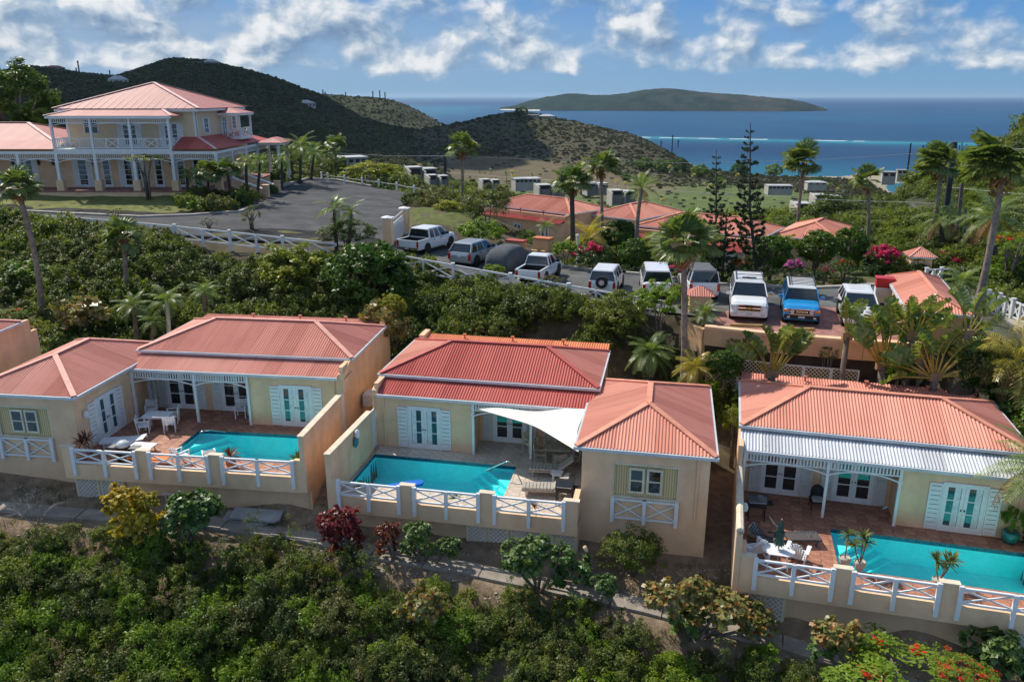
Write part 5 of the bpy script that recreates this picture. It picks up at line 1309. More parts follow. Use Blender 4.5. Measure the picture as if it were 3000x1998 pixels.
def pole(bx, by, zb, ty, r, mat, label, tx=None):
 b = at(bx, by, zb); t = aty(tx or bx, ty, b.y); h = t.z - zb
 o = empty('utility_pole', (b.x, b.y, zb), 0, label, 'utility pole', 'wooden utility poles')
 q = M(); n = 12; lean = (t.x - b.x) if tx else 0
 q.tube([(0, 0, -1), (lean * .5, 0, h * .5), (lean, 0, h)], [r, r * .9, r * .78], n); q.build('shaft', mat, o, smooth=False)
 POLES.append((b, h, lean)); return o, h
B3p = lambda x, y: (2450 + x / 3.484, 350 + y / 3.484)
for (bx, by), zb, (tx, ty), r, mt, lb in (
 (B3p(705, 705), -7, B3p(762, 245), .24, wood_dark, 'dark pole standing left of the far paved track, against the sea'),
 (B3p(842, 670), -8, B3p(888, 268), .26, wood_dark, 'dark pole at the head of the far paved track'),
 (B3p(872, 912), -2.5, B3p(925, 470), .22, wood_dark, 'dark pole at the near right edge of the paved track'),
 (B3p(1100, 860), -1, B3p(1185, 240), .42, wood_dark, 'thickest dark pole with cables clipped up it, top left of the pair'),
 (B3p(1065, 1345), 3.2, B3p(1210, 232), .27, wood_dark, 'thick dark pole just behind the leaning fan palm'),
 (B3p(1205, 1395), 3.4, B3p(1300, 520), .17, wood_pole, 'brown weathered pole right of the dark pair'),
 (B3p(1295, 1425), 3.6, B3p(1318, 900), .13, wood_pole, 'short pale weathered pole nearest the red bougainvillea'),
 (B3p(1250, 640), -14, B3p(1258, 268), .16, wood_dark, 'thin far pole seen between palm heads, the left one'),
 (B3p(1270, 640), -15, B3p(1285, 235), .16, wood_dark, 'thin far pole seen between palm heads, the right one'),
 ((1306, 520), -6, (1302, 453), .45, wood_dark, 'stout dark pole beside the white terraced house in the valley')):
 pole(bx, by, zb, ty, r, mt, lb, tx)
def wire(pts, label, r=.018, sag=.0):
 q = M(); q.tube(pts, r, 4, False); tag(q.build('overhead_wire', pm('pale_cable', (.45, .45, .47), .5), smooth=True), label, 'wire')
def wpts(lst): return [aty(px, py, y) for px, py, y in lst]
wire(wpts([(960, 448, 112), (1150, 458, 118), (1302, 458, 127), (1650, 470, 135), (2000, 478, 140), (2350, 472, 142), (2690, 450, 140)]), 'long overhead wire crossing the valley from the stout dark pole', .03)
wire(wpts([(1306, 506, 120), (1650, 532, 100), (2000, 562, 88), (2400, 585, 80), (2745, 596, 74)]), 'lower overhead wire running above the salmon roofs to the dark poles', .022)
wire(wpts([(2690, 449, 140), (2860, 440, 100), (3050, 436, 80)]), 'short wire leaving the dark poles towards the right edge', .025)
wire(wpts([(2770, 548, 90), (3050, 575, 60)]), 'thin wire over the scrub at the right edge', .02)
def lamp_post():
 b = atf(1691, 762); q = empty('lamp_post', (b.x, b.y, b.z), 0, 'slim white bollard lamp post beside the round green shrub', 'lamp post')
 zt = aty(1690, 686, b.y).z - b.z; m = M(); m.tube([(0, 0, -.3), (0, 0, zt - .3)], .07, 8); m.build('post', white, q); m = M(); m.lathe([(.08, zt - .3), (.12, zt - .25), (.12, zt - .05), (.04, zt)], 8); m.build('lamp_head', white_dull, q)
lamp_post()
# ================================================================ VEGETATION
def nrm(v): return v / (np.linalg.norm(v, axis=-1, keepdims=True) + 1e-9)
def leaves(P, N, size, asp=.45, rg=None, curl=.25):
 """diamond leaves at P with normals N -> verts, quads"""
 rg = rg or rng; n = len(P); t = nrm(np.cross(N, rg.normal(size=(n, 3)))); b = np.cross(N, t)
 s = (size * rg.uniform(.6, 1.25, (n, 1))) if np.isscalar(size) else size
 v0 = P - t * s * .5; v2 = P + t * s * .5 - N * s * curl; v1 = P + b * s * asp * .5 + t * s * .02; v3 = P - b * s * asp * .5 + t * s * .02
 V = np.stack([v0, v1, v2, v3], 1).reshape(-1, 3); F = np.arange(4 * n).reshape(n, 4); return V, F
def cloud(seed, ncl, nl, size, asp=.45, cr=.2, flat=.75, low=-.25, inner=.5, up=.45, lump=.25, spread=1.0, outw=.6, tuft=0.0):
 rg = np.random.default_rng(seed); d = nrm(rg.normal(size=(ncl * 3, 3))); d = d[d[:, 2] > low][:ncl]; k = len(d)
 r = rg.uniform(inner, 1, k) ** .6 * (1 + lump * np.sin(d[:, 0] * 5 + seed) * np.cos(d[:, 1] * 4 + seed * 2)); C = d * r[:, None] * np.array([spread, spread, flat])
 cs = cr * rg.uniform(.6, 1.3, k); idx = np.repeat(np.arange(k), nl)
 off = nrm(rg.normal(size=(len(idx), 3))) * (rg.uniform(0, 1, (len(idx), 1)) ** .5) * cs[idx][:, None]; off[:, 2] *= .75
 P = C[idx] + off; out = nrm(off + d[idx] * cr * .6)
 N = nrm(out * outw + rg.normal(size=P.shape) * .45 + np.array([0, 0, up])); P[:, 2] += tuft * rg.uniform(0, 1, len(P))
 V, F = leaves(P, N, size, asp, rg); tint = np.clip(rg.uniform(0, 1, len(P)) * .5 + (rg.uniform(0, 1, k)[idx]) * .5, 0, 1); return V, F, tint, C
def cloud_mesh(name, seed, mats, flowers=0.0, fl_size=None, fl_cl=.4, z0=.0, **kw):
 V, F, T, C = cloud(seed, **kw); mi = np.zeros(len(F), int)
 if flowers:
  rg = np.random.default_rng(seed + 99); nl = kw['nl']; k = len(C); cl = np.repeat(rg.uniform(0, 1, k) < fl_cl, nl)[:len(F)]
  cz = np.repeat(C[:, 2], nl)[:len(F)]
  pick = cl & (rg.uniform(0, 1, len(F)) < flowers) & (cz > .05); mi[pick] = 1
  if fl_size:
   c = V.reshape(-1, 4, 3).mean(1, keepdims=True); VV = V.reshape(-1, 4, 3); VV[pick] = c[pick] + (VV[pick] - c[pick]) * fl_size; V = VV.reshape(-1, 3)
 V = V + np.array([0, 0, z0]); me = npmesh(name, V, F, mats, False, None, T); me.polygons.foreach_set('material_index', mi.astype(np.int32)); return me
g_scrub = leafmat('scrub_leaf', (.050, .082, .012), (.20, .245, .035), .42, .5, .28, dry=(.16, .11, .05), dryamt=.22)
g_dark = leafmat('dark_scrub_leaf', (.032, .056, .012), (.135, .175, .033), .3, .5, .28, dry=(.13, .09, .05), dryamt=.25)
g_olive = leafmat('olive_leaf', (.06, .08, .02), (.17, .19, .05), .35, .5, .25, dry=(.2, .13, .05), dryamt=.35)
g_bright = leafmat('bright_leaf', (.09, .17, .012), (.24, .34, .03), .4, .45, .15)
g_yellow = leafmat('yellow_green_leaf', (.16, .19, .012), (.40, .40, .035), .4, .45, .15)
g_grape = leafmat('sea_grape_leaf', (.035, .08, .018), (.14, .22, .05), .25, .42, .15, spec=.4, nscale=2.5, dry=(.35, .20, .05), dryamt=.0)
g_grape_y = leafmat('yellow_sea_grape_leaf', (.20, .16, .015), (.58, .42, .03), .3, .4, .1, nscale=2.0)
g_grape_r = leafmat('red_sea_grape_leaf', (.07, .012, .010), (.26, .05, .035), .2, .4, .12, nscale=2.5)
g_grape_m = leafmat('autumn_sea_grape_leaf', (.10, .13, .03), (.30, .28, .09), .3, .4, .12, nscale=2.0, dry=(.45, .17, .04), dryamt=.75)
g_hedge = leafmat('hedge_leaf', (.022, .055, .010), (.075, .13, .02), .25, .4, .12)
g_round = leafmat('clipped_tree_leaf', (.03, .075, .008), (.12, .20, .02), .28, .4, .12)
g_dry = leafmat('dry_leaf', (.16, .11, .06), (.32, .23, .13), .3, .7, .2)
f_pink = leafmat('magenta_bract', (.40, .010, .10), (.75, .03, .20), .35, .6, .08)
f_mauve = leafmat('mauve_bract', (.42, .06, .35), (.75, .18, .62), .35, .6, .08)
f_red = leafmat('scarlet_petal', (.50, .018, .010), (.74, .05, .015), .3, .6, .08)
g_far = leafmat('far_scrub', (.080, .085, .045), (.125, .120, .065), .1, .9, .35, spec=.05, nscale=.01, dry=(.13, .10, .055), dryamt=.5)
p_fan = leafmat('fan_palm_leaf', (.055, .095, .020), (.22, .28, .08), .3, .38, .12, spec=.5, nscale=1.5)
p_dead = leafmat('dead_palm_leaf', (.16, .085, .03), (.36, .20, .07), .25, .7, .15)
p_feather = leafmat('feather_palm_leaf', (.075, .125, .030), (.27, .34, .10), .35, .4, .12, spec=.45, nscale=1.5)
p_gold = leafmat('golden_palm_leaf', (.24, .21, .03), (.66, .52, .10), .35, .35, .1, spec=.7, nscale=.9)
p_travel = leafmat('banana_leaf', (.06, .11, .018), (.26, .32, .08), .35, .35, .1, spec=.5, nscale=.9)
p_stalk = pm('leaf_stalk', (.50, .38, .08), .5, .15, 2)
twig = pm('grey_twig', (.34, .31, .28), .9, .2, 4)
# --- bush library for the thickets
SRC = {}
def source(name, meshes):
 c = bpy.data.collections.new(name)
 for i, me in enumerate(meshes):
  o = bpy.data.objects.new(name + '_plant', me); c.objects.link(o)
 SRC[name] = c; return c
def bushset(name, mats, seeds, **kw):
 return source(name, [cloud_mesh(name, s, [mats[i % len(mats)]], z0=.38, **kw) for i, s in enumerate(seeds)])
bushset('thicket_bush', [g_scrub, g_scrub, g_dark, g_olive, g_scrub, g_bright, g_dark], range(1, 8), ncl=62, nl=62, size=.105, asp=.42, cr=.21, flat=.62, low=-.15, tuft=.12)
bushset('bank_bush', [g_scrub, g_dark, g_scrub, g_olive, g_dark, g_scrub], range(11, 17), ncl=70, nl=48, size=.125, asp=.45, cr=.20, flat=.7, low=-.2, tuft=.10)
bushset('garden_bush', [g_hedge, g_scrub, g_bright, g_hedge, g_olive], range(21, 26), ncl=45, nl=40, size=.14, asp=.5, cr=.22, flat=.75)
bushset('far_bush', [g_far, g_far, g_dark, g_far], range(31, 35), ncl=14, nl=9, size=.62, asp=.8, cr=.3, flat=.62, low=-.1)
bushset('mid_bush', [g_scrub, g_dark, g_olive, g_dark, g_scrub, g_scrub], range(41, 47), ncl=55, nl=34, size=.13, asp=.55, cr=.24, flat=.7, low=-.1)
bushset('sprig', [g_scrub, g_bright, g_olive, g_scrub, g_dry, g_dark], range(51, 57), ncl=20, nl=24, size=.085, asp=.38, cr=.15, flat=1.35, low=-.3, spread=.5, tuft=.15)
def grass_src():
 ms = []
 for s in range(3):
  rg = np.random.default_rng(500 + s); V = []; n = 60
  for i in range(n):
   a = rg.uniform(0, 6.28); r = rg.uniform(0, .5); h = rg.uniform(.08, .22); x, y = r * math.cos(a), r * math.sin(a); d = rg.uniform(-.06, .06, 2); b = rg.uniform(0, 3.14); w = .012
   V += [(x - w * math.cos(b), y - w * math.sin(b), 0), (x + w * math.cos(b), y + w * math.sin(b), 0), (x + d[0], y + d[1], h), (x + d[0] * .9, y + d[1] * .9, h)]
  ms.append(npmesh('grass', np.array(V), np.arange(4 * n).reshape(n, 4), [g_olive if s else g_dry], False, None, rg.uniform(0, 1, n)))
 source('grass_tuft', ms)
grass_src()
GN = {}
def scatter_group(cname):
 if cname in GN: return GN[cname]
 g = bpy.data.node_groups.new('scatter_' + cname, 'GeometryNodeTree')
 g.interface.new_socket('Geometry', in_out='INPUT', socket_type='NodeSocketGeometry'); g.interface.new_socket('Geometry', in_out='OUTPUT', socket_type='NodeSocketGeometry')
 n = g.nodes; l = g.links; gi = n.new('NodeGroupInput'); go = n.new('NodeGroupOutput'); ip = n.new('GeometryNodeInstanceOnPoints'); ci = n.new('GeometryNodeCollectionInfo')
 ci.inputs['Collection'].default_value = SRC[cname]; ci.inputs['Separate Children'].default_value = True; ci.inputs['Reset Children'].default_value = True
 def na(nm, ty):
  a = n.new('GeometryNodeInputNamedAttribute'); a.data_type = ty; a.inputs[0].default_value = nm; return a.outputs[0]
 l.new(gi.outputs[0], ip.inputs['Points']); l.new(ci.outputs[0], ip.inputs['Instance']); ip.inputs['Pick Instance'].default_value = True
 l.new(na('idx', 'INT'), ip.inputs['Instance Index']); l.new(na('rot', 'FLOAT_VECTOR'), ip.inputs['Rotation']); l.new(na('scl', 'FLOAT_VECTOR'), ip.inputs['Scale'])
 l.new(ip.outputs[0], go.inputs[0]); GN[cname] = g; return g
def scatter(name, cname, P, S, label, tilt=.25, zs=1.0, seed=0, sel=None):
 rg = np.random.default_rng(seed + 1000); n = len(P); me = bpy.data.meshes.new(name); me.vertices.add(n); me.vertices.foreach_set('co', np.asarray(P, np.float32).ravel())
 a = me.attributes.new('idx', 'INT', 'POINT'); a.data.foreach_set('value', (rg.integers(0, 60, n) if sel is None else sel).astype(np.int32))
 rot = np.column_stack([rg.normal(0, tilt, n), rg.normal(0, tilt, n), rg.uniform(0, 6.28, n)]).astype(np.float32)
 a = me.attributes.new('rot', 'FLOAT_VECTOR', 'POINT'); a.data.foreach_set('vector', rot.ravel())
 S = np.asarray(S); sc_ = np.column_stack([S, S, S * zs * rg.uniform(.85, 1.2, n)]).astype(np.float32)
 a = me.attributes.new('scl', 'FLOAT_VECTOR', 'POINT'); a.data.foreach_set('vector', sc_.ravel()); me.update()
 o = inst(name, me); m = o.modifiers.new('scatter', 'NODES'); m.node_group = scatter_group(cname); return tag(o, label, kind='stuff')
ALLFOOT = [foot('mid', (-.2, 10.4, -5.6, 8.6)), foot('mid', (10.2, 15.5, -4.8, 3.8)), foot('left', (-.2, 10.9, -5.6, 8.6)), foot('left', (10.7, 16.2, -4.8, 3.8)), foot('right', (-.2, 11.1, -5.6, 8.6))]
def footp(place, rect):
 o, a, m = place[:3]; f = vframe(o[0], o[1], a); x0, x1, y0, y1 = rect; return [vw(f, m, x0, y0), vw(f, m, x1, y0), vw(f, m, x1, y1), vw(f, m, x0, y1)]
for k in ('edge', 'c', 'a'):
 r_ = VR[k][0]; pl_ = ((r_.location.x, r_.location.y), math.degrees(r_.rotation_euler.z), -1); ALLFOOT += [footp(pl_, (-.4, 10.6, .8, 8.8)), footp(pl_, (10, 16, -5, 4))]
ALLFOOT.append([(-60, 76), (-27.0, 76), (-24, 80), (-22, 92), (-60, 96)])
ALLFOOT.append([(17.6, 34), (21.3, 34), (24, 43), (20.5, 44.5)])
def poisson(box, n, rmin, mask, seed=0, tries=6):
 """dart throwing on a grid, variable count"""
 rg = np.random.default_rng(seed); x = rg.uniform(box[0], box[1], n * tries); y = rg.uniform(box[2], box[3], n * tries); m = mask(x, y); x, y = x[m], y[m]
 grid = {}; X = []; Y = []
 rr = rmin if callable(rmin) else None
 for a, b in zip(x, y):
  c = rmin; k = (int(a // c), int(b // c)); ok = True
  for i in (-1, 0, 1):
   for j in (-1, 0, 1):
    for (u, v) in grid.get((k[0] + i, k[1] + j), ()):
     if (u - a) ** 2 + (v - b) ** 2 < c * c: ok = False; break
  if ok: grid.setdefault(k, []).append((a, b)); X.append(a); Y.append(b)
  if len(X) >= n: break
 return np.array(X), np.array(Y)
def inframe(x, y, z, mx=260, my=200):
 d = y * CT - (z - CZ) * ST; u = y * ST + (z - CZ) * CT; d = np.maximum(d, .1); px = 1500 + FPX * x / d; py = 999 - FPX * u / d
 return (px > -mx) & (px < 3000 + mx) & (py > -my) & (py < 1998 + my + 150)
PX_ = np.array([p[0] for p in PXY]); PY_ = np.array([p[1] for p in PXY])
def clear_of(x, y, m=0.0):
 ok = np.ones(np.shape(x), bool)
 for f in ALLFOOT: ok &= ~inpoly(x, y, f)
 for poly in (ROAD, DRIVE, pav): ok &= ~inpoly(x, y, poly)
 if m:
  for poly in (ROAD, DRIVE): ok &= dpoly(x, y, poly) > m
 return ok
def front_mask(x, y):
 yl = np.interp(x, PX_, PY_); g = fbm(x, y, 3.4, 3, 77); lim = .95 + (g - .45) * 2.8 + .9 * np.exp(-((x + 15) / 4.5) ** 2) + .7 * np.exp(-((x + 3) / 3) ** 2)
 return (y < yl - np.clip(lim, .75, 3.0)) & (y > 8)
x, y = poisson((-32, 32, 9, 33), 2600, .52, front_mask, 1, 8); z = ground(x, y); k = inframe(x, y, z + 1); x, y, z = x[k], y[k], z[k]
S = rng.uniform(.42, 1.2, len(x)) * np.clip(.55 + (np.interp(x, PX_, PY_) - y) * .16, .5, 1.1); sh = (fbm(x, y, 2.2, 2, 6) * 2.4).astype(int)
scatter('thicket', 'thicket_bush', np.column_stack([x, y, z - .05]), S, 'dense green thicket covering the slope in the foreground', .5, .95, 1, sel=(fbm(x, y, 1.8, 2, 61) * 9 + rng.integers(0, 3, len(x))).astype(int))
k_ = rng.uniform(0, 1, len(x)) < .4
scatter('thicket_sprigs', 'sprig', np.column_stack([x, y, z + .15])[k_], rng.uniform(.45, 1.2, k_.sum()), 'upright leafy sprigs standing out of the foreground thicket', .35, 1.0, 12)
def bank_mask(x, y):
 ok = clear_of(x, y, .55); lo = np.interp(x, [-60, -24, -20, -9, -6, 4.5, 9.5, 11], [40, 40, 46.3, 46.0, 45.0, 43.3, 41.5, 41.2]); hi = np.interp(x, [-60, -45, -28, -18, -11, -7, 0, 7.5, 10.0], [66, 66, 59.6, 53.9, 56, 56, 50, 43.6, 41.2])
 bare = (np.hypot((x - 1.5) / 3.2, (y - 45.0) / 1.0) < 1) | (np.hypot((x + 21) / 4, (y - 45.5) / 1.1) < 1)
 return ok & (y > lo) & (y < hi) & (x < 10.2) & ~bare
x, y = poisson((-52, 10.4, 40, 66), 2400, .62, bank_mask, 2, 10); z = ground(x, y); k = inframe(x, y, z + 1); x, y, z = x[k], y[k], z[k]
hi = np.interp(x, [-60, -45, -28, -18, -11, -7, 0, 7.5, 10.0], [66, 66, 59.6, 53.9, 56, 56, 50, 43.6, 41.2])
S = rng.uniform(.75, 1.5, len(x)) * np.clip(.45 + (hi - y) * .28, .45, 1.15)
scatter('bank_thicket', 'bank_bush', np.column_stack([x, y, z - .1]), S, 'tangled green scrub covering the bank between the villas and the fence', .3, 1.0, 2, sel=(fbm(x, y, 3.5, 2, 62) * 10 + rng.integers(0, 3, len(x))).astype(int))
# right hillside and valley scrub, thinning and coarser with distance
def hill_mask(x, y):
 D = np.hypot(x, y); ok = clear_of(x, y, .9); vxr = np.arctan2(x, y)
 g = ((x > 26.8) & (y > 30) & (y < 62)) | ((y > 62) & (x > 6 + (y - 62) * -.05) & (y < 130)) | ((x > -10) & (x < 6) & (y > 82) & (y < 130)) | ((x < -10) & (y > 99) & (y < 130))
 track = np.abs(x - (y * .475 + 2.0 + 3 * np.sin(y / 40))) < 2.2
 return ok & g & ~(track & (D > 95))
x, y = poisson((-75, 85, 30, 130), 3600, 1.15, hill_mask, 3, 6); z = ground(x, y); k = inframe(x, y, z + 1); x, y, z = x[k], y[k], z[k]
scatter('hillside_scrub', 'mid_bush', np.column_stack([x, y, z - .1]), rng.uniform(.8, 1.75, len(x)), 'mixed dry and green scrub on the slope beyond the road', .25, .9, 3, sel=(fbm(x, y, 9, 2, 63) * 9 + rng.integers(0, 3, len(x))).astype(int))
GOLF = [[tuple(vat(a_, b_, -47))[:2] for a_, b_ in pl__] for pl__ in ([(1400, 470), (1530, 428), (1700, 425), (1900, 440), (2000, 470), (1980, 520), (1700, 520), (1400, 500)], [(1020, 392), (1280, 394), (1450, 412), (1520, 426), (1480, 446), (1330, 470), (1150, 450), (1040, 420)])]
def polar_pts(n, d0, d1, seed, a0=-38, a1=38, pw=1.0):
 rg = np.random.default_rng(seed); a = np.radians(rg.uniform(a0, a1, n)); d = d0 + (d1 - d0) * rg.uniform(0, 1, n) ** pw; return np.sin(a) * d, np.cos(a) * d, d
for (n, d0, d1, s0, s1, cn, lb, thr) in ((17000, 128, 420, 1.3, 3.0, 'mid_bush', 'scrub and small trees filling the valley below the estate', .26), (75000, 400, 1420, .7, 1.6, 'far_bush', 'low bushes speckling the far dry hills', .30)):
 x, y, d = polar_pts(n, d0, d1, 50 + int(d0)); z = ground(x, y); dn = fbm(x, y, 60 if d0 > 300 else 22, 4, 71)
 ok = (z > SEA + .8) & inframe(x, y, z, 100, 100) & (dn + rng.uniform(-.25, .25, n) > thr)
 for gp in GOLF: ok &= ~(inpoly(x, y, gp) & (rng.uniform(0, 1, n) > .06))
 trk = np.abs(x - (y * .475 + 2.0 + 3 * np.sin(y / 40))) < 3.0; ok &= ~(trk & (d < 260))
 x, y, z, d = x[ok], y[ok], z[ok], d[ok]
 scatter('valley_scrub' if d0 < 300 else 'far_scrub', cn, np.column_stack([x, y, z - .2]), rng.uniform(s0, s1, len(x)) * (1 if d0 < 300 else 1) * np.where(rng.uniform(0, 1, len(x)) < .06, 1.7, 1), lb, .15, .8, 5, sel=(fbm(x, y, 14, 2, 64) * 9 + rng.integers(0, 3, len(x))).astype(int))
# wood on the left hill, made denser partly to stand in for cloud shade
x, y, d = polar_pts(38000, 520, 1000, 91, -38, -7); z = ground(x, y); ok = inframe(x, y, z, 100, 100) & (z > SEA + 8); x, y, z = x[ok], y[ok], z[ok]
scatter('hill_wood', 'far_bush', np.column_stack([x, y, z - .3]), rng.uniform(1.8, 3.6, len(x)), 'dark scrub woodland covering the tall hill on the left', .1, .75, 6)
x, y = poisson((-30, 30, 22, 33), 1100, .32, lambda a, b: (np.abs(b - np.interp(a, PX_, PY_)) > .75) & (np.abs(b - np.interp(a, PX_, PY_)) < 3.5) & clear_of(a, b) & (fbm(a, b, 1.6, 2, 15) > .40), 8); z = ground(x, y)
scatter('weeds', 'grass_tuft', np.column_stack([x, y, z]), rng.uniform(.5, 1.1, len(x)), 'sparse weeds and tufts along the concrete footpath', .1, 1, 8)
def pebbles():
 ms = []
 for s in range(3):
  rg = np.random.default_rng(800 + s); q = M()
  for _ in range(14):
   a, r = rg.uniform(0, 6.28), rg.uniform(0, .6); w = rg.uniform(.015, .06); x0, y0 = r * math.cos(a), r * math.sin(a); P = [(x0 + w * math.cos(k * 1.05 + a) * rg.uniform(.7, 1.2), y0 + w * math.sin(k * 1.05 + a) * rg.uniform(.6, 1.1)) for k in range(6)]; q.prism(P, -.01, w * .6)
  ms.append(q.mesh('pebbles', pm('pale_stone', (.40, .34, .27), .9, .2, 6)))
 source('pebble', ms)
pebbles()
x, y = poisson((-32, 32, 20, 34), 900, .38, lambda a, b: (np.abs(b - np.interp(a, PX_, PY_)) > .55) & (np.abs(b - np.interp(a, PX_, PY_)) < 3.2) & clear_of(a, b) & (fbm(a, b, 1.3, 2, 16) > .42), 13); z = ground(x, y)
scatter('loose_stones', 'pebble', np.column_stack([x, y, z]), rng.uniform(.6, 1.3, len(x)), 'loose pale stones on the bare soil beside the footpath', .05, 1, 13)
def garden_mask(x, y):
 ok = clear_of(x, y, .75); d = dpoly(x, y, ROAD[2:14], False); g = (x > -2) & (x < 29) & (y > 48) & (y < 75) & (d < 11); lawn_ = np.hypot((x - 20.5) / 4, (y - 54.5) / 1.6) < 1
 return ok & g & ~lawn_ & (fbm(x, y, 2.4, 2, 19) > .42)
x, y = poisson((-3, 30, 48, 76), 330, .85, garden_mask, 9); z = ground(x, y)
scatter('garden_shrubs', 'garden_bush', np.column_stack([x, y, z]), rng.uniform(.3, .62, len(x)), 'mixed low garden planting across the road', .15, .95, 9)
x, y = poisson((19, 36, 22, 42), 260, .75, lambda a, b: clear_of(a, b, .3) & (b < 41) & (a > 20.3), 14); z = ground(x, y)
scatter('corner_planting', 'garden_bush', np.column_stack([x, y, z]), rng.uniform(.7, 1.4, len(x)), 'dense planting on the bank right of the right villa', .2, 1.1, 14)
def court_mask(x, y):
 d = dpoly(x, y, DRIVE[14:20], False); return clear_of(x, y, .5) & (d < 7) & (y > 60) & (x > -30)
x, y = poisson((-30, 4, 58, 112), 500, .95, court_mask, 10); z = ground(x, y)
scatter('court_shrubs', 'garden_bush', np.column_stack([x, y, z - .1]), rng.uniform(.5, 1.35, len(x)), 'green and yellow shrubs behind the bollards of the turning court', .15, 1.0, 10, sel=rng.choice([1, 2, 4, 2, 3], len(x)))
# bush mound round the wilted date palms on the near side of the drive
# planting between right villa and parking wall
x, y = poisson((8, 24, 35.5, 39.5), 150, .62, lambda a, b: clear_of(a, b) & (b < np.interp(a, [p[0] for p in DECK], [p[1] for p in DECK]) - .4) & (b > np.interp(a, [8, 24], [39.0, 33.5]) ), 11); z = ground(x, y)
scatter('wall_planting', 'garden_bush', np.column_stack([x, y, z]), rng.uniform(.7, 1.5, len(x)), 'leafy planting at the foot of the retaining wall', .2, 1.1, 11)
# ================================================================ PALMS, TREES AND SHRUBS THAT CAN BE TOLD APART
def onground(px, py, z=2.0, it=25):
 # march the ray until it meets the ground
 r = ray(px, py); ts = np.linspace(14, 160, 500); xs = r.x * ts; ys = r.y * ts; zs = CZ + r.z * ts; g = ground(xs, ys); k = np.argmax(zs < g)
 if k == 0: k = len(ts) - 1
 return Vector((xs[k], ys[k], g[k]))
def vog(vx, vy): return onground(vx * V_, vy * V_)
def basept(vx, vy=None, y=None):
 """ground point under view column vx: by its row, or by its distance y"""
 if y is None: return vog(vx, vy)
 x = 0
 for _ in range(6):
  z = gz(x, y); d = y * CT - (z - CZ) * ST; x = (vx * V_ - 1500) / FPX * d
 return Vector((x, y, gz(x, y)))
def fan_frond(seed, dead=False, n=24, L=1.0, pet=.62, spread=1.75, droop=.35):
 rg = np.random.default_rng(seed); V = []; F = []; T = []
 def quad(a, b, c, d, t): k = len(V); V.extend([a, b, c, d]); F.append((k, k + 1, k + 2, k + 3)); T.append(t)
 quad((0, -.03, 0), (0, .03, 0), (pet, .015, .02), (pet, -.015, .02), .9)
 for i in range(n):
  a = (i / (n - 1) * 2 - 1) * spread + rg.normal(0, .03); l = L * (.78 + .22 * math.cos(a * .8)) * rg.uniform(.9, 1.05); w = .055 * L; dz = droop * rg.uniform(.7, 1.4)
  ca, sa = math.cos(a), math.sin(a); m = .55; fold = .02 * (1 if i % 2 else -1)
  p0 = (pet, 0, .02); pm_ = (pet + ca * l * m, sa * l * m, .02 + .10 * m - fold * 2); pe = (pet + ca * l * .95, sa * l * .95, .02 + .08 - dz * .55 * (1.3 if dead else 1)); nx, ny = -sa * w, ca * w
  quad((p0[0] - nx * .15, p0[1] - ny * .15, p0[2]), (pm_[0] - nx, pm_[1] - ny, pm_[2]), (pm_[0] + nx, pm_[1] + ny, pm_[2] + fold * 2), (p0[0] + nx * .15, p0[1] + ny * .15, p0[2]), rg.uniform(.1, .9))
  for sg in (-.5, .55):
   quad((pm_[0] - nx, pm_[1] - ny, pm_[2]), (pe[0] + nx * sg * 1.6, pe[1] + ny * sg * 1.6, pe[2] - .05 * rg.uniform(0, 1)), (pe[0] + nx * sg * 1.6 + .01, pe[1] + ny * sg * 1.6, pe[2]), (pm_[0] + nx, pm_[1] + ny, pm_[2] + fold * 2), rg.uniform(.3, 1))
 return npmesh('frond', np.array(V), np.array(F), [p_dead if dead else p_fan], False, None, np.array(T))
def feather_frond(seed, mat, L=2.2, n=26, ll=.55, droop=.55, arch=.35, hang=.35, w=.045):
 rg = np.random.default_rng(seed); V = []; F = []; T = []
 def quad(a, b, c, d, t): k = len(V); V.extend([tuple(a), tuple(b), tuple(c), tuple(d)]); F.append((k, k + 1, k + 2, k + 3)); T.append(t)
 def rach(t): return np.array([L * t * (1 - .12 * t * t * droop), 0, L * (arch * t - (arch + droop) * .8 * t * t)])
 for k in range(8):
  a, b = rach(k / 8), rach((k + 1) / 8); ww = .03 * (1 - k / 9); quad(a + [0, -ww, 0], b + [0, -ww * .9, 0], b + [0, ww * .9, 0], a + [0, ww, 0], .95)
 for s in (-1, 1):
  for i in range(n):
   t = .16 + .84 * (i + rg.uniform(-.2, .2)) / n; p = rach(t); tg = rach(min(1, t + .02)) - rach(t - .02); tg /= np.linalg.norm(tg)
   l = ll * (math.sin(math.pi * min(1, .25 + .75 * t)) * .75 + .3) * rg.uniform(.85, 1.1); d = np.array([tg[0] * .75, s * 1.0, tg[2] * .75 + .15]); d /= np.linalg.norm(d)
   m = p + d * l * .55; e = p + d * l * .95 - np.array([0, 0, hang * l * rg.uniform(.7, 1.5)]); wv = tg * w * .5
   quad(p - wv * .6, m - wv, m + wv, p + wv * .6, rg.uniform(.1, .8)); quad(m - wv, e - wv * .15, e + wv * .15, m + wv, rg.uniform(.3, 1))
 return npmesh('frond', np.array(V), np.array(F), [mat], False, None, np.array(T))
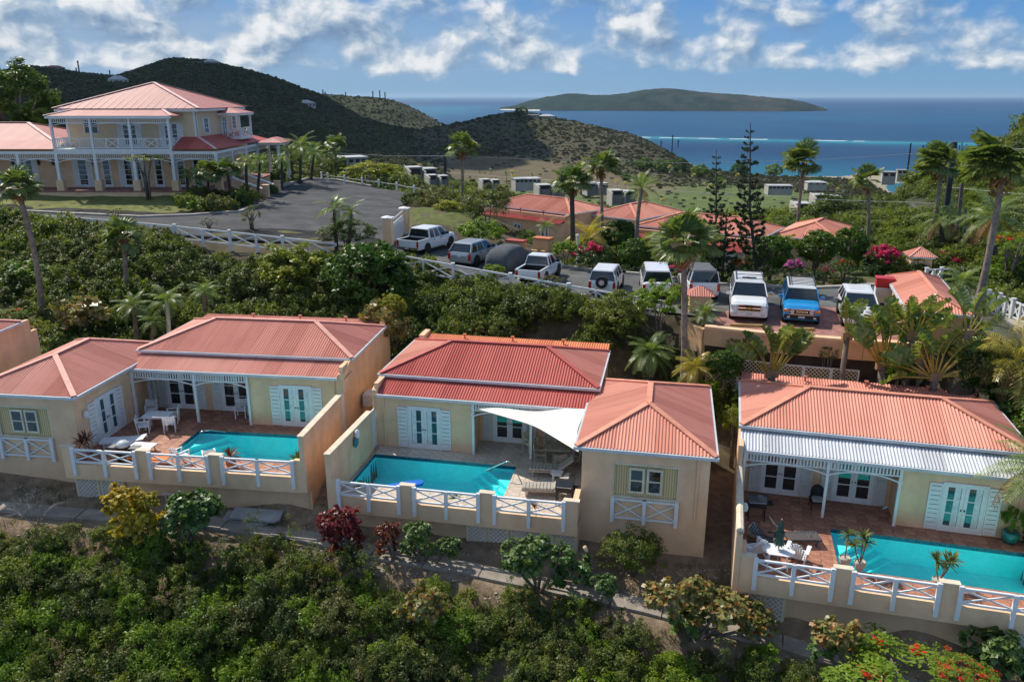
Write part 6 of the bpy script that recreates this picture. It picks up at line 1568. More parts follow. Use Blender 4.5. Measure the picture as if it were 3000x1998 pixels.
def paddle_frond(seed, L=2.6, mat=None):
 """traveller palm leaf: long stalk, torn paddle blade"""
 rg = np.random.default_rng(seed); V = []; F = []; T = []; mi = []
 def quad(a, b, c, d, t, m): k = len(V); V.extend([tuple(a), tuple(b), tuple(c), tuple(d)]); F.append((k, k + 1, k + 2, k + 3)); T.append(t); mi.append(m)
 def rach(t): return np.array([L * t, 0, -L * .16 * max(0, t - .45) ** 2 * 4])
 for k in range(8):
  a, b = rach(k / 8), rach((k + 1) / 8); w = .055 * (1 - k / 9); quad(a + [0, -w, 0], b + [0, -w * .9, 0], b + [0, w * .9, 0], a + [0, w, 0], .9, 1); quad(a + [0, 0, -w], b + [0, 0, -w * .9], b + [0, 0, w * .9], a + [0, 0, w], .9, 1)
 n = 15
 for s in (-1, 1):
  for i in range(n):
   t0 = .46 + .54 * i / n; t1 = .46 + .54 * (i + .93) / n; tm = (t0 + t1) / 2; u = (tm - .46) / .54; w = .30 * math.sin(math.pi * min(.98, .12 + .86 * u)) ** .6 * L / 2.6
   a, b = rach(t0), rach(t1); dz = rg.uniform(-.05, .16) + .12; sl = .07 * L / 2.6
   quad(a, np.array([a[0] + sl, s * w * rg.uniform(.85, 1.1), a[2] + dz]), np.array([b[0] + sl, s * w * rg.uniform(.85, 1.05), b[2] + dz * .8]), b, rg.uniform(.1, .9), 0)
 me = npmesh('frond', np.array(V), np.array(F), [mat or p_travel, p_stalk], False, None, np.array(T)); me.polygons.foreach_set('material_index', np.array(mi, np.int32)); return me
FAN = [fan_frond(i) for i in range(3)]; FAND = [fan_frond(i + 10, True, n=9, L=.55, pet=.5, droop=.8) for i in range(2)]
FEA = [feather_frond(i, p_feather) for i in range(3)]; FEAG = [feather_frond(i + 5, p_gold, L=2.3, ll=.6, hang=.5) for i in range(3)]; FEAO = [feather_frond(30 + i, p_dead, ll=.5, hang=.7) for i in range(2)]
FEAD = [feather_frond(40 + i, p_feather, L=1.5, n=30, ll=.42, droop=.8, hang=.25, w=.04) for i in range(2)]; PAD = [paddle_frond(i) for i in range(4)]
def dirmat(d, roll=0.0):
 x = Vector(d).normalized(); up = Vector((0, 0, 1)); y = up.cross(x)
 if y.length < 1e-3: y = Vector((0, 1, 0))
 y.normalize(); z = x.cross(y); m = Matrix((x, y, z)).transposed(); return (m @ Matrix.Rotation(roll, 3, 'X')).to_euler()
def palm(label, base, top, kind='fan', s=1.2, n=22, r=.16, wind=0.0, bend=.0, dead=4, group='palms around the villas', mat=None, el=None, name='palm_tree', boot=True, seed=None, cat='palm tree'):
 el = el or ((-28, 78) if kind == 'fan' else (-35, 80)); n = int(n * .72) if kind == 'fan' else n; rg = np.random.default_rng(seed); base = Vector(base); top = Vector(top); root = empty(name, base, 0, label, cat, group)
 T = top - base; H = T.length; q = M(); pts = []; rad = []; K = 9
 side = Vector((-T.y, T.x, 0)); side = Vector((1, 0, 0))
 for i in range(K):
  t = i / (K - 1); pts.append(T * t + Vector((bend * math.sin(math.pi * t), 0, 0)) + Vector((0, 0, -.4 * (i == 0)))); rad.append(r * (1.35 - .45 * min(1, t * 3) - .15 * t) if kind == 'fan' else r * (1.3 - .4 * t))
 q.tube(pts, rad, 9); q.build('trunk', mat or bark_palm, root, smooth=True)
 if boot and kind == 'fan': q = M(); q.tube([T * (1 - .42 * s / max(H, 1)), T * 1.0], [r * 1.25, r * 1.5], 8); q.build('fibre_sleeve', bark_red, root)
 lib = {'fan': FAN, 'feather': FEA, 'gold': FEAG, 'date': FEAD}[kind]
 for i in range(n):
  t = (i + .5) / n; e = R(el[1] + (el[0] - el[1]) * t ** .8 + rg.normal(0, 6)); a = i * 2.39996 + rg.normal(0, .2); d = Vector((math.cos(a) * math.cos(e), math.sin(a) * math.cos(e), math.sin(e)))
  if wind: d = (d + Vector((-wind, -.15 * wind, .05))).normalized()
  ss = s * rg.uniform(.88, 1.1); inst('frond', lib[int(rg.integers(0, len(lib)))], root, T, dirmat(d, rg.normal(0, .25)), (ss, ss, ss))
 for i in range(dead):
  a = rg.uniform(0, 6.28); e = R(rg.uniform(-75, -45)) if kind == 'fan' else R(rg.uniform(-40, -15)); d = Vector((math.cos(a) * math.cos(e) - wind * .4, math.sin(a) * math.cos(e), math.sin(e)))
  L_ = FAND if kind == 'fan' else FEAO; inst('frond', L_[i % 2], root, T * .985, dirmat(d, 0), (s * .9,) * 3)
 return root
def topof(vx, vy, y): p = aty(vx * V_, vy * V_, y); return p
def vp_palm(label, b, t, y=None, **kw):
 """b: view position of the trunk base (row may be None when y is given), t: view position of the crown heart"""
 bp_ = basept(b[0], b[1] if y is None else None, y); tp = topof(t[0], t[1], bp_.y); return palm(label, bp_, tp, **kw)
# tall fan palms
vp_palm('tall leaning fan palm at the left with a slender brown trunk', (100, 772), (40, 432), s=1.0, n=20, r=.19, wind=-.3, bend=.35, dead=2, seed=1)
vp_palm('fan palm rising from the thicket below the left fence, pale windblown crown', (296, 668), (284, 548), y=50.5, s=.95, n=20, r=.17, wind=.5, dead=2, seed=2)
vp_palm('stout fan palm with a big crown standing between the middle villa and the parking wall', (1572, 855), (1572, 565), y=39.4, s=1.25, n=24, r=.19, dead=4, bend=.05, seed=3)
vp_palm('fan palm with a ragged trunk in front of the salmon villa roofs', (1318, 600), (1315, 420), s=1.15, n=22, r=.24, dead=4, mat=bark_dark, seed=4)
vp_palm('slim fan palm behind the ragged trunked one, crown against the brown hill', (1386, 575), (1383, 383), y=66, s=1.05, n=20, r=.17, seed=5)
vp_palm('lone fan palm above the bottle trunked tree, seen against the brown hill', (1064, 480), (1063, 340), y=84, s=1.2, n=20, r=.19, seed=6)
vp_palm('small far fan palm behind the turning court', (772, 430), (772, 335), y=105, s=1.1, n=18, r=.18, seed=7)
vp_palm('tall leaning fan palm in front of the single salmon hipped wing', (1832, 585), (1850, 375), s=1.35, n=24, r=.17, wind=.85, dead=2, bend=-.15, seed=8)
vp_palm('slim fan palm with a pale trunk beside the magenta bougainvillea', (1988, 608), (1995, 418), s=.95, n=18, r=.16, wind=.5, dead=2, bend=.2, seed=9)
vp_palm('windswept fan palm leaning right beside the dark poles', (2128, 585), (2165, 378), s=1.3, n=24, r=.2, wind=.8, bend=.25, dead=3, seed=10)
vp_palm('largest windswept fan palm, thick trunk leaning across the bend', (2240, 752), (2308, 385), y=43, s=1.5, n=30, r=.21, wind=1.0, bend=.1, dead=3, seed=11)
# coconuts
vp_palm('coconut palm with upswept fronds among the parked cars', (1466, 612), (1476, 435), kind='feather', s=.82, n=20, r=.15, bend=-.2, dead=2, wind=.1, seed=12, el=(-10, 82))
vp_palm('young golden coconut palm above the pink shrub', (1357, 600), (1357, 548), kind='gold', s=.95, n=16, r=.12, dead=0, seed=13, el=(-15, 80))
vp_palm('coconut palm with orange dying fronds right of the leaning fan palm', (2160, 590), (2168, 505), y=62, kind='feather', s=1.0, n=16, r=.22, mat=bark_dark, dead=5, seed=14, el=(-20, 75))
vp_palm('broad coconut palm with bronze lower fronds behind the largest fan palm', (2285, 600), (2285, 505), y=54, kind='feather', s=1.15, n=18, r=.2, mat=bark_dark, dead=6, seed=15, el=(-15, 75))
vp_palm('golden coconut palm spreading at the right edge behind the right villa', (2345, 900), (2340, 832), y=35.2, kind='gold', s=1.2, n=24, r=.14, dead=3, seed=16, el=(-25, 80))
vp_palm('green coconut palm at the right edge above the right villa roof', (2358, 960), (2358, 925), y=34.0, kind='feather', s=.9, n=16, r=.14, dead=1, seed=17, el=(-35, 75))
vp_palm('coconut palm leaning in from the right over the silvery veranda roof', (2440, 1190), (2395, 1085), y=27.0, kind='feather', s=1.05, n=15, r=.13, dead=1, seed=18, el=(-20, 70))
# feather palms close to the villas
vp_palm('bushy date palm behind the middle villa, grey green arching fronds', (1497, 872), (1497, 815), y=41.2, kind='date', s=1.05, n=30, r=.18, dead=0, mat=bark_dark, seed=19, el=(-25, 80), boot=False)
vp_palm('golden bushy palm at the foot of the stout fan palm', (1600, 880), (1600, 850), y=38.6, kind='gold', s=.55, n=26, r=.12, dead=2, seed=20, el=(-15, 80), boot=False)
for (bx, tx, ty, y, s, sd, mt, lb) in ((318, 308, 708, 46.2, .62, 21, bark_palm, 'leaning green palm behind the left villa, leftmost of the cluster'), (392, 385, 695, 45.8, .66, 22, white_dull, 'palm with a whitewashed trunk behind the left villa'),
                                       (470, 470, 672, 47.5, .5, 23, bark_palm, 'small yellowish palm right of the whitewashed one'), (345, 352, 742, 45.2, .45, 24, bark_palm, 'lowest palm of the cluster behind the left villa roof')):
 vp_palm(lb, (bx, 0), (tx, ty), y=y, kind='feather', s=s, n=22, r=.12, dead=0, seed=sd, mat=mt, el=(-30, 80), boot=False)
for (bx, tx, ty, y, s, sd, lb, kd) in ((432, 430, 402, 75.5, .62, 25, 'low dark palm at the left end of the planting before the big house', 'date'), (480, 478, 398, 74.6, 1.05, 26, 'silvery fan palm before the big house', 'fan'), (530, 524, 392, 75.2, 1.0, 27, 'fan palm with a brown skirt right of the silvery one', 'fan'),
                                       (568, 566, 378, 76.2, .62, 28, 'slim double trunked green palm by the house stair', 'feather'), (592, 598, 372, 79, .55, 29, 'green palm right beside the house stair', 'feather'), (648, 648, 372, 86, .7, 30, 'dark palm behind the house stair', 'date'),
                                       (690, 692, 340, 92, 1.05, 31, 'large dark clump palm at the far side of the turning court', 'feather'), (676, 668, 352, 94, .8, 32, 'smaller dark palm left behind the large clump palm', 'feather'), (715, 722, 356, 96, .8, 33, 'dark palm right behind the large clump palm', 'feather'), (498, 497, 372, 79.5, .7, 34, 'dark palm under the veranda eave of the big house', 'date')):
 vp_palm(lb, (bx, 0), (tx, ty), y=y, kind=kd, s=s, n=20, r=.13, dead=1 if kd == 'fan' else 0, seed=sd, mat=bark_dark, el=(-35, 80), boot=False)
vp_palm('wilted date palm on the green mound by the drive, left of two', (775, 0), (768, 482), y=56.5, kind='date', s=.9, n=11, r=.12, dead=0, seed=35, mat=bark_dark, el=(-10, 85), wind=-.2, boot=False)
vp_palm('wilted date palm on the green mound by the drive, right of two', (800, 0), (808, 492), y=57, kind='date', s=.85, n=11, r=.12, dead=0, seed=36, mat=bark_dark, el=(-10, 80), wind=.2, boot=False)
vp_palm('feather palm growing beside the gatehouse bend', (2200, 722), (2212, 655), y=46, kind='date', s=1.05, n=24, r=.14, dead=0, seed=37, mat=bark_dark, el=(-20, 75), boot=False)
vp_palm('thin young palm beside the suv roofs, sparse pale fronds', (1508, 640), (1512, 585), y=54.5, kind='feather', s=.38, n=9, r=.05, dead=0, seed=38, el=(0, 80), boot=False)
vp_palm('small palm left of the brick parking strip', (1620, 765), (1622, 722), y=41.8, kind='date', s=.65, n=18, r=.08, dead=0, seed=39, el=(-10, 80), boot=False)
vp_palm('small green palm behind the salmon villa corner', (1255, 580), (1257, 522), y=64, kind='feather', s=.45, n=16, r=.08, dead=0, seed=40, el=(-10, 80), boot=False)
# travellers palms: one plane of long stalked leaves
def traveller(label, vx, vy, y, s, n, fan=62, yaw=10, zb=None, seed=0, h0=None, lean=0):
 p = aty(vx * V_, vy * V_, y); g = gz(p.x, y); g = min(g, .6); root = empty('traveller_palm', (p.x, y, g), R(yaw), label, 'traveller palm', 'traveller palms behind the right villa'); rg = np.random.default_rng(seed + 300)
 H = max(.3, p.z - g); q = M(); q.tube([(0, 0, -.3), (lean * .5, 0, H * .5), (lean, 0, H)], [.24 * s, .2 * s, .18 * s], 9); q.build('trunk', bark, root, smooth=True)
 q = M(); q.prism([(-.34 * s, -.1), (.34 * s, -.1), (.34 * s, .1), (-.34 * s, .1)], H - .15, H + .25); q.build('leaf_sheaths', pm('sheath_brown', (.34, .22, .12), .8), root)
 for i in range(n):
  a = R(-fan + 2 * fan * i / max(1, n - 1) + rg.normal(0, 3)); d = Vector((math.sin(a), rg.normal(0, .10), math.cos(a))); ss = s * 1.12 * rg.uniform(.88, 1.08)
  inst('frond', PAD[i % 4], root, (lean + math.sin(a) * .22, (i % 2 - .5) * .08, H), dirmat(d, rg.choice([-1, 1]) * rg.uniform(.75, 1.45)), (ss,) * 3)
 return root
traveller('traveller palm with a tall fan of paddle leaves left of the gatehouse', 2031, 842, 37.0, 1.1, 13, 42, 8, seed=1)
traveller('widest traveller palm spreading in front of the gatehouse', 2150, 868, 35.6, .88, 19, 84, 6, seed=2)
traveller('upright traveller palm hiding the gatehouse wall', 2100, 775, 36.6, .74, 11, 46, -10, seed=3)
traveller('banana like clump at the foot of the parking wall', 1775, 862, 37.0, .98, 15, 46, 15, seed=4)
traveller('slim young traveller palm with two upright leaves before the white jeep', 1948, 775, 37.4, .72, 5, 14, 0, seed=5)
traveller('small traveller palm with torn leaves right of the gatehouse', 2225, 770, 36.0, .85, 8, 60, 20, seed=6)
# --- crowns
CR = {}
def crown_lib(kind, v=0):
 k = (kind, v)
 if k in CR: return CR[k]
 sd = sum(map(ord, kind)) + v * 7
 P = dict(
  fine=([g_scrub], dict(ncl=90, nl=55, size=.10, asp=.4, cr=.2, flat=.85, low=-.55)), bright=([g_bright], dict(ncl=70, nl=60, size=.12, asp=.5, cr=.2, flat=.8, low=-.5)),
  yellow=([g_yellow], dict(ncl=80, nl=60, size=.12, asp=.45, cr=.19, flat=.85, low=-.6)), dark=([g_round], dict(ncl=130, nl=75, size=.14, asp=.5, cr=.24, flat=.95, low=-.8, inner=.75, lump=.06)),
  big=([g_round, g_bright], dict(ncl=240, nl=75, size=.085, asp=.5, cr=.15, flat=.9, low=-.9, inner=.6, lump=.2)),
  grape=([g_grape], dict(ncl=46, nl=16, size=.26, asp=.95, cr=.24, flat=.85, low=-.6, outw=.5, up=.7)), grapey=([g_grape_y], dict(ncl=46, nl=17, size=.25, asp=.95, cr=.24, flat=.85, low=-.6, outw=.5, up=.7)),
  graper=([g_grape_r], dict(ncl=46, nl=22, size=.22, asp=.85, cr=.24, flat=.95, low=-.7, outw=.5, up=.4)), grapem=([g_grape_m], dict(ncl=50, nl=16, size=.24, asp=.95, cr=.26, flat=.7, low=-.5, outw=.5, up=.7)),
  olive=([g_olive], dict(ncl=70, nl=50, size=.10, asp=.4, cr=.22, flat=.85, low=-.6)), sparse=([g_olive], dict(ncl=34, nl=34, size=.12, asp=.45, cr=.17, flat=.9, low=-.6)), fol=([g_yellow], dict(ncl=30, nl=34, size=.13, asp=.5, cr=.18, flat=.5, low=-.3)))
 F = dict(magenta=([g_hedge, f_pink], .9, dict(ncl=90, nl=60, size=.10, asp=.7, cr=.2, flat=.85, low=-.6), .85), pinkish=([g_hedge, f_pink], .8, dict(ncl=70, nl=55, size=.10, asp=.6, cr=.2, flat=.85, low=-.6), .42),
             mauve=([g_hedge, f_mauve], .9, dict(ncl=60, nl=60, size=.11, asp=.7, cr=.2, flat=.85, low=-.6), .85), scarlet=([g_bright, f_red], .75, dict(ncl=110, nl=50, size=.08, asp=.5, cr=.17, flat=.6, low=-.4), .24), reddish=([g_round, f_red], .6, dict(ncl=70, nl=50, size=.10, asp=.6, cr=.2, flat=.85, low=-.5), .3))
 if kind in P: mats, kw = P[kind]; me = cloud_mesh('crown', sd, [mats[v % len(mats)]], **kw)
 else: mats, fl, kw, cl = F[kind]; me = cloud_mesh('crown', sd, mats, fl, 1.0 if kind == 'scarlet' else 1.35, cl, **kw)
 CR[k] = me; return me
def shrub(label, p, r, kind, h=None, zc=None, trunk=.0, name='shrub', cat='shrub', group=None, v=0, sx=1.0, mat=None, tr=.06, stems=3, lean=(0, 0)):
 """p = ground point, r = crown radius, zc = crown centre above ground"""
 h = h or r; zc = h * .75 if zc is None else zc; root = empty(name, p, random.uniform(0, 6.28) if sx == 1.0 else 0, label, cat, group)
 q = M(); rg = random.Random(len(label) * 7 + int(r * 100))
 for i in range(stems):
  a = 6.28 * i / stems + rg.uniform(-.4, .4); rr = r * .4; m = (math.cos(a) * rr * .35 + lean[0] * .5, math.sin(a) * rr * .35 + lean[1] * .5, zc * .55); q.tube([(math.cos(a) * tr, math.sin(a) * tr, -.25), m, (math.cos(a) * rr + lean[0], math.sin(a) * rr + lean[1], zc + h * .25)], [tr, tr * .75, tr * .35], 6)
  q.tube([m, (math.cos(a + 1.1) * rr * 1.5 + lean[0], math.sin(a + 1.1) * rr * 1.5 + lean[1], zc + h * .1)], [tr * .6, tr * .25], 5)
 q.build('trunk' if stems < 4 else 'stems', mat or bark, root, smooth=True)
 inst('crown', crown_lib(kind, v), root, (lean[0], lean[1], zc), (0, 0, rg.uniform(0, 6.28) if sx == 1.0 else 0), (r * sx, r, h)); return root
def vs(label, vx, vy, rv, kind, y=None, hv=None, **kw):
 """crown centre (view px), crown radius in view px, distance y"""
 if y is None: b = vog(vx, vy + rv * .9); y = b.y
 c = aty(vx * V_, vy * V_, y); d = y * CT - (c.z - CZ) * ST; r = rv * V_ * d / FPX; g = gz(c.x, y); h = (hv or rv) * V_ * d / FPX
 return shrub(label, (c.x, y, g), r, kind, h=h, zc=max(h * .4, c.z - g), **kw)
G1 = 'sea grapes along the footpath'
def grape(label, parts, base, kinds, **kw):
 pb = vog(*base); root = empty('sea_grape', pb, 0, label, 'sea grape', G1)
 for i, ((vx, vy, rv), k) in enumerate(zip(parts, kinds)):
  c = aty(vx * V_, vy * V_, pb.y + (i % 2 - .5) * .3); d = c.y * CT - (c.z - CZ) * ST; r = rv * V_ * d / FPX; loc = c - pb; q = M()
  q.tube([(.05 * i, 0, -.2), (loc.x * .35 + .1, loc.y, loc.z * .3), (loc.x * .8, loc.y, loc.z * .75), loc], [.075, .065, .05, .02], 6); q.build('branch', bark, root, smooth=True)
  inst('crown', crown_lib(k, i), root, loc, (0, 0, i * 1.7), (r, r, r * .92))
 return root
grape('sea grape with bright yellow leaves on a crooked trunk', [(275, 1150, 44), (338, 1152, 26), (315, 1200, 54)], (352, 1268), ['grapey'] * 3)
grape('deep green sea grape beside the yellow one', [(440, 1172, 56), (412, 1205, 40), (470, 1165, 38)], (425, 1262), ['grape'] * 3)
grape('large dark red sea grape in front of the middle pool corner', [(788, 1200, 44), (800, 1240, 40), (768, 1225, 30)], (802, 1290), ['graper'] * 3)
grape('small dark red sea grape right of the large one', [(897, 1222, 26), (890, 1252, 26)], (900, 1292), ['graper'] * 2)
grape('pale green sea grape next to the small red one', [(962, 1225, 32), (945, 1255, 26), (985, 1262, 20)], (955, 1300), ['grape'] * 3)
grape('little sea grape with a low sideways branch', [(1035, 1258, 28)], (985, 1298), ['grape'])
grape('dark glossy sea grape leaning over the path, three leaf heads', [(1210, 1275, 50), (1245, 1258, 34), (1292, 1275, 32), (1320, 1315, 46), (1180, 1292, 28)], (1232, 1360), ['grape'] * 5)
grape('small round sea grape on the far side of the path', [(1392, 1345, 30)], (1400, 1395), ['grape'])
grape('wide sea grape with mottled orange and green leaves below the right villa', [(1535, 1372, 52), (1600, 1352, 36), (1650, 1400, 60), (1720, 1415, 52), (1755, 1435, 36), (1590, 1420, 50)], (1590, 1480), ['grapem', 'grapem', 'grapem', 'grapem', 'graper', 'grape'][:4] + ['grapem', 'grape'])
grape('mottled sea grape below the leaning grey slabs', [(1920, 1460, 50), (1975, 1490, 50), (1890, 1485, 34)], (1940, 1560), ['grapem', 'grapem', 'grape'])
grape('green sea grape at the bottom right corner', [(2290, 1490, 60), (2340, 1520, 50), (2245, 1510, 34)], (2300, 1580), ['grape'] * 3)
vs('pale yellow green sea grape inside the thicket', 975, 1395, 48, 'grapem', y=24.4, hv=60)
vs('feathery dark shrub against the wing wall of the middle villa', 1455, 1268, 70, 'fine', y=26.9, hv=62, v=1)
vs('small tree between the left and middle villas over the garden wall', 792, 965, 42, 'sparse', y=38.3, hv=52, tr=.05)
vs('yellow green umbrella tree rising beside the left villa end wall', 878, 745, 52, 'grapem', y=43.8, hv=62, name='tree', cat='tree', tr=.09, group=None)
vs('schefflera leaf head standing above the umbrella tree', 905, 700, 30, 'yellow', y=44.6, hv=28, name='tree', cat='tree', tr=.07)
vs('bright green tree at the left below the driveway fence', 75, 655, 88, 'bright', y=53, hv=55, name='tree', cat='tree', tr=.14)
vs('glowing yellow green tree in the middle of the bank', 668, 620, 88, 'yellow', y=51.5, hv=62, name='tree', cat='tree', tr=.12)
vs('glossy dark green tree right of the glowing yellow one', 845, 640, 90, 'dark', y=50.5, hv=85, name='tree', cat='tree', tr=.14, v=1)
vs('fine leaved tree below the parked pickups', 1120, 700, 75, 'fine', y=48.5, hv=60, name='tree', cat='tree', tr=.12, v=1)
vs('fine leaved tree left of the stout fan palm', 1420, 720, 70, 'fine', y=44, hv=60, name='tree', cat='tree', tr=.12, v=2)
vs('loose bright shrub beside the pink kiosk', 1520, 690, 58, 'bright', y=42.8, hv=50, v=1)
vs('pale dry leaved shrub behind the edge villa', 185, 718, 55, 'grapem', y=46.2, hv=48, v=3)
vs('low olive shrub growing through the fence under the grey covered car', 1135, 622, 26, 'bright', y=52.3, hv=18)
vs('yellowish shrub between the white pickup and the fence', 1270, 650, 30, 'sparse', y=48.7, hv=22, v=1)
vs('dark leafy shrub between the stout fan palm and the parking wall lattice', 1668, 838, 38, 'dark', y=38.4, hv=34, v=2)
vs('climbing green shrub hanging over the left end of the parking wall', 1705, 792, 34, 'fine', y=39.9, hv=24, v=2)
vs('small vine clump hanging on the middle of the parking wall', 1905, 812, 24, 'olive', y=38.3, hv=18, v=2)
vs('tall green shrub beside the outer wall of the right villa', 1690, 968, 32, 'fine', y=34.6, hv=44, v=5)
vs('bushy green plant left of the widest traveller palm', 2075, 858, 34, 'bright', y=36.2, hv=30, v=6)
# turning court mound, garden shrubs
vs('mound of dark fern like foliage under the wilted date palms', 795, 535, 62, 'fine', y=57, hv=38, v=3)
vs('light green shrub on the bank above the silver suv', 1105, 530, 50, 'bright', y=63.5, hv=36, v=2)
vs('tall olive shrub left of the salmon roofs', 1120, 470, 62, 'olive', y=72, hv=52)
vs('olive bush left of the bottle trunked tree', 1010, 455, 48, 'olive', y=80, hv=34, v=1)
vs('yellow green shrub at the edge of the turning court', 1030, 482, 34, 'yellow', y=75, hv=16, v=2)
vs('yellow flowering shrub behind the white bollards', 850, 392, 62, 'yellow', y=101, hv=22, v=1)
vs('green shrub left of the yellow flowering one', 740, 385, 40, 'olive', y=103, hv=28, v=2)
vs('round bright green clipped shrub by the lamp post', 1301, 575, 30, 'bright', y=57, hv=28, v=3)
vs('shrub with pink blossoms under the golden coconut palm', 1362, 585, 44, 'pinkish', y=56.3, hv=34)
vs('clipped green shrub in front of the red lean-to roof', 1462, 582, 36, 'dark', y=57.5, hv=34, v=2)
vs('dense dark shrub between the two salmon villas', 1425, 540, 40, 'dark', y=64, hv=34, v=3)
vs('low shrub with pink blossoms behind the white suv roofs', 1565, 622, 34, 'pinkish', y=52.4, hv=18, v=1)
vs('green shrub behind the grey roofed jeep', 1640, 590, 26, 'dark', y=54.2, hv=26, v=4)
vs('bright green shrub right of the pines', 1812, 560, 30, 'bright', y=57, hv=24, v=1)
vs('dark leafy shrub beside the white arch', 1775, 580, 42, 'dark', y=56, hv=38, v=5)
vs('round clipped tree with a golden green crown before the hipped wing', 1881, 568, 43, 'dark', y=56.5, hv=38, name='tree', cat='tree', tr=.1)
vs('darkest round clipped tree at the villa corner', 1956, 562, 35, 'dark', y=58, hv=42, name='tree', cat='tree', tr=.1, v=1)
vs('mauve bougainvillea left of the clipped tree', 1824, 612, 22, 'mauve', y=52.6, hv=16)
vs('shrub speckled with orange red flowers', 1942, 615, 28, 'reddish', y=53.5, hv=24)
vs('thin pinkish shrub beside the orange flowered one', 1898, 624, 20, 'pinkish', y=52.6, hv=16, v=2)
vs('magenta bougainvillea beside the slim pale palm', 2030, 600, 40, 'magenta', y=56, hv=42)
vs('dense crimson bougainvillea behind the bell turret', 2175, 605, 40, 'magenta', y=58, hv=26, v=1)
vs('red flowering branches in front of the fan palm near the white arch', 1705, 612, 24, 'reddish', y=51.6, hv=22, v=1)
vs('flamboyant tree with scarlet flowers at the right edge', 2335, 558, 60, 'scarlet', y=50, hv=36, name='tree', cat='tree', tr=.12)
vs('rounded green shrub right of the crimson bougainvillea', 2255, 610, 36, 'fine', y=55, hv=22, v=4)
vs('large pale green shrub at the right edge above the white fence', 2325, 625, 52, 'bright', y=51, hv=36, v=4)
vs('shrub with scarlet flowers at the left edge beside the cut off villa', 22, 722, 34, 'scarlet', y=45.5, hv=18, v=1)
vs('large spreading scarlet flamboyant filling the bottom right corner', 2120, 1600, 205, 'scarlet', y=20.0, hv=62, name='tree', cat='tree', tr=.1, v=2)
vs('upper scarlet flamboyant sprig in front of the path', 2215, 1540, 70, 'scarlet', y=20.6, hv=30, v=3)
vs('small multi stemmed tree with yellow leaf tufts on the lawn', 330, 365, 42, 'fol', y=74.2, hv=16, name='tree', cat='tree', tr=.11)
vs('small green tree in the grass island by the drive', 577, 494, 26, 'sparse', y=63.0, hv=26, name='tree', cat='tree', tr=.1, v=2)
vs('pale twiggy shrub behind the left fence', 265, 490, 22, 'sparse', y=64.5, hv=14, v=3)
vs('low yellowish shrub behind the left fence, nearer the grass island', 480, 512, 22, 'sparse', y=61.5, hv=12, v=4)
vs('tall dense tree towering beside the big house at the left edge', 25, 235, 95, 'big', y=96, hv=92, name='tree', cat='tree', tr=.5)
vs('lower bushy tree beside the tower like one at the left edge', 85, 285, 40, 'big', y=95, hv=30, name='tree', cat='tree', tr=.3, v=1)
for i, (vx, vy, rv, k, y) in enumerate(((460, 440, 18, 'fine', 73.5), (555, 450, 18, 'bright', 74), (590, 455, 16, 'fine', 74.5), (625, 440, 14, 'dark', 83), (640, 405, 16, 'dark', 87))):
 vs(['low shrub at the left of the house planting', 'yellow green shrub below the house stair', 'small shrub at the kerb corner below the stair', 'dark shrub beside the stair wall', 'dark hedge shrub behind the stair'][i], vx, vy, rv, k, y=y, v=i)
def hedge():
 pts = [Vector(p) for p in dens([tuple(atf(x, y)) for x, y in ((2215, 828), (2300, 833), (2400, 836), (2500, 829), (2575, 820))], .5)]; r = empty('clipped_hedge', pts[0], 0, 'low clipped dark green hedge along the kerb opposite the blue car', 'hedge'); Vv = []; Ff = []; Tt = []; k = 0
 for i, p in enumerate(pts):
  V, F, T, C = cloud(700 + i, 26, 34, .10, asp=.5, cr=.2, flat=.9, low=-.6, inner=.75, lump=.05); V = V * np.array([.5, .55, .48]) + np.array(p - pts[0]) + np.array([0, .75, .5]); Vv.append(V); Ff.append(F + k); Tt.append(T); k += len(V)
 inst('foliage', npmesh('hedge', np.vstack(Vv), np.vstack(Ff), [g_hedge], False, None, np.concatenate(Tt)), r)
hedge()
# --- Norfolk pines
def pine(label, b, t, y, s, seed, lean=0.0):
 bp_ = basept(b[0], None, y); tp = topof(t[0], t[1], y); H = tp.z - bp_.z; root = empty('norfolk_pine', bp_, 0, label, 'pine tree', 'norfolk pines by the road'); rg = np.random.default_rng(seed); T = tp - bp_
 q = M(); q.tube([(0, 0, -.3), T * .5 + Vector((lean, 0, 0)), T], [s * .13, s * .09, .03], 8); q.build('trunk', bark_dark, root, smooth=True)
 nt = int(H / (.42)); lib = PINE
 for i in range(nt):
  f = .10 + .88 * i / nt; L = s * (1.15 * (1 - f) ** .55 * (1 if f > .25 else f * 2.2 + .4) + .16) * rg.uniform(.8, 1.1); nb = 5
  c = T * f + Vector((lean * 4 * f * (1 - f), 0, 0))
  for k in range(nb):
   if rg.uniform() < .12: continue
   a = 6.28 * k / nb + i * .7; e = .25 if f > .8 else .05; d = Vector((math.cos(a), math.sin(a), e + rg.normal(0, .06))); ls = L * rg.uniform(.8, 1.1); inst('branch', lib[k % 2], root, c, dirmat(d), (ls, ls, ls))
 return root
def pine_branch(seed):
 rg = np.random.default_rng(seed); P = []; N = []
 for i in range(70):
  t = rg.uniform(.25, 1) ** .8; P.append((t, rg.normal(0, .07 * (1.2 - t * .5)), rg.normal(.03, .045) + .12 * t * t)); N.append(rg.normal(size=3))
 for i in range(60): P.append((.93 + rg.normal(0, .07), rg.normal(0, .085), .16 + abs(rg.normal(0, .07)))); N.append(rg.normal(size=3))
 V, F = leaves(np.array(P), nrm(np.array(N)), .21, .4, rg, 0); k = len(V); V = np.vstack([V, [(0, -.012, 0), (0, .012, 0), (1, .006, .12), (1, -.006, .12)]]); F = np.vstack([F, [k, k + 1, k + 2, k + 3]])
 return npmesh('branch', V, F, [leafmat('pine_needle', (.014, .030, .012), (.045, .07, .022), .15, .6, .2)], False, None, rg.uniform(0, 1, len(F)))
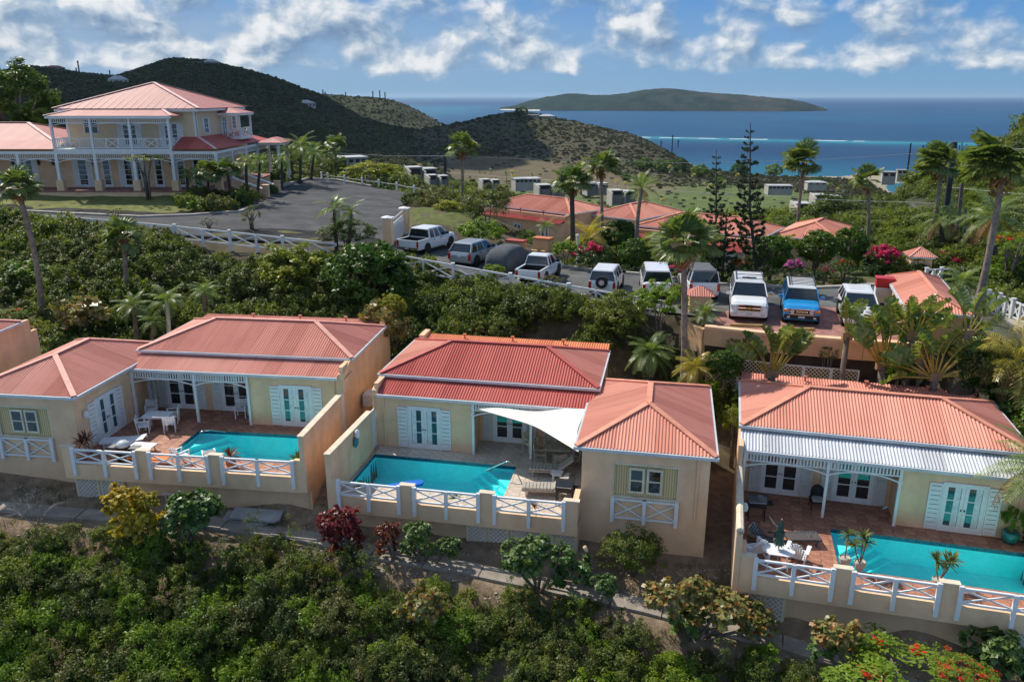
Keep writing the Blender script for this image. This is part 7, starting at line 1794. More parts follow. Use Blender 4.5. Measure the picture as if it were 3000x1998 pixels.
PINE = [pine_branch(1), pine_branch(2)]
pine('tallest norfolk pine, leaning a little, standing by the roadside', (1746, 0), (1726, 284), 51.5, .95, 1, -.35)
pine('second norfolk pine with bare gaps between its tiers, left of the tallest', (1640, 0), (1647, 345), 52.5, .78, 2, .1)
pine('short bushy norfolk pine between the two tall ones', (1660, 0), (1672, 482), 52.0, .9, 3)
# bottle trunked tree on the grassy bank
def bottle_tree():
 b = vog(1073, 478); root = empty('ponytail_tree', b, 0, 'bottle trunked tree with forked bare limbs on the grassy bank', 'tree'); q = M(); q.lathe([(.95, -.2), (.9, .2), (.6, 1.0), (.42, 1.7), (.3, 2.1)], 10)
 tips = []
 for dx, h in ((-1.0, 3.6), (-.35, 4.6), (.35, 4.2), (.95, 4.4), (-.7, 4.3)): q.tube([(0, 0, 1.9), (dx * .6, 0, 2.8), (dx, 0, h)], [.22, .15, .09], 7); tips.append((dx, 0, h))
 q.build('trunk', bark_dark, root, smooth=True)
 for i, t in enumerate(tips): inst('crown', crown_lib('fol', 3), root, t, (0, 0, i), (.65, .65, .75))
bottle_tree()
def bare_shrub(label, vx, vy, rv, y, seed, n=26):
 c = aty(vx * V_, vy * V_, y); d = y * CT - (c.z - CZ) * ST; r = rv * V_ * d / FPX; b = Vector((c.x, y, gz(c.x, y))); rg = np.random.default_rng(seed); q = M()
 def br(p, d, l, rad, dep):
  e = p + d * l; q.tube([p, p + d * l * .5 + Vector(rg.normal(0, .04, 3)) * l, e], [rad, rad * .8, rad * .55], 4, False)
  if dep:
   for _ in range(3): dd = (d + Vector(rg.normal(0, .55, 3))).normalized(); br(p + d * l * rg.uniform(.5, 1), dd, l * .68, rad * .6, dep - 1)
 for i in range(6): a = rg.uniform(0, 6.28); br(Vector((0, 0, -.1)), Vector((math.cos(a) * .6, math.sin(a) * .6, 1)).normalized(), r * .8, .022, 3)
 root = q.build('bare_shrub', twig, loc=b); tag(root, label, 'shrub'); return root
bare_shrub('leafless grey shrub beside the left cellar lattice', 70, 1135, 60, 29.8, 1)
bare_shrub('leafless brown twigs poking out of the thicket at the bottom left', 170, 1500, 90, 21.5, 2); bare_shrub('bare grey branches left of the bottom left twigs', 70, 1545, 60, 21.0, 3)
# ================================================================ VEHICLES
paint_w = pm('white_car_paint', (.80, .81, .82), .25, .02, 2, spec=.6, coat=.6); paint_b = pm('blue_car_paint', (.012, .27, .62), .25, .04, 2, spec=.6, coat=.6)
paint_s = pm('silver_car_paint', (.42, .45, .48), .3, .03, 2, metal=.4, coat=.5); trim = pm('black_plastic', (.018, .018, .02), .6, .1, 5); rubber = pm('tyre_rubber', (.02, .02, .022), .8, .1, 5)
alloy = pm('alloy_wheel', (.45, .46, .48), .3, .05, 3, metal=.8); chrome = pm('chrome', (.75, .76, .78), .12, .02, 3, metal=1.0); lamp_w = pm('headlight_lens', (.60, .63, .66), .1, .1, 6, spec=.9); lamp_r = pm('tail_light_lens', (.45, .012, .01), .2, .1, 6); lamp_o = pm('amber_lens', (.75, .22, .02), .2, .1, 6)
car_glass = pm('car_glass', (.012, .018, .022), .04, .05, 2, spec=1.0); gold = pm('gold_badge', (.75, .50, .10), .3, .05, 4, metal=.7); plate_m = pm('number_plate', (.55, .60, .70), .5, .1, 9); cloth_m = pm('car_cover_cloth', (.085, .095, .105), .9, .12, 3, .3, 9)
def loft(q, secs):
 """closed loops of equal count -> skin with end caps"""
 n = len(secs[0]); b = [p for s in secs for p in s]; fs = []
 for i in range(len(secs) - 1):
  for k in range(n): k2 = (k + 1) % n; fs.append((i * n + k, i * n + k2, (i + 1) * n + k2, (i + 1) * n + k))
 fs.append(tuple(range(n))[::-1]); fs.append(tuple((len(secs) - 1) * n + k for k in range(n))); q.add(b, fs)
def car(label, pos, ang, kind='suv', L=4.7, W_=1.85, H=1.75, paint=None, cat='suv', hood=1.15, hoodz=1.08, cab=(1.25, 4.45), ws=.65, rs=.25, belt=1.08, roof=None, rack=False, spare=False, bed=False, front=None, wheelr=.37, name='parked_car', grade=0.0, bright='w'):
 """x = length from front bumper (0) back to L, y across; front looks along -x"""
 root = empty(name, pos, 0, label, cat, 'cars parked along the kerb'); root.rotation_euler = (0, grade, ang); paint = paint or paint_w; w = W_ / 2; ox = -L / 2
 X = lambda x: x + ox
 def sec(x, zb, zt, hw, tum=.06):   # superelliptic body section
  r = .14; return [(X(x), -hw + .05, zb), (X(x), -hw, zb + .16), (X(x), -hw, (zb + zt) * .52), (X(x), -hw + .03, zt - r), (X(x), -hw + .06 + tum, zt - .03), (X(x), -hw + .22 + tum, zt), (X(x), hw - .22 - tum, zt), (X(x), hw - .06 - tum, zt - .03), (X(x), hw - .03, zt - r), (X(x), hw, (zb + zt) * .52), (X(x), hw, zb + .16), (X(x), hw - .05, zb)]
 c0, c1 = cab; q = M()
 if not bed: prof = [(0.0, .42, hoodz - .32, .86), (.05, .28, hoodz - .22, .93), (.22, .26, hoodz - .10, .98), (.6, .26, hoodz - .04, 1.0), (hood, .26, hoodz, 1.0), (c0 + .2, .26, belt, 1.0), (L * .6, .26, belt + .01, 1.0), (L - .35, .28, belt + .02, .99), (L - .08, .32, belt - .02, .95), (L, .42, belt - .22, .88)]
 else: prof = [(0.0, .45, hoodz - .32, .88), (.05, .32, hoodz - .2, .94), (.25, .3, hoodz - .08, .98), (hood, .3, hoodz, 1.0), (c1 - .02, .3, belt, 1.0), (c1, .3, belt, 1.0)]
 loft(q, [sec(x, zb, zt, w * f) for x, zb, zt, f in prof]); body = q.build('body', paint, root, smooth=False)
 if bed:
  q = M(); x0, x1 = c1 + .02, L
  for y in (-w, w - .12): q.box(X(x0), X(x1), y + (.0 if y < 0 else 0), y + .12, .42, belt - .02)
  q.box(X(x1 - .1), X(x1), -w + .121, w - .121, .45, belt - .04); q.box(X(x0), X(x1 - .1), -w + .121, w - .121, .42, .62); q.build('bed', paint, root)
  q = M(); q.box(X(x0 + .01), X(x1 - .11), -w + .125, w - .125, .621, .64); q.box(X(x0 + .01), X(x0 + .03), -w + .13, w - .13, .64, belt - .06);
  for s in (-1, 1): q.box(X(x0 + .03), X(x1 - .12), s * (w - .13), s * (w - .15), .64, belt - .05)
  q.build('bed_liner', trim, root); q = M(); q.box(X(L + .0), X(L + .12), -w + .05, w - .05, .42, .58); q.build('rear_bumper', chrome, root)
 # greenhouse: pillars and roof in paint, glass inset between
 zt = H; tb = .10; ti = .20; zb = belt - .02
 fa, fb = c0, c0 + ws; ra, rb = c1, c1 - rs
 def ring(z, t):  # footprint of cabin at fraction t of height
  x0 = fa + (fb - fa) * t; x1 = ra + (rb - ra) * t; hw = w - .05 - (ti - .03) * t; return x0, x1, hw
 x0, x1, hw = ring(0, 0); X0, X1, HW = ring(0, 1); zr_ = zt - .09
 q = M(); P = lambda t: [(X(ring(0, t)[0]), -ring(0, t)[2], zb + (zr_ - zb) * t), (X(ring(0, t)[1]), -ring(0, t)[2], zb + (zr_ - zb) * t), (X(ring(0, t)[1]), ring(0, t)[2], zb + (zr_ - zb) * t), (X(ring(0, t)[0]), ring(0, t)[2], zb + (zr_ - zb) * t)]
 a, b = P(0), P(1); q.add(a + b, [(0, 1, 5, 4), (1, 2, 6, 5), (2, 3, 7, 6), (3, 0, 4, 7), (4, 5, 6, 7)]); q.build('glasshouse', car_glass, root)
 q = M(); r0 = [(X(X0 - .04), -HW - .02, zr_ - .01), (X(X1 + .05), -HW - .02, zr_ - .01), (X(X1 + .05), HW + .02, zr_ - .01), (X(X0 - .04), HW + .02, zr_ - .01)]
 r1 = [(X(X0 + .05), -HW + .03, zt - .02), (X(X1 - .02), -HW + .03, zt - .02), (X(X1 - .02), HW - .03, zt - .02), (X(X0 + .05), HW - .03, zt - .02)]; r2 = [(X(X0 + .25), -HW + .2, zt), (X(X1 - .2), -HW + .2, zt), (X(X1 - .2), HW - .2, zt), (X(X0 + .25), HW - .2, zt)]
 q.add(r0 + r1 + r2, [(0, 1, 5, 4), (1, 2, 6, 5), (2, 3, 7, 6), (3, 0, 4, 7), (4, 5, 9, 8), (5, 6, 10, 9), (6, 7, 11, 10), (7, 4, 8, 11), (8, 9, 10, 11), (0, 3, 2, 1)]); q.build('roof', roof or paint, root)
 for s in (-1, 1):
  cs = [(fa, fb, .07), (ra, rb, .10 if kind != 'pickup' else .09)]
  for lo, hi, wd in cs: q = M(); q.beam((X(lo), s * (w - .045), zb), (X(hi), s * (HW + .012), zr_), .05, wd * 1.6, up=(1, 0, 0)); q.build('pillar', paint, root)
  nm = 2 if (c1 - c0) > 2.2 else 1
  for k in range(nm):
   f = (k + 1) / (nm + 1) + (.02 if nm > 1 else .1); xl = fa + .2 + (ra - fa - .2) * f; xh = fb + (rb - fb) * f; q = M(); q.beam((X(xl), s * (w - .045), zb), (X(xh), s * (HW + .012), zr_), .04, .09, up=(1, 0, 0)); q.build('pillar', paint, root)
  m = M(); m.box(X(c0 + .18), X(c0 + .3), s * (w + .02), s * (w + .24), belt - .0, belt + .17); m.build('wing_mirror', chrome if bright == 'chrome' else (paint if bright == 'w' else trim), root)
  d = M()
  for x in ([c0 + .32, c0 + 1.25] if nm > 1 else [c0 + .8]): d.box(X(x + .55), X(x + .72), s * (w + .001), s * (w + .03), belt - .2, belt - .16)
  d.build('door_handles', trim, root)
 wx = [.82 if not bed else .9, L - .92 if not bed else L - 1.15]
 for x in wx:
  for s in (-1, 1):
   q = M(); q.T = Matrix.Translation((X(x), s * (w - .10), wheelr)) @ Matrix.Rotation(R(90), 4, 'X'); q.lathe([(wheelr * .55, -.11), (wheelr * .94, -.11), (wheelr, -.07), (wheelr, .07), (wheelr * .94, .11), (wheelr * .55, .11)], 16); t_ = q.build('wheel', rubber, root)
   q = M(); q.T = Matrix.Translation((X(x), s * (w - .10), wheelr)) @ Matrix.Rotation(R(90), 4, 'X'); q.lathe([(.001, -.10), (wheelr * .6, -.118), (wheelr * .6, .118), (.001, .10)], 10); q.build('rim', alloy, t_)
   q = M(); q.T = Matrix.Translation((X(x), s * (w - .08), wheelr + .02)) @ Matrix.Rotation(R(90), 4, 'X'); q.lathe([(.001, -.10), (wheelr * 1.16, -.10), (wheelr * 1.16, .083), (.001, .083)], 18); q.build('wheel_arch', trim, root)
 # front
 fr = dict(grille=(.55, .26, chrome), lamp=(.17, .34), bump=trim if kind == 'toy' else None); fr.update(front or {})
 q = M(); q.box(X(-.05), X(.06), -w * .94, w * .94, .36, .58); q.build('front_bumper', fr['bump'] or paint, root)
 gw, gh, gm = fr['grille']; gz_ = hoodz - .37; q = M(); q.box(X(-.03), X(.04), -gw, gw, gz_ - gh / 2, gz_ + gh / 2); q.build('grille', trim, root)
 q = M(); q.box(X(-.05), X(.0), -gw - .02, gw + .02, gz_ + gh / 2, gz_ + gh / 2 + .035); q.box(X(-.05), X(.0), -gw - .02, gw + .02, gz_ - gh / 2 - .035, gz_ - gh / 2)
 if fr.get('bar'): q.box(X(-.055), X(.0), -gw, gw, gz_ - .03, gz_ + .03)
 if fr.get('slots'):
  for k in range(7): y = -gw + (k + .5) * 2 * gw / 7; q.box(X(-.05), X(-.02), y - gw / 7 * .75, y - gw / 7 * .55, gz_ - gh / 2, gz_ + gh / 2); q.box(X(-.05), X(-.02), y + gw / 7 * .55, y + gw / 7 * .75, gz_ - gh / 2, gz_ + gh / 2)
 q.build('grille_bars', gm, root)
 if fr.get('badge') == 'bow': q = M(); q.prism([(X(-.075), -.16), (X(-.055), -.16), (X(-.055), .16), (X(-.075), .16)], gz_ - .03, gz_ + .03); q.box(X(-.075), X(-.055), -.07, .07, gz_ - .055, gz_ + .055); q.build('bow_tie_badge', gold, root)
 if fr.get('word'):
  cu = bpy.data.curves.new('badge_lettering', 'FONT'); cu.body = fr['word']; cu.size = .15; cu.align_x = 'CENTER'; cu.align_y = 'CENTER'; cu.extrude = .006; tmp = bpy.data.objects.new('tmp_lettering', cu); COL.objects.link(tmp)
  bpy.context.view_layer.update(); me = bpy.data.meshes.new_from_object(tmp.evaluated_get(bpy.context.evaluated_depsgraph_get())); bpy.data.objects.remove(tmp); me.materials.clear(); me.materials.append(chrome); o = inst('badge_lettering', me, root)
  o.matrix_local = Matrix(((0, 0, -1, X(-.06)), (-1, 0, 0, 0), (0, 1, 0, gz_), (0, 0, 0, 1)))
 for s in (-1, 1):
  q = M(); lw, lh = fr['lamp']
  if fr.get('round'): q.T = Matrix.Translation((X(-.04), s * (gw - .13), gz_)) @ Matrix.Rotation(R(90), 4, 'Y'); q.lathe([(.001, -.03), (.11, -.02), (.12, .03)], 12)
  else: q.add([(X(-.02), s * (gw + .03), gz_ - lw / 2), (X(.05), s * (w * .95), gz_ - lw / 2 + .03), (X(.32), s * (w + .005), gz_ + .02), (X(.32), s * (w - .005), gz_ + lw / 2 + .06), (X(.07), s * (w * .95), gz_ + lw / 2 + .03), (X(-.0), s * (gw + .03), gz_ + lw / 2)], [(0, 1, 4, 5), (1, 2, 3, 4)] if s < 0 else [(5, 4, 1, 0), (4, 3, 2, 1)])
  q.build('headlight', lamp_w, root)
  if fr.get('amber'): q = M(); q.box(X(-.01), X(.12), s * (gw + .03), s * (w * .97), gz_ - .03, gz_ + .09); q.build('indicator', lamp_o, root)
  q = M(); zt_ = belt - .1; q.box(X(L - .1), X(L + .012), s * (w - .03), s * (w - .2), zt_ - .42, zt_); q.build('tail_light', lamp_r, root)
  q = M(); q.box(X(-.065), X(-.04), s * (w * .62), s * (w * .78), .4, .5); q.build('fog_light', lamp_w, root)
 q = M(); q.box(X(-.075), X(-.055), -.17, .17, .42, .53); q.build('number_plate', plate_m, root)
 q = M(); q.box(X(L + .015), X(L + .03), -.16, .16, .72, .83) if not bed else q.box(X(L + .13), X(L + .14), -.16, .16, .45, .56); q.build('number_plate', plate_m, root)
 if rack:
  q = M()
  for s in (-1, 1): q.beam((X(X0 + .2), s * (HW - .06), zt + .07), (X(X1 - .1), s * (HW - .06), zt + .07), .04, .04)
  n = 7 if rack == 'basket' else 3
  for k in range(n): x = X0 + .25 + (X1 - X0 - .4) * k / (n - 1); q.beam((X(x), -HW + .06, zt + .07), (X(x), HW - .06, zt + .07), .035, .03)
  for s in (-1, 1):
   for x in (X0 + .3, X1 - .2): q.box(X(x), X(x + .05), s * (HW - .08), s * (HW - .04), zt - .03, zt + .07)
  if rack == 'basket':
   for s in (-1, 1): q.beam((X(X0 + .2), s * (HW - .06), zt + .2), (X(X1 - .1), s * (HW - .06), zt + .2), .03, .03)
   q.beam((X(X1 - .1), -HW + .06, zt + .2), (X(X1 - .1), HW - .06, zt + .2), .03, .03)
  q.build('roof_rack', dark_metal, root)
 if rack == 'rails' : q = M(); q.box(X(X0 + .5), X(X0 + 1.0), -.38, .38, zt + .001, zt + .012); q.build('sunroof', car_glass, root)
 if spare:
  q = M(); q.T = Matrix.Translation((X(L + .12), 0, .95)) @ Matrix.Rotation(R(90), 4, 'Y'); q.lathe([(.2, -.1), (.34, -.1), (.37, -.05), (.37, .08), (.2, .1)], 16); o = q.build('spare_wheel', rubber, root); q = M(); q.T = Matrix.Translation((X(L + .17), 0, .95)) @ Matrix.Rotation(R(90), 4, 'Y'); q.lathe([(.001, -.02), (.2, -.02), (.17, .06), (.001, .06)], 12); q.build('rim', alloy, o)
 return root
def place(px, py): p = atf(px, py); return Vector((p.x, p.y, zr(p.x, p.y) + .01))
def facing(vx, vy):  # heading so that local -x (the nose) points along the world vector
 return math.atan2(-vy, -vx)
# three noses towards the camera
T = R(0)
def nose_car(pxc, pyf, dx, L, **kw):
 """pxc, pyf = centre of the nose at ground; dx = sideways drift of the heading"""
 p = atf(pxc, pyf); d = Vector((dx, -1)).normalized(); c = Vector((p.x, p.y)) - d * (L / 2); return car(kw.pop('label'), (c.x, c.y, zr(c.x, c.y) + .02), facing(d.x, d.y), L=L, **kw)
nose_car(2192, 945, -.25, 5.15, label='large white suv with gold badge and roof rails, nose over the wheel stop', W_=2.02, H=1.86, hood=1.25, hoodz=1.16, cab=(1.3, 5.0), ws=.75, rs=.3, belt=1.16, rack='rails', bright='chrome', front=dict(grille=(.58, .30, chrome), bar=True, badge='bow', lamp=(.22, .3)), wheelr=.4)
nose_car(2345, 955, -.30, 4.65, label='bright blue suv with white roof and black basket rack', W_=1.9, H=1.78, hood=1.2, hoodz=1.12, cab=(1.25, 4.5), ws=.42, rs=.2, belt=1.14, paint=paint_b, roof=paint_w, rack='basket', kind='suv', front=dict(grille=(.62, .24, chrome), round=True, amber=True, lamp=(.2, .2), bump=trim, word='TOYOTA'), wheelr=.41)
nose_car(2522, 968, -.30, 4.4, label='white compact suv partly hidden by a slim traveller palm', W_=1.84, H=1.64, hood=1.1, hoodz=1.02, cab=(1.1, 4.3), ws=.85, rs=.4, belt=1.06, bright='b', front=dict(grille=(.55, .12, chrome), slots=True, lamp=(.14, .2), bump=paint_w), wheelr=.36)
def tail_car(pxc, pyr, hd, L, **kw):
 """pxc, pyr = centre of the tail at ground, hd = world heading of the nose"""
 p = atf(pxc, pyr); d = Vector(hd).normalized(); c = Vector((p.x, p.y)) + d * (L / 2); return car(kw.pop('label'), (c.x, c.y, zr(c.x, c.y) + .02), facing(d.x, d.y), L=L, **kw)
HD = (.30, 1)
tail_car(1195, 745, (.52, 1), 5.3, label='white crew cab pickup parked furthest left by the gate', W_=1.95, H=1.78, hood=1.4, hoodz=1.1, cab=(1.35, 3.75), ws=.6, rs=.12, belt=1.12, bed=True, cat='pickup truck', kind='pickup', bright='b', name='pickup_truck')
tail_car(1345, 782, (.50, 1), 4.5, label='silver grey suv between the crew cab pickup and the covered car', W_=1.83, H=1.66, cab=(1.1, 4.35), ws=.8, rs=.45, belt=1.06, paint=paint_s, rack='rails' if False else False, bright='b')
tail_car(1546, 836, (.38, 1), 4.75, label='white single cab pickup with a black bed, right of the covered car', W_=1.76, H=1.7, hood=1.35, hoodz=1.05, cab=(1.3, 2.9), ws=.6, rs=.1, belt=1.06, bed=True, cat='pickup truck', kind='pickup', bright='b', name='pickup_truck')
tail_car(1762, 872, (.28, 1), 4.0, label='small white suv with a spare wheel on its tailgate', W_=1.72, H=1.68, cab=(1.15, 3.9), ws=.5, rs=.15, belt=1.04, spare=True, bright='b')
tail_car(1925, 884, (.12, 1), 5.3, label='white suv with black rear window behind the dry seed stalks', W_=1.85, H=1.78, cab=(1.4, 4.9), ws=.6, rs=.25, belt=1.1, bright='b')
tail_car(2062, 884, (.04, 1), 4.5, label='white jeep with a boxy dark grey roof left of the large white suv', W_=1.87, H=1.86, hood=1.5, hoodz=1.14, cab=(1.55, 4.35), ws=.25, rs=.08, belt=1.14, roof=pm('grey_soft_top', (.11, .12, .135), .8, .1, 4), bright='b', kind='suv')
def covered():
 p = atf(1452, 800); d = Vector((.45, 1)).normalized(); L = 4.4; c = Vector((p.x, p.y)) + d * L / 2; r = empty('covered_car', (c.x, c.y, zr(c.x, c.y)), facing(d.x, d.y), 'car wrapped in a dark grey fabric cover', 'covered car'); q = M(); secs = []
 for x, h, w in ((-2.25, .55, .7), (-2.15, .95, .84), (-1.6, 1.12, .92), (-1.1, 1.3, .93), (-.5, 1.62, .93), (.5, 1.68, .94), (1.4, 1.6, .93), (2.0, 1.35, .9), (2.2, .9, .8), (2.25, .5, .7)):
  s = []
  for k in range(17):
   t = math.pi * k / 16; cx = math.cos(t); sx = math.sin(t); f = 1 + .025 * math.sin(k * 2.7 + x * 5); s.append((x, -w * f * (abs(cx) ** .42) * (1 if cx > 0 else -1), h * (sx ** .42 if sx > 0 else 0) * (1 + .012 * math.sin(x * 9 + k))))
  secs.append(s)
 loft(q, secs); q.build('cover', cloth_m, r, smooth=True); q = M(); q.tube([(-2.0, -.9, .35), (0, -.97, .3), (2.0, -.9, .35)], .02, 5); q.build('hem', trim, r)
covered()
for pxa, pya, lb in ((2187, 958, 'ochre concrete wheel stop under the nose of the large white suv'), (2336, 968, 'ochre concrete wheel stop under the nose of the blue suv'), (1690, 868, 'ochre concrete wheel stop behind the fence near the single cab pickup')):
 p = atf(pxa, pya); q = M(); q.add([(-.9, -.1, 0), (.9, -.1, 0), (.9, .1, 0), (-.9, .1, 0), (-.85, -.06, .13), (.85, -.06, .13), (.85, .06, .13), (-.85, .06, .13)], [(0, 3, 2, 1), (4, 5, 6, 7), (0, 1, 5, 4), (1, 2, 6, 5), (2, 3, 7, 6), (3, 0, 4, 7)])
 tag(q.build('wheel_stop', pm('ochre_concrete', (.55, .34, .12), .8, .15, 3), loc=(p.x, p.y, zr(p.x, p.y) + .02), rot=(0, 0, -.1)), lb, 'wheel stop', 'wheel stops')
# ================================================================ TERRACE FURNITURE
teak = pm('silvered_teak', (.46, .38, .30), .75, .18, 6); plastic = pm('white_resin', (.82, .82, .82), .45, .02, 3); sling = pm('charcoal_sling', (.07, .075, .08), .7, .1, 6); wick = pm('black_wicker', (.022, .02, .02), .6, .2, 20)
cush = bpy.data.materials.new('striped_cushion'); cush.use_nodes = True
_t = NT(cush.node_tree); _tc = _t.add('ShaderNodeTexCoord').outputs['Object']; _sp = _t.add('ShaderNodeSeparateXYZ', i_0=_tc); _fr = _t.math('GREATER_THAN', _t.math('SINE', _t.math('MULTIPLY', _sp.outputs[1], 55)), .1)
_t.link(_t.mix(_fr, (.26, .235, .20), (.52, .48, .42)), _t.n['Principled BSDF'].inputs[0]); _t.n['Principled BSDF'].inputs['Roughness'].default_value = .9
CC = dict(m=(lambda x, y: (900 + x / 1.884, 900 + y / 1.884), 0.0), l=(lambda x, y: (x / 1.884, 850 + y / 1.884), 0.6), r=(lambda x, y: (2000 + x / 1.654, 1050 + y / 1.654), -0.6))
def tp(k, x, y, z=.013): f, z0 = CC[k]; return at(*f(x, y), z0 + z)
AN = dict(m=R(-11.3), l=R(-7.3), r=R(-15))
def slat_chair(p, rz, label, mat=None, group=None, w=.54, h=.86, arms=True, cat='chair'):
 mat = mat or plastic; r = empty('chair', p, rz, label, cat, group); s = w / 2
 q = M()
 for k in range(5): q.box(-s + .03, s - .03, -.23 + k * .095, -.155 + k * .095, .41, .435)
 q.build('seat', mat, r); q = M()
 for k in range(5): z = .50 + k * .075; q.box(-s + .04, s - .04, .235 + k * .018, .255 + k * .018, z, z + .052)
 q.build('backrest', mat, r)
 for x in (-s, s - .045):
  q = M(); q.box(x, x + .045, -.25, -.205, 0, .64 if arms else .42); q.build('leg', mat, r); q = M(); q.beam((x + .022, .25, 0), (x + .022, .34, h), .045, .045, up=(1, 0, 0)); q.build('leg', mat, r)
  if arms: q = M(); q.box(x - .015, x + .06, -.27, .29, .64, .665); q.build('armrest', mat, r)
  q = M(); q.box(x, x + .04, -.2, .24, .36, .41); q.build('side_rail', mat, r)
 return r
def slat_table(p, rz, label, L=1.3, W_=.8, mat=None, h=.73, cat='table'):
 mat = mat or plastic; r = empty('table', p, rz, label, cat); q = M(); n = 9
 for k in range(n): y = -W_ / 2 + k * W_ / n; q.box(-L / 2, L / 2, y, y + W_ / n - .012, h - .03, h)
 q.build('tabletop', mat, r); q = M(); q.box(-L / 2 + .05, L / 2 - .05, -W_ / 2 + .05, -W_ / 2 + .08, h - .12, h - .031); q.box(-L / 2 + .05, L / 2 - .05, W_ / 2 - .08, W_ / 2 - .05, h - .12, h - .031); q.build('apron', mat, r)
 for x in (-1, 1):
  for y in (-1, 1): q = M(); q.box(x * (L / 2 - .1) - .035, x * (L / 2 - .1) + .035, y * (W_ / 2 - .1) - .035, y * (W_ / 2 - .1) + .035, 0, h - .031); q.build('leg', mat, r)
 return r
def lounger(p, rz, label, mat, cushion=None, rise=.45, group=None, L=1.95, W_=.64):
 """head at +x"""
 r = empty('sun_lounger', p, rz, label, 'sun lounger', group); q = M(); hx = .35; s = W_ / 2
 for k in range(12): x = -L / 2 + k * (L / 2 + hx) / 12; q.box(x, x + .085, -s, s, .31, .33)
 q.build('seat', mat, r); e = Vector((L / 2 - hx, 0, rise + .0)); n = 8; q = M()
 for k in range(n): a = Vector((hx, 0, .32)) + e * (k / n); q.beam(a + Vector((0, -s, 0)), a + Vector((0, s, 0)), .075, .02, up=(-e.z, 0, e.x))
 q.build('backrest', mat, r); q = M()
 for y in (-s - .02, s - .02): q.box(-L / 2, L / 2 - .05, y, y + .04, .25, .31)
 q.build('frame', mat, r)
 for x in (-L / 2 + .15, L / 2 - .4):
  for y in (-s, s - .05): q = M(); q.box(x, x + .06, y, y + .05, 0, .25); q.build('leg', mat, r)
 if cushion:
  q = M()
  for k in range(9): x = -L / 2 + .02 + k * (L / 2 + hx) / 9; q.prism([(x, -s + .02), (x + .125, -s + .02), (x + .125, s - .02), (x, s - .02)], .335, .41)
  for k in range(5): a = Vector((hx + .02, 0, .40)) + e * (k / 5); b = a + e * .185; q.beam(a, b, W_ - .04, .07)
  q.build('cushion', cushion, r)
 return r
def adirondack(p, rz, label):
 r = empty('adirondack_chair', p, rz, label, 'chair', 'white adirondack chairs'); q = M()
 for k in range(6): y = -.32 + k * .09; q.box(-.27, .27, y, y + .075, .36 - k * .022, .38 - k * .022)
 q.build('seat', plastic, r)
 for k in range(7):
  a = (k - 3) * .075; q = M(); h = 1.0 - abs(k - 3) ** 1.8 * .028; q.beam((a * .8, .18, .26), (a * 1.25, .46, h), .068, .02, up=(0, 1, 0)); q.build('back_slat', plastic, r)
 for s in (-1, 1):
  q = M(); q.box(s * .30 - .03, s * .30 + .03, -.34, -.26, 0, .56); q.build('leg', plastic, r); q = M(); q.beam((s * .30, -.2, .3), (s * .30, .42, .04), .04, .12); q.build('leg', plastic, r)
  q = M(); q.box(s * .36 - .07, s * .36 + .07, -.40, .28, .56, .585); q.build('armrest', plastic, r)
def closed_umbrella(p, label, mat, h=2.5, z0=.7, r_=.17, base=True):
 r = empty('parasol', p, 0, label, 'parasol'); q = M(); q.tube([(0, 0, .0), (0, 0, h)], .022, 8); q.build('pole', white_dull if base else teak, r); q = M()
 prof = [(.03, h - .05), (.10, h - .25), (r_ * .7, h - .7), (r_, z0 + .55), (r_ * .75, z0 + .2), (r_ * 1.1, z0)]
 vs = []; n = 16
 for rad, z in prof:
  for k in range(n): a = 6.283 * k / n; rr = rad * (1 if k % 2 else .62); vs.append((rr * math.cos(a), rr * math.sin(a), z - (.06 if k % 2 and z < z0 + .1 else 0)))
 fs = [(i * n + k, i * n + (k + 1) % n, (i + 1) * n + (k + 1) % n, (i + 1) * n + k) for i in range(len(prof) - 1) for k in range(n)]; q.add(vs, [f[::-1] for f in fs]); q.build('folded_canopy', mat, r)
 if base: q = M(); q.lathe([(.28, 0), (.28, .05), (.06, .1)], 14); q.build('base', trim, r)
def spiky(p, label, mat, r_=.5, n=34, pot=None, stem=0.0, heads=1, up=.6, seed=1):
 root = empty('potted_plant', p, 0, label, 'potted plant'); rg = np.random.default_rng(seed)
 if pot: q = M(); q.lathe([(.13, 0), (.2, .12), (.22, .3), (.19, .34), (.16, .3)], 12); q.build('pot', pot, root)
 for hd in range(heads):
  ox, oy = (0, 0) if heads == 1 else (rg.normal(0, .22), rg.normal(0, .15)); st = stem * rg.uniform(.75, 1.15) + .28
  if stem: q = M(); q.tube([(0, 0, .2), (ox * .6, oy * .6, st * .6), (ox, oy, st)], .025, 5); q.build('stem', bark, root)
  V = []; F = []
  for i in range(n):
   a = rg.uniform(0, 6.28); e = rg.uniform(-.3, 1.4) if stem else rg.uniform(.1, 1.4); l = r_ * rg.uniform(.75, 1.1); d = np.array([math.cos(a) * math.cos(e), math.sin(a) * math.cos(e), math.sin(e)]); b = np.array([-math.sin(a), math.cos(a), 0]) * .022 * (1 + r_); o = np.array([ox, oy, st]); m = o + d * l * .55; t = o + d * l - np.array([0, 0, .12 * l]); k = len(V)
   V += [o - b * .4, m - b, m + b, o + b * .4, t]; F += [(k, k + 1, k + 2, k + 3), (k + 1, k + 4, k + 4, k + 2)]
  q = M(); q.add([tuple(v) for v in V], [tuple(dict.fromkeys(f)) for f in F]); q.build('leaves', mat, root)
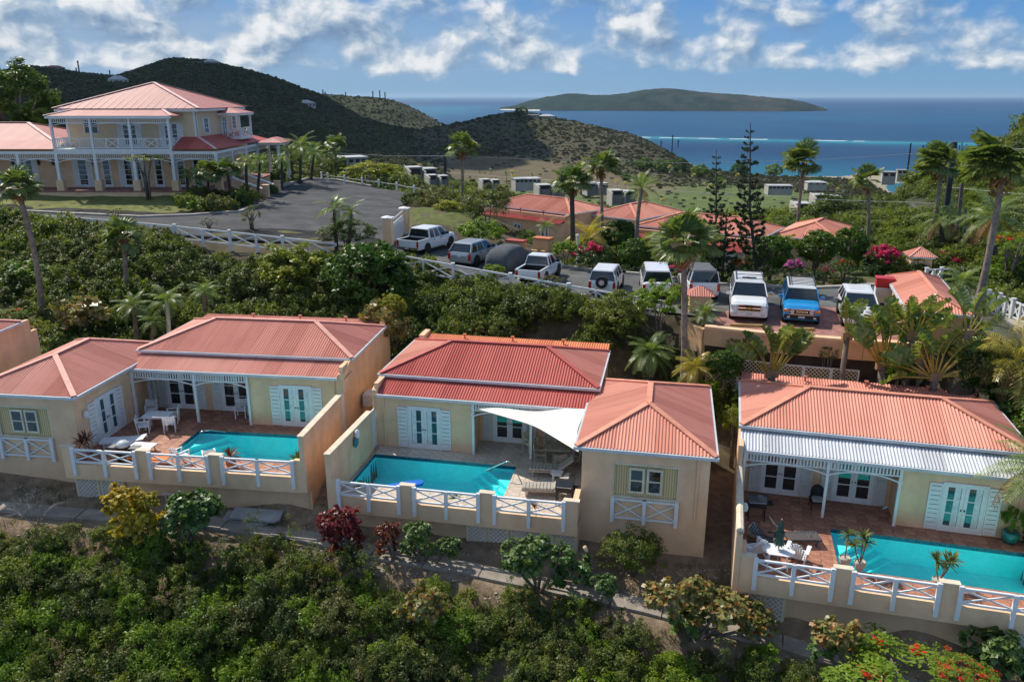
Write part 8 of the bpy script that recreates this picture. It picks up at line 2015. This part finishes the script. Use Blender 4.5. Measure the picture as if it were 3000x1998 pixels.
def grill(p, rz, label, lid=trim, kettle=False):
 r = empty('barbecue', p, rz, label, 'barbecue grill'); q = M()
 if kettle:
  q.lathe([(.05, .5), (.24, .58), (.3, .72), (.3, .76)], 16); q.build('bowl', trim, r); q = M(); q.lathe([(.3, .765), (.27, .88), (.15, .98), (.0, 1.0)], 16); q.build('lid', lid, r, smooth=True); q = M(); q.box(-.75, -.33, -.2, .2, .7, .73); q.box(.33, .75, -.2, .2, .7, .73); q.build('side_shelf', pm('grey_plastic', (.2, .2, .2), .6), r)
  q = M(); q.box(-.25, .25, -.2, .2, .05, .5); q.build('cabinet', trim, r)
 else:
  q.box(-.36, .36, -.24, .24, .6, .8); q.build('firebox', trim, r); q = M(); s = []
  for x in (-.36, .36): s.append([(x, .24, .8), (x, .24, .92), (x, .12, 1.06), (x, -.08, 1.07), (x, -.22, .95), (x, -.26, .8)])
  loft(q, s); q.build('lid', pm('glossy_black', (.03, .032, .035), .2, .1, 3, spec=.8), r); q = M(); q.tube([(-.3, -.29, .86), (.3, -.29, .86)], .015, 6); q.build('handle', steel, r)
  for x in (-.34, .30):
   for y in (-.22, .18): q = M(); q.box(x, x + .04, y, y + .04, 0, .6); q.build('leg', trim, r)
  q = M(); q.box(.37, .62, -.2, .2, .74, .77); q.build('side_shelf', trim, r)
def tube_obj(name, pts, rad, mat, label, cat, group=None, n=8):
 o = Vector(pts[0]); q = M(); q.tube([Vector(p) - o for p in pts], rad, n); return tag(q.build(name, mat, loc=o, smooth=True), label, cat, group)
def handrail(k, pl, label):
 pts = [tp(k, x, y, z) for x, y, z in pl]; out = []
 for i in range(len(pts)):   # round the bends
  if 0 < i < len(pts) - 1:
   a, b, c = pts[i - 1], pts[i], pts[i + 1]; ra = min(.16, (a - b).length * .4, (c - b).length * .4); p0 = b + (a - b).normalized() * ra; p1 = b + (c - b).normalized() * ra
   for t in (0, .33, .67, 1): out.append(p0.lerp(b, t).lerp(b.lerp(p1, t), t))
  else: out.append(pts[i])
 tube_obj('pool_handrail', out, .024, steel, label, 'handrail')
# ---- middle villa
def sail():
 A = at(900 + 925 / 1.884, 900 + 556 / 1.884, 2.42); B = at(900 + 1552 / 1.884, 900 + 566 / 1.884, 2.72); C = at(900 + 1500 / 1.884, 900 + 800 / 1.884, 2.5); c = (A + B + C) / 3; n = 22; V = []; F = []; idx = {}
 for i in range(n + 1):
  for j in range(n + 1 - i):
   u, v = i / n, j / n; w = 1 - u - v; p = A * w + B * u + C * v; e = .58 * (w * v * (1 - u) ** 2 * 1.5 + u * v * (1 - w) ** 2 * .55 + .12 * w * u * (1 - v) ** 2)
   p = p + (c - p) * 0 + (A + B + C - p * 3) * 0; m = p;
   # hollow edges: pull towards the centroid by the edge-bump
   p = p.lerp(c, min(.95, e * 2.0)); p = p + Vector((0, 0, -.55 * w * u * v * 4 + .06 * math.sin(u * 9))); idx[i, j] = len(V); V.append(tuple(p - A))
 for i in range(n):
  for j in range(n - i):
   F.append((idx[i, j], idx[i + 1, j], idx[i, j + 1]))
   if i + j < n - 1: F.append((idx[i + 1, j], idx[i + 1, j + 1], idx[i, j + 1]))
 r = empty('shade_sail', A, 0, 'cream triangular shade sail stretched from the veranda post to the wing eave', 'shade sail'); q = M(); q.add(V, F); m = pm('cream_canvas', (.82, .77, .66), .8, .04, 2)
 o = q.build('canvas', m, r, smooth=True); q = M(); q.tube([(-.35, .05, .05), (0, 0, 0)], .008, 4); q.tube([B - A, B - A + Vector((.15, .1, .1))], .008, 4); q.build('cables', steel, r)
sail()
handrail('m', [(1105, 860, 0), (1105, 838, .12), (1000, 905, .10), (975, 905, .22), (1100, 850, .85), (1122, 850, .85), (1130, 856, 0)], 'long steel handrail over the steps of the middle pool')
lounger(tp('m', 1345, 925), AN['m'] + R(4), 'teak lounger with striped cushion nearer the dining table', teak, cush, .5, 'cushioned loungers by the middle pool'); lounger(tp('m', 1315, 1030), AN['m'] + R(6), 'teak lounger with striped cushion nearer the black barbecue', teak, cush, .5, 'cushioned loungers by the middle pool')
slat_table(tp('m', 1378, 958), AN['m'], 'little white side table between the two cushioned loungers', .5, .42, plastic, .42, 'side table')
slat_table(tp('m', 1398, 845), AN['m'] + .05, 'weathered teak dining table beside the wing wall', 1.5, .9, teak)
for x, y, a, lb in ((1292, 848, 1.4, 'teak armchair at the left end of the weathered dining table'), (1390, 895, 3.3, 'teak armchair in front of the weathered dining table'), (1470, 880, -1.8, 'teak armchair between the dining table and the wing wall')): slat_chair(tp('m', x, y), a, lb, teak, 'teak armchairs', h=.92)
for x, y, a, lb in ((1232, 790, .6, 'tall pale bar chair under the veranda of the middle villa, left one'), (1290, 770, -.3, 'tall pale bar chair under the veranda of the middle villa, right one')): slat_chair(tp('m', x, y), a, lb, beige, 'pale bar chairs', h=1.05)
grill(tp('m', 1420, 1082), AN['m'], 'black barbecue in the corner behind the end pier')
def float_():
 p = tp('m', 520, 985, -.05); q = M(); s = []
 for x, w in ((-.95, .12), (-.85, .28), (-.3, .33), (.5, .33), (.85, .27), (.97, .1)): s.append([(x, -w, -.03), (x, -w * .8, .05), (x, w * .8, .05), (x, w, -.03), (x, w * .8, -.07), (x, -w * .8, -.07)])
 loft(q, s); tag(q.build('pool_float', pm('blue_foam', (.02, .16, .62), .35, .08, 3), loc=p, rot=(0, 0, R(22)), smooth=False), 'deep blue foam float drifting in the middle pool', 'pool float')
float_()
grn = leafmat('agave_leaf', (.06, .14, .03), (.2, .3, .07), .2); brn = leafmat('ti_leaf', (.16, .05, .03), (.36, .14, .06), .2); ylw = leafmat('dracaena_leaf', (.13, .14, .03), (.36, .33, .12), .2)
spiky(tp('m', 290, 1030), 'low green plant behind the left rail of the middle pool', grn, .45, seed=1); spiky(tp('m', 815, 1090), 'low green plant behind the middle rail of the middle pool', grn, .42, seed=2); spiky(tp('m', 1252, 1140), 'small reddish plant behind the right rail of the middle terrace', brn, .38, 26, seed=3)
def wall_ring(k, x, y, z, label):
 p = tp(k, x, y, z); q = M(); q.T = Matrix.Rotation(R(90), 4, 'Y'); q.lathe([(.16, -.03), (.2, 0), (.16, .03), (.1, .02)], 16); tag(q.build('wall_ornament', plastic, loc=p, rot=(0, 0, AN[k])), label, 'wall ornament')
def ring_buoy():
 p = Vector(vwp('mid', .17, -2.9, 1.45)); r = empty('wall_ornament', p, AN['m'], 'white lamp over a teal striped disc on the garden wall of the middle villa', 'wall ornament'); q = M(); q.T = Matrix.Rotation(R(90), 4, 'Y'); q.lathe([(.001, 0), (.24, 0), (.24, .03), (.001, .03)], 18); q.build('disc', pm('teal_enamel', (.01, .25, .33), .4, .3, 9), r); q = M(); q.lathe([(.05, .2), (.12, .3), (.12, .5), (.05, .58)], 10, (.08, 0)); q.build('lamp', white, r)
ring_buoy()
def wall_lamp(k, key, X, Y, Z, label):
 p = Vector(vwp(key, X, Y, Z)); q = M(); q.lathe([(.03, -.18), (.13, -.14), (.15, 0), (.11, .14), (.04, .18)], 10); tag(q.build('wall_lamp', pm('frosted_glass', (.7, .7, .68), .3, .05, 4), loc=p), label, 'wall lamp', 'wall lamps of the villas')
wall_lamp('l', 'left', 10.72, -3.75, 1.75, 'round white lamp left of the shuttered door on the left villa wing'); wall_lamp('l', 'left', 10.6, 1.32, 2.05, 'round white lamp in the far corner of the left veranda'); wall_lamp('r', 'right', 10.72, -2.6, 1.35, 'round white lamp on the garden wall of the right villa')
# ---- left villa
slat_table(tp('l', 880, 760), AN['l'] + .1, 'white slatted dining table on the left terrace', 1.25, .8, plastic)
for x, y, a, lb in ((800, 785, 1.9, 'white armchair on the near left of the table on the left terrace'), (842, 700, .3, 'white armchair behind the table on the left terrace'), (940, 778, 3.5, 'white armchair on the near right of the table on the left terrace'), (955, 730, -1.3, 'white armchair at the right end of the table on the left terrace')): slat_chair(tp('l', x, y), a, lb, plastic, 'white armchairs on the left terrace')
slat_chair(tp('l', 1335, 700), .1, 'white armchair against the far wall of the left veranda', plastic, 'white armchairs on the left terrace')
closed_umbrella(tp('l', 862, 690), 'closed grey parasol standing behind the white table', pm('grey_canvas', (.30, .28, .27), .9, .1, 5), 2.6, .95, .26)
lounger(tp('l', 745, 888), AN['l'] + math.pi - .02, 'white slatted lounger nearer the pool of the left villa', plastic, None, .1, 'white slatted loungers'); lounger(tp('l', 690, 858), AN['l'] + .25, 'white slatted lounger half behind the other, left terrace', plastic, None, .1, 'white slatted loungers')
grill(vwp('left', 8.5, -4.7, .013), AN['l'], 'kettle barbecue with a pale lid behind the left rail', pm('pale_enamel', (.62, .64, .64), .3), True)
def board():
 p = vwp('left', 7.3, -4.75, .3); q = M(); q.box(-.9, .9, -.28, .28, 0, .06); tag(q.build('bodyboard', pm('orange_paint', (.70, .20, .04), .4), loc=p, rot=(0, 0, AN['l'])), 'orange board lying beside the kettle barbecue', 'board')
board()
handrail('l', [(1103, 782, 0), (1103, 782, .8), (1150, 772, .82), (1245, 782, .25), (1245, 782, -.1)], 'bent steel handrail at the corner of the left pool')
spiky(vwp('left', 10.1, -4.6, .013), 'tall brownish dracaena behind the left end of the left parapet', brn, .55, 30, None, .55, 2, seed=4); spiky(vwp('left', 3.6, -4.65, .013), 'rust tinted spiky plant in a pot by the middle rail of the left villa', brn, .6, 44, pm('clay_pot', (.4, .16, .08), .8), .2, seed=5); spiky(vwp('left', .55, -4.55, .013), 'bright green yucca in the pool corner of the left villa', grn, .7, 48, None, .12, seed=6)
for x, y, a, lb in ((5.9, -4.6, 2.6, 'white low chair just behind the middle rail of the left terrace'), (4.6, -4.6, 3.6, 'white low chair between the pool and the middle rail of the left villa')): slat_chair(vwp('left', x, y, .013), a, lb, plastic, 'white low chairs by the left pool', h=.8)
def ac(key, X, Y, Z, label):
 p = Vector(vwp(key, X, Y, Z)); r = empty('air_conditioner', p, AN['l'], label, 'air conditioner'); q = M(); q.box(-.2, .2, -.42, .42, 0, .6); q.build('casing', white_dull, r); q = M(); q.T = Matrix.Translation((.201, 0, .3)) @ Matrix.Rotation(R(90), 4, 'Y'); q.lathe([(.001, 0), (.22, 0), (.22, .012), (.001, .012)], 14); q.build('fan_grille', trim, r)
ac('left', -.38, 2.6, .35, 'pale air conditioner unit on the outer wall of the left villa')
ac('mid', 15.6, 1.2, .6, 'pale air conditioner unit on the outer wall of the middle wing')
def slab(px, py, z, L, W_, rz, tilt, label, k='C'):
 p = at(px, py, z); q = M(); pr = [(-L / 2 + .12, -W_ / 2), (L / 2 - .2, -W_ / 2), (L / 2, -W_ / 2 + .2), (L / 2 - .1, W_ / 2), (-L / 2, W_ / 2 - .05)]; q.prism(pr, 0, .09); tag(q.build('concrete_slab', pm('grey_slab', (.40, .39, .38), .9, .12, 2, .2, 20), loc=p, rot=(tilt, 0, rz)), label, 'concrete slab', 'loose concrete slabs')
slab(752, 1510, -1.05, 2.3, .8, R(-10), .12, 'pale slab lying on top below the left terrace'); slab(725, 1520, -1.25, 2.2, .75, R(-14), .05, 'slab half hidden under the pale one below the left terrace')
slab(2425, 1815, -2.3, 2.5, .75, R(-15), R(62), 'long grey slab leaning under the right terrace, left one'); slab(2620, 1868, -2.5, 2.6, .8, R(-15), R(62), 'long grey slab leaning under the right terrace, right one')
def ladder():
 p = Vector(vwp('left', 6.6, -5.2, -1.55)); r = empty('ladder', p, 0, 'aluminium ladder lying under the left terrace overhang', 'ladder'); q = M(); q.beam((0, 0, 0), (.9, -.2, .05), .05, .04); q.beam((0, .0, .4), (.9, -.2, .45), .05, .04); q.build('rails', white_dull, r); q = M()
 for k in range(4): x = .1 + k * .22; q.beam((x, -.2 * x, 0), (x, -.2 * x, .42), .03, .03)
 q.build('rungs', white_dull, r)
ladder()
tube_obj('drain_pipe', [at(1718, 1612, -1.4), at(1718, 1612, -.2), at(1712, 1600, -.05)], .07, cream, 'cream drain pipe standing at the foot of the middle wing wall', 'pipe')
tube_obj('drain_pipe', [at(2135, 1745, -2.6), at(2135, 1745, -1.3), at(2140, 1742, -1.1), at(2150, 1742, -1.1)], .07, pm('ochre_pipe', (.62, .36, .13), .6), 'ochre elbow pipe at the outer corner of the right terrace', 'pipe')
# ---- right villa
adirondack(tp('r', 345, 960), R(195), 'white adirondack chair against the garden wall of the right villa'); adirondack(tp('r', 550, 985), R(150), 'white adirondack chair on the pool side of the round white table')
def round_table():
 r = empty('table', tp('r', 455, 1010), AN['r'], 'white oval slatted table with a green parasol through it', 'table'); q = M(); n = 9
 for k in range(n): y = -.4 + (k + .5) * .8 / n; w = .58 * math.sqrt(max(.05, 1 - (y / .46) ** 2)); q.box(-w, w, y - .038, y + .038, .7, .73)
 q.build('tabletop', plastic, r)
 for x in (-.36, .36):
  for y in (-.22, .22): q = M(); q.beam((x, y, 0), (x * .8, y * .8, .7), .05, .05, up=(1, 0, 0)); q.build('leg', plastic, r)
round_table(); closed_umbrella(tp('r', 455, 1010), 'closed dark green parasol standing in the oval white table', pm('green_canvas', (.05, .11, .085), .9, .12, 5), 2.0, .95, .17, False)
lounger(tp('r', 535, 893), AN['r'] + math.pi + .25, 'dark sling lounger with a raised back on the right terrace', sling, None, .72, 'dark sling loungers'); lounger(tp('r', 440, 925), AN['r'] + math.pi - .3, 'dark sling lounger half hidden behind the parasol', sling, None, .45, 'dark sling loungers')
def wicker():
 r = empty('wicker_chair', tp('r', 648, 725), AN['r'] + .1, 'black wicker armchair with a pale seat cushion under the silvery veranda', 'chair'); q = M(); q.box(-.3, .3, -.28, .28, .36, .42); q.build('seat', wick, r); q = M(); q.box(-.24, .24, -.26, .2, .421, .48); q.build('seat_cushion', pm('pale_cushion', (.5, .46, .4), .9), r)
 q = M(); secs = []
 for k in range(9): a = math.pi * k / 8; x = -math.cos(a) * .33; y = .26 - (1 - math.sin(a)) * .3; h = .62 + .38 * math.sin(a); secs.append([(x, y, .42), (x, y, h), (x * .93, y - .04, h), (x * .93, y - .04, .42)])
 loft(q, secs); q.build('backrest', wick, r)
 for x in (-.27, .24):
  for y in (-.26, .22): q = M(); q.box(x, x + .035, y, y + .035, 0, .36); q.build('leg', wick, r)
wicker(); grill(tp('r', 352, 775), AN['r'] + .1, 'black barbecue in the far left corner of the right terrace')
def gas():
 q = M(); q.lathe([(.12, 0), (.19, .06), (.19, .4), (.1, .5), (.05, .52), (.05, .6), (0, .6)], 12); tag(q.build('gas_bottle', white_dull, loc=tp('r', 338, 860), smooth=True), 'pale gas bottle beside the black barbecue on the right terrace', 'gas bottle')
gas()
def cactus():
 r = empty('potted_plant', tp('r', 1582, 890), 0, 'upright green succulent in a teal glazed pot by the right villa door', 'potted plant'); q = M(); q.lathe([(.2, 0), (.3, .15), (.32, .38), (.27, .5), (.22, .46)], 14); q.build('pot', pm('teal_glaze', (.01, .19, .17), .15, .2, 4, spec=.8), r, smooth=True); inst('crown', crown_lib('bright', 5), r, (0, 0, 1.0), (0, 0, 0), (.42, .42, .62)); q = M(); q.tube([(0, 0, .4), (.05, 0, 1.1)], .06, 6); q.build('stem', bark, r)
cactus()
pp = pm('pale_pot', (.5, .45, .38), .8)
spiky(tp('r', 782, 1000), 'slim spiky plant at the shallow corner of the right pool, left of three', ylw, .42, 30, pp, .95, 1, seed=7); spiky(tp('r', 855, 1020), 'twin headed spiky plant beside the slim one at the right pool', ylw, .45, 30, pp, .95, 3, seed=8); spiky(tp('r', 1235, 1105), 'spiky plant in a pale pot by the pier of the right pool', ylw, .5, 34, pp, .75, 3, seed=9)
tube_obj('net_pole', [tp('r', 950, 735), tp('r', 990, 720, 2.1)], .015, pm('blue_pole', (.05, .3, .45), .4), 'blue pool net pole leaning in the corner of the silvery veranda', 'pool pole')
# ================================================================ FAR THINGS
def farpt(vx, vy, far=1500):
 r = ray(vx * V_, vy * V_); h = math.hypot(r.x, r.y); ts = np.geomspace(100, far, 1400) / h; xs = r.x * ts; ys = r.y * ts; zs = CZ + r.z * ts; g = ground(xs, ys); k = int(np.argmax(zs < g)); k = k if k else len(ts) - 1
 return Vector((xs[k], ys[k], g[k])), ts[k] * h
haw = pm('far_white_wall', (.50, .47, .42), .8, .1, .3); hag = pm('far_grey_wall', (.30, .28, .25), .8, .1, .3); hroof = pm('far_pale_roof', (.48, .48, .47), .6, .08, .3); hdark = pm('far_opening', (.03, .035, .04), .5, .2, .5); hred = pm('far_red_roof', (.30, .10, .07), .7, .1, .3)
def far_house(label, vx, vy, wv, hv, kind='flat', wall=None, ang=0.0, depth=1.0, group='far houses', roofm=None, D=None):
 p, d = farpt(vx, vy) if D is None else (None, D)
 if D: r = ray(vx * V_, vy * V_); h = math.hypot(r.x, r.y); p = Vector((r.x / h * D, r.y / h * D, CZ + r.z / h * D)); d = D
 k = V_ * d / FPX; w = wv * k; h = hv * k; dp = w * .6 * depth; wall = wall or haw; r = empty('house', (p.x, p.y, p.z - .3), ang - math.atan2(p.x, p.y), label, 'house', group)
 if kind == 'flat':
  n = max(1, int(w / (h * 1.6))); q = M(); q.box(-w / 2, w / 2, 0, dp, -3, h); q.build('wall', wall, r); q = M(); q.box(-w / 2 - .2, w / 2 + .2, -.3, dp, h, h + .25); q.build('roof', roofm or hroof, r)
  for i in range(n + 1): x = -w / 2 + (i + .5) * w / (n + 1); q = M(); ww = w / (n + 1) * .32; q.box(x - ww, x + ww, -.06, -.01, h * .15, h * .78); q.build('window', hdark, r)
 elif kind == 'hip':
  q = M(); q.box(-w / 2, w / 2, 0, dp, -3, h * .6); q.build('wall', wall, r); F, caps = hip(-w / 2 - .4, w / 2 + .4, -.5, dp + .5, h * .6, h * .42)
  for f in F.values(): roof_part(r, 1, 'roof', [f], roofm or hroof, corr=False)
  n = max(2, int(w / 3.2))
  for i in range(n): x = -w / 2 + (i + .5) * w / n; q = M(); q.box(x - .6, x + .6, -.06, -.01, h * .12, h * .48); q.build('window', hdark, r)
 elif kind == 'block':   # stepped flat roofed condominium with fin walls
  n = max(2, int(w / 7))
  for i in range(n):
   x0 = -w / 2 + i * w / n; x1 = x0 + w / n - .2; hh = h * (1.0 - .22 * (i % 2)); q = M(); q.box(x0 + .3, x1, .6, dp, -3, hh * .82); q.build('wall', hag, r); q = M(); q.add([(x0, -1.2, -3), (x0 + .3, -1.2, -3), (x0 + .3, dp, -3), (x0, dp, -3), (x0, -1.2, hh * .55), (x0 + .3, -1.2, hh * .55), (x0 + .3, dp, hh), (x0, dp, hh)], [(0, 3, 2, 1), (4, 5, 6, 7), (0, 1, 5, 4), (1, 2, 6, 5), (2, 3, 7, 6), (3, 0, 4, 7)]); q.build('fin_wall', haw, r)
   q = M(); q.box(x0 + .31, x1, .3, dp, hh * .82, hh * .9); q.build('roof', hroof, r); q = M(); q.box(x0 + .9, x1 - .5, .54, .59, hh * .1, hh * .7); q.build('window', hdark, r)
 return r
for a in (('pavilion roofed house crowning the tall hill', 487, 151, 30, 12, 'hip'), ('long low white house beside the hilltop pavilion', 462, 150, 34, 5, 'flat'), ('red roofed house near the left end of the far ridge', 128, 163, 34, 10, 'hip'), ('grey blue house in the saddle left of the tall hill', 274, 196, 36, 18, 'hip'),
          ('white two storey house on the dark hillside', 702, 246, 44, 14, 'hip'), ('small pale house on the second ridge', 763, 238, 14, 6, 'flat'), ('long white house on the middle knoll, left one', 1220, 271, 40, 5, 'flat'), ('white hipped house on the middle knoll, right one', 1258, 273, 36, 9, 'hip'), ('tiny pale building at the shoulder of the second ridge', 998, 279, 16, 5, 'flat')):
 far_house(*a, roofm=hred if 'red roofed' in a[0] else None, ang=.1)
for a in (('white long roofed house left behind the lone fan palm', 800, 372, 88, 14, 'flat', 150), ('white terraced house by the stout dark pole', 975, 402, 70, 30, 'block', 210), ('lower terrace of the white house in the valley', 1010, 412, 52, 18, 'block', 200), ('pale flat house among palms below the tan field', 1130, 420, 46, 14, 'block', 260), ('pale long building in the middle of the valley', 1215, 418, 60, 10, 'flat', 290), ('cluster of low grey flats, middle of the valley', 1270, 434, 66, 16, 'block', 260),
          ('low white flats right of the first slim palm', 1375, 428, 54, 14, 'block', 280), ('white fin walled flats behind the coconut palm', 1435, 448, 60, 18, 'block', 250), ('long white clubhouse by the far golf meadow', 1795, 434, 52, 9, 'flat', 430), ('white hipped clubhouse roof right of the tallest pine', 1880, 424, 40, 11, 'hip', 440), ('white fin walled block below the clubhouse', 1905, 460, 60, 20, 'block', 180), ('nearest grey flat roofed block behind the hipped wing', 1870, 482, 76, 24, 'block', 150), ('pale house peeping over the scrub by the dark poles', 2045, 405, 26, 12, 'flat', 330), ('second pale house peeping out near the dark poles', 2075, 398, 18, 9, 'flat', 340)):
 far_house(*a[:4], a[4] * .72, a[5], D=a[6], ang=.3, group='houses in the valley')
def sailboat():
 r = ray(1898 * V_, 254 * V_); t = (SEA - CZ) / r.z; p = Vector((r.x * t, r.y * t, SEA)); o = empty('sailboat', p, .6, 'tiny white sailboat beyond the right tip of the island', 'sailboat'); q = M(); s = [[(x, -w, .4), (x, -w, 2), (x, w, 2), (x, w, .4)] for x, w in ((-7, 1.2), (0, 2), (5, 1.4), (8, .2))]; loft(q, s); q.build('hull', white, o); q = M(); q.add([(0, 0, 3), (-6, .2, 3), (0, 0, 22), (.6, 0, 3), (7, 0, 2.5), (.6, 0, 19)], [(0, 1, 2), (3, 4, 5), (2, 1, 0), (5, 4, 3)]); q.build('sail', white, o); q = M(); q.tube([(.3, 0, 2), (.3, 0, 23)], .12, 5); q.build('mast', white_dull, o)
sailboat()
for i, (vx, vb, vt) in enumerate(((184, 177, 146), (178, 178, 160), (255, 186, 165), (676, 196, 187), (743, 216, 206), (748, 217, 210), (795, 221, 212), (858, 226, 210), (874, 228, 209), (886, 232, 213), (1480, 316, 300), (1498, 322, 292), (1520, 336, 298), (1545, 352, 312), (1558, 358, 318))):
 p, d = farpt(vx, vb + 2, 1300); h = (vb - vt) * V_ * d / FPX; q = M(); q.tube([(0, 0, -2), (0, 0, h)], .0007 * d, 5); q.box(-h * .08, h * .08, -.1, .1, h * .9, h * .92)
 tag(q.build('utility_pole', wood_dark, loc=p), ['tall pole on the left ridge', 'shorter pole beside the tall one on the left ridge', 'pole in the saddle left of the tall hill', 'pole on the right shoulder of the tall hill', 'left pole of a pair on the second ridge', 'right pole of a pair on the second ridge', 'single pole midway along the second ridge', 'pole left of the three at the ridge end', 'middle pole of the three at the ridge end', 'right pole of the three at the ridge end', 'first pole on the headland slope', 'second pole on the headland slope', 'tall middle pole of the headland', 'pole near the tip of the headland, left', 'last pole at the tip of the headland'][i], 'utility pole', 'far poles along the ridges')
def small_palm_mesh(seed, gold=False):
 rg = np.random.default_rng(seed); V = []; F = []; T = []
 for i in range(22):
  a = rg.uniform(0, 6.28); e = rg.uniform(-.5, 1.3); d = np.array([math.cos(a) * math.cos(e), math.sin(a) * math.cos(e), math.sin(e)]); b = np.array([-math.sin(a), math.cos(a), 0]) * .28; m = d * 1.3 + [0, 0, .1]; t = d * 2.1 - [0, 0, .7]; k = len(V); V += [tuple(v) for v in (b * .2, m + b, m - b, -b * .2, t + b * .3, t - b * .3)]; F += [(k, k + 1, k + 2, k + 3), (k + 1, k + 4, k + 5, k + 2)]; T += [rg.uniform(), rg.uniform()]
 return npmesh('crown', np.array(V), np.array(F), [p_gold if gold else p_fan], False, None, np.array(T))
SPM = [small_palm_mesh(1), small_palm_mesh(2), small_palm_mesh(3, True)]; q = M(); q.tube([(0, 0, -1), (.15, 0, .5), (0, 0, 1)], [.05, .04, .035], 6); STEM = q.mesh('trunk', bark_palm)
rgp = np.random.default_rng(77); spots = []
for (cx, cy, n, sx, sy) in ((1290, 440, 9, 60, 14), (1180, 425, 6, 40, 10), (1400, 440, 7, 60, 14), (1560, 420, 7, 90, 22), (1650, 440, 6, 60, 25), (1900, 455, 6, 40, 14), (960, 410, 4, 50, 10), (1750, 415, 5, 80, 10), (1480, 470, 4, 60, 12)):
 for _ in range(n): spots.append((cx + rgp.normal(0, sx * .6), cy + rgp.normal(0, sy * .6)))
def where(vx, vy):
 A = [(1000, 'behind the turning court'), (1150, 'left of the grey flats'), (1250, 'among the grey flats'), (1340, 'right of the grey flats'), (1450, 'behind the ragged trunked fan palm'), (1560, 'right of the coconut palm'), (1650, 'near the second norfolk pine'), (1760, 'near the tallest norfolk pine'), (3000, 'beside the white fin walled flats')]
 return next(t for x, t in A if vx < x)
for i, (vx, vy) in enumerate(spots):
 p, d = farpt(vx, vy); h = rgp.uniform(5, 9); o = empty('palm_tree', p, 0, ('far ' if vy < 428 else 'near ') + ['feathery', 'ragged', 'golden'][i % 3] + ' little valley palm ' + where(vx, vy), 'palm tree', 'small palms in the valley'); inst('trunk', STEM, o, (0, 0, 0), (0, 0, 0), (4, 4, h)); inst('crown', SPM[i % 3], o, (0, 0, h), (0, 0, rgp.uniform(0, 6)), (1.1, 1.1, 1.1))
for i, (vx, vy, s) in enumerate(((1200, 268, 7), (1245, 262, 0), (1300, 440, 5), (1610, 408, 7), (1560, 395, 8), (1520, 395, 7), (1700, 405, 8), (1480, 392, 7), (1440, 415, 4), (1655, 430, 5), (1880, 440, 7), (1780, 405, 8), (1350, 455, 5), (1090, 440, 4))):
 if s: p, d = farpt(vx, vy); shrub('round dark tree standing alone ' + where(vx, vy) if vy > 300 else 'round bush beside the long white house on the knoll', p, s, 'big', h=s * .8, zc=s * .7, v=i % 2, name='tree', cat='tree', group='lone trees of the valley', tr=.3)
# valley track on the right hillside
tr = []
for y in np.linspace(88, 190, 40): x = y * .475 + 2.0 + 3 * math.sin(y / 40); tr.append((x, y, gz(x, y)))
ribbon('track', tr, 3.2, .12, asphalt_old, drop=.6, kind='structure', label='narrow paved track climbing the scrub slope between the dark poles')
# thin marine haze
def haze():
 m = bpy.data.materials.new('marine_haze'); m.use_nodes = True; t = NT(m.node_tree); t.n.clear(); o = t.add('ShaderNodeOutputMaterial'); v = t.add('ShaderNodeVolumePrincipled'); v.inputs['Color'].default_value = (.55, .78, 1.0, 1); v.inputs['Density'].default_value = 3.2e-5; v.inputs['Anisotropy'].default_value = .2
 t.link(v.outputs[0], o.inputs['Volume']); q = M(); q.box(-45000, 45000, -300, 52000, -120, 100); tag(q.build('haze', m), 'thin blue marine haze over the valley and the sea', kind='stuff')
haze()
def cloud_():
 c = Vector((-722, 1112, 520)); rg = np.random.default_rng(5); q = M()
 for i in range(34):
  a = rg.uniform(0, 6.28); r = rg.uniform(0, 1) ** .6; x, y = 360 * r * math.cos(a), 270 * r * math.sin(a); s = rg.uniform(70, 130) * (1.15 - .5 * r); z = rg.uniform(0, 50); P = []
  for k in range(9): t = math.pi * k / 8 - math.pi / 2; P.append((max(.01, s * math.cos(t)), z + s * .55 * math.sin(t) * (1 if t > 0 else .35)))
  q.lathe(P, 14, (x, y))
 m = pm('cloud_white', (.9, .9, .9), 1.0, .03, .01, spec=0); me = q.mesh('cloud', m, True); co = np.empty(len(me.vertices) * 3, np.float32); me.vertices.foreach_get('co', co); co = co.reshape(-1, 3); co += ((fbm(co[:, 0] + 900, co[:, 1] + co[:, 2] * 2 + 900, 60, 4, 3) - .5) * 45)[:, None]; me.vertices.foreach_set('co', co.ravel()); me.update()
 tag(inst('cloud', me, loc=c), 'trade wind cloud drifting above the tall hill and shading it', kind='stuff')
cloud_()
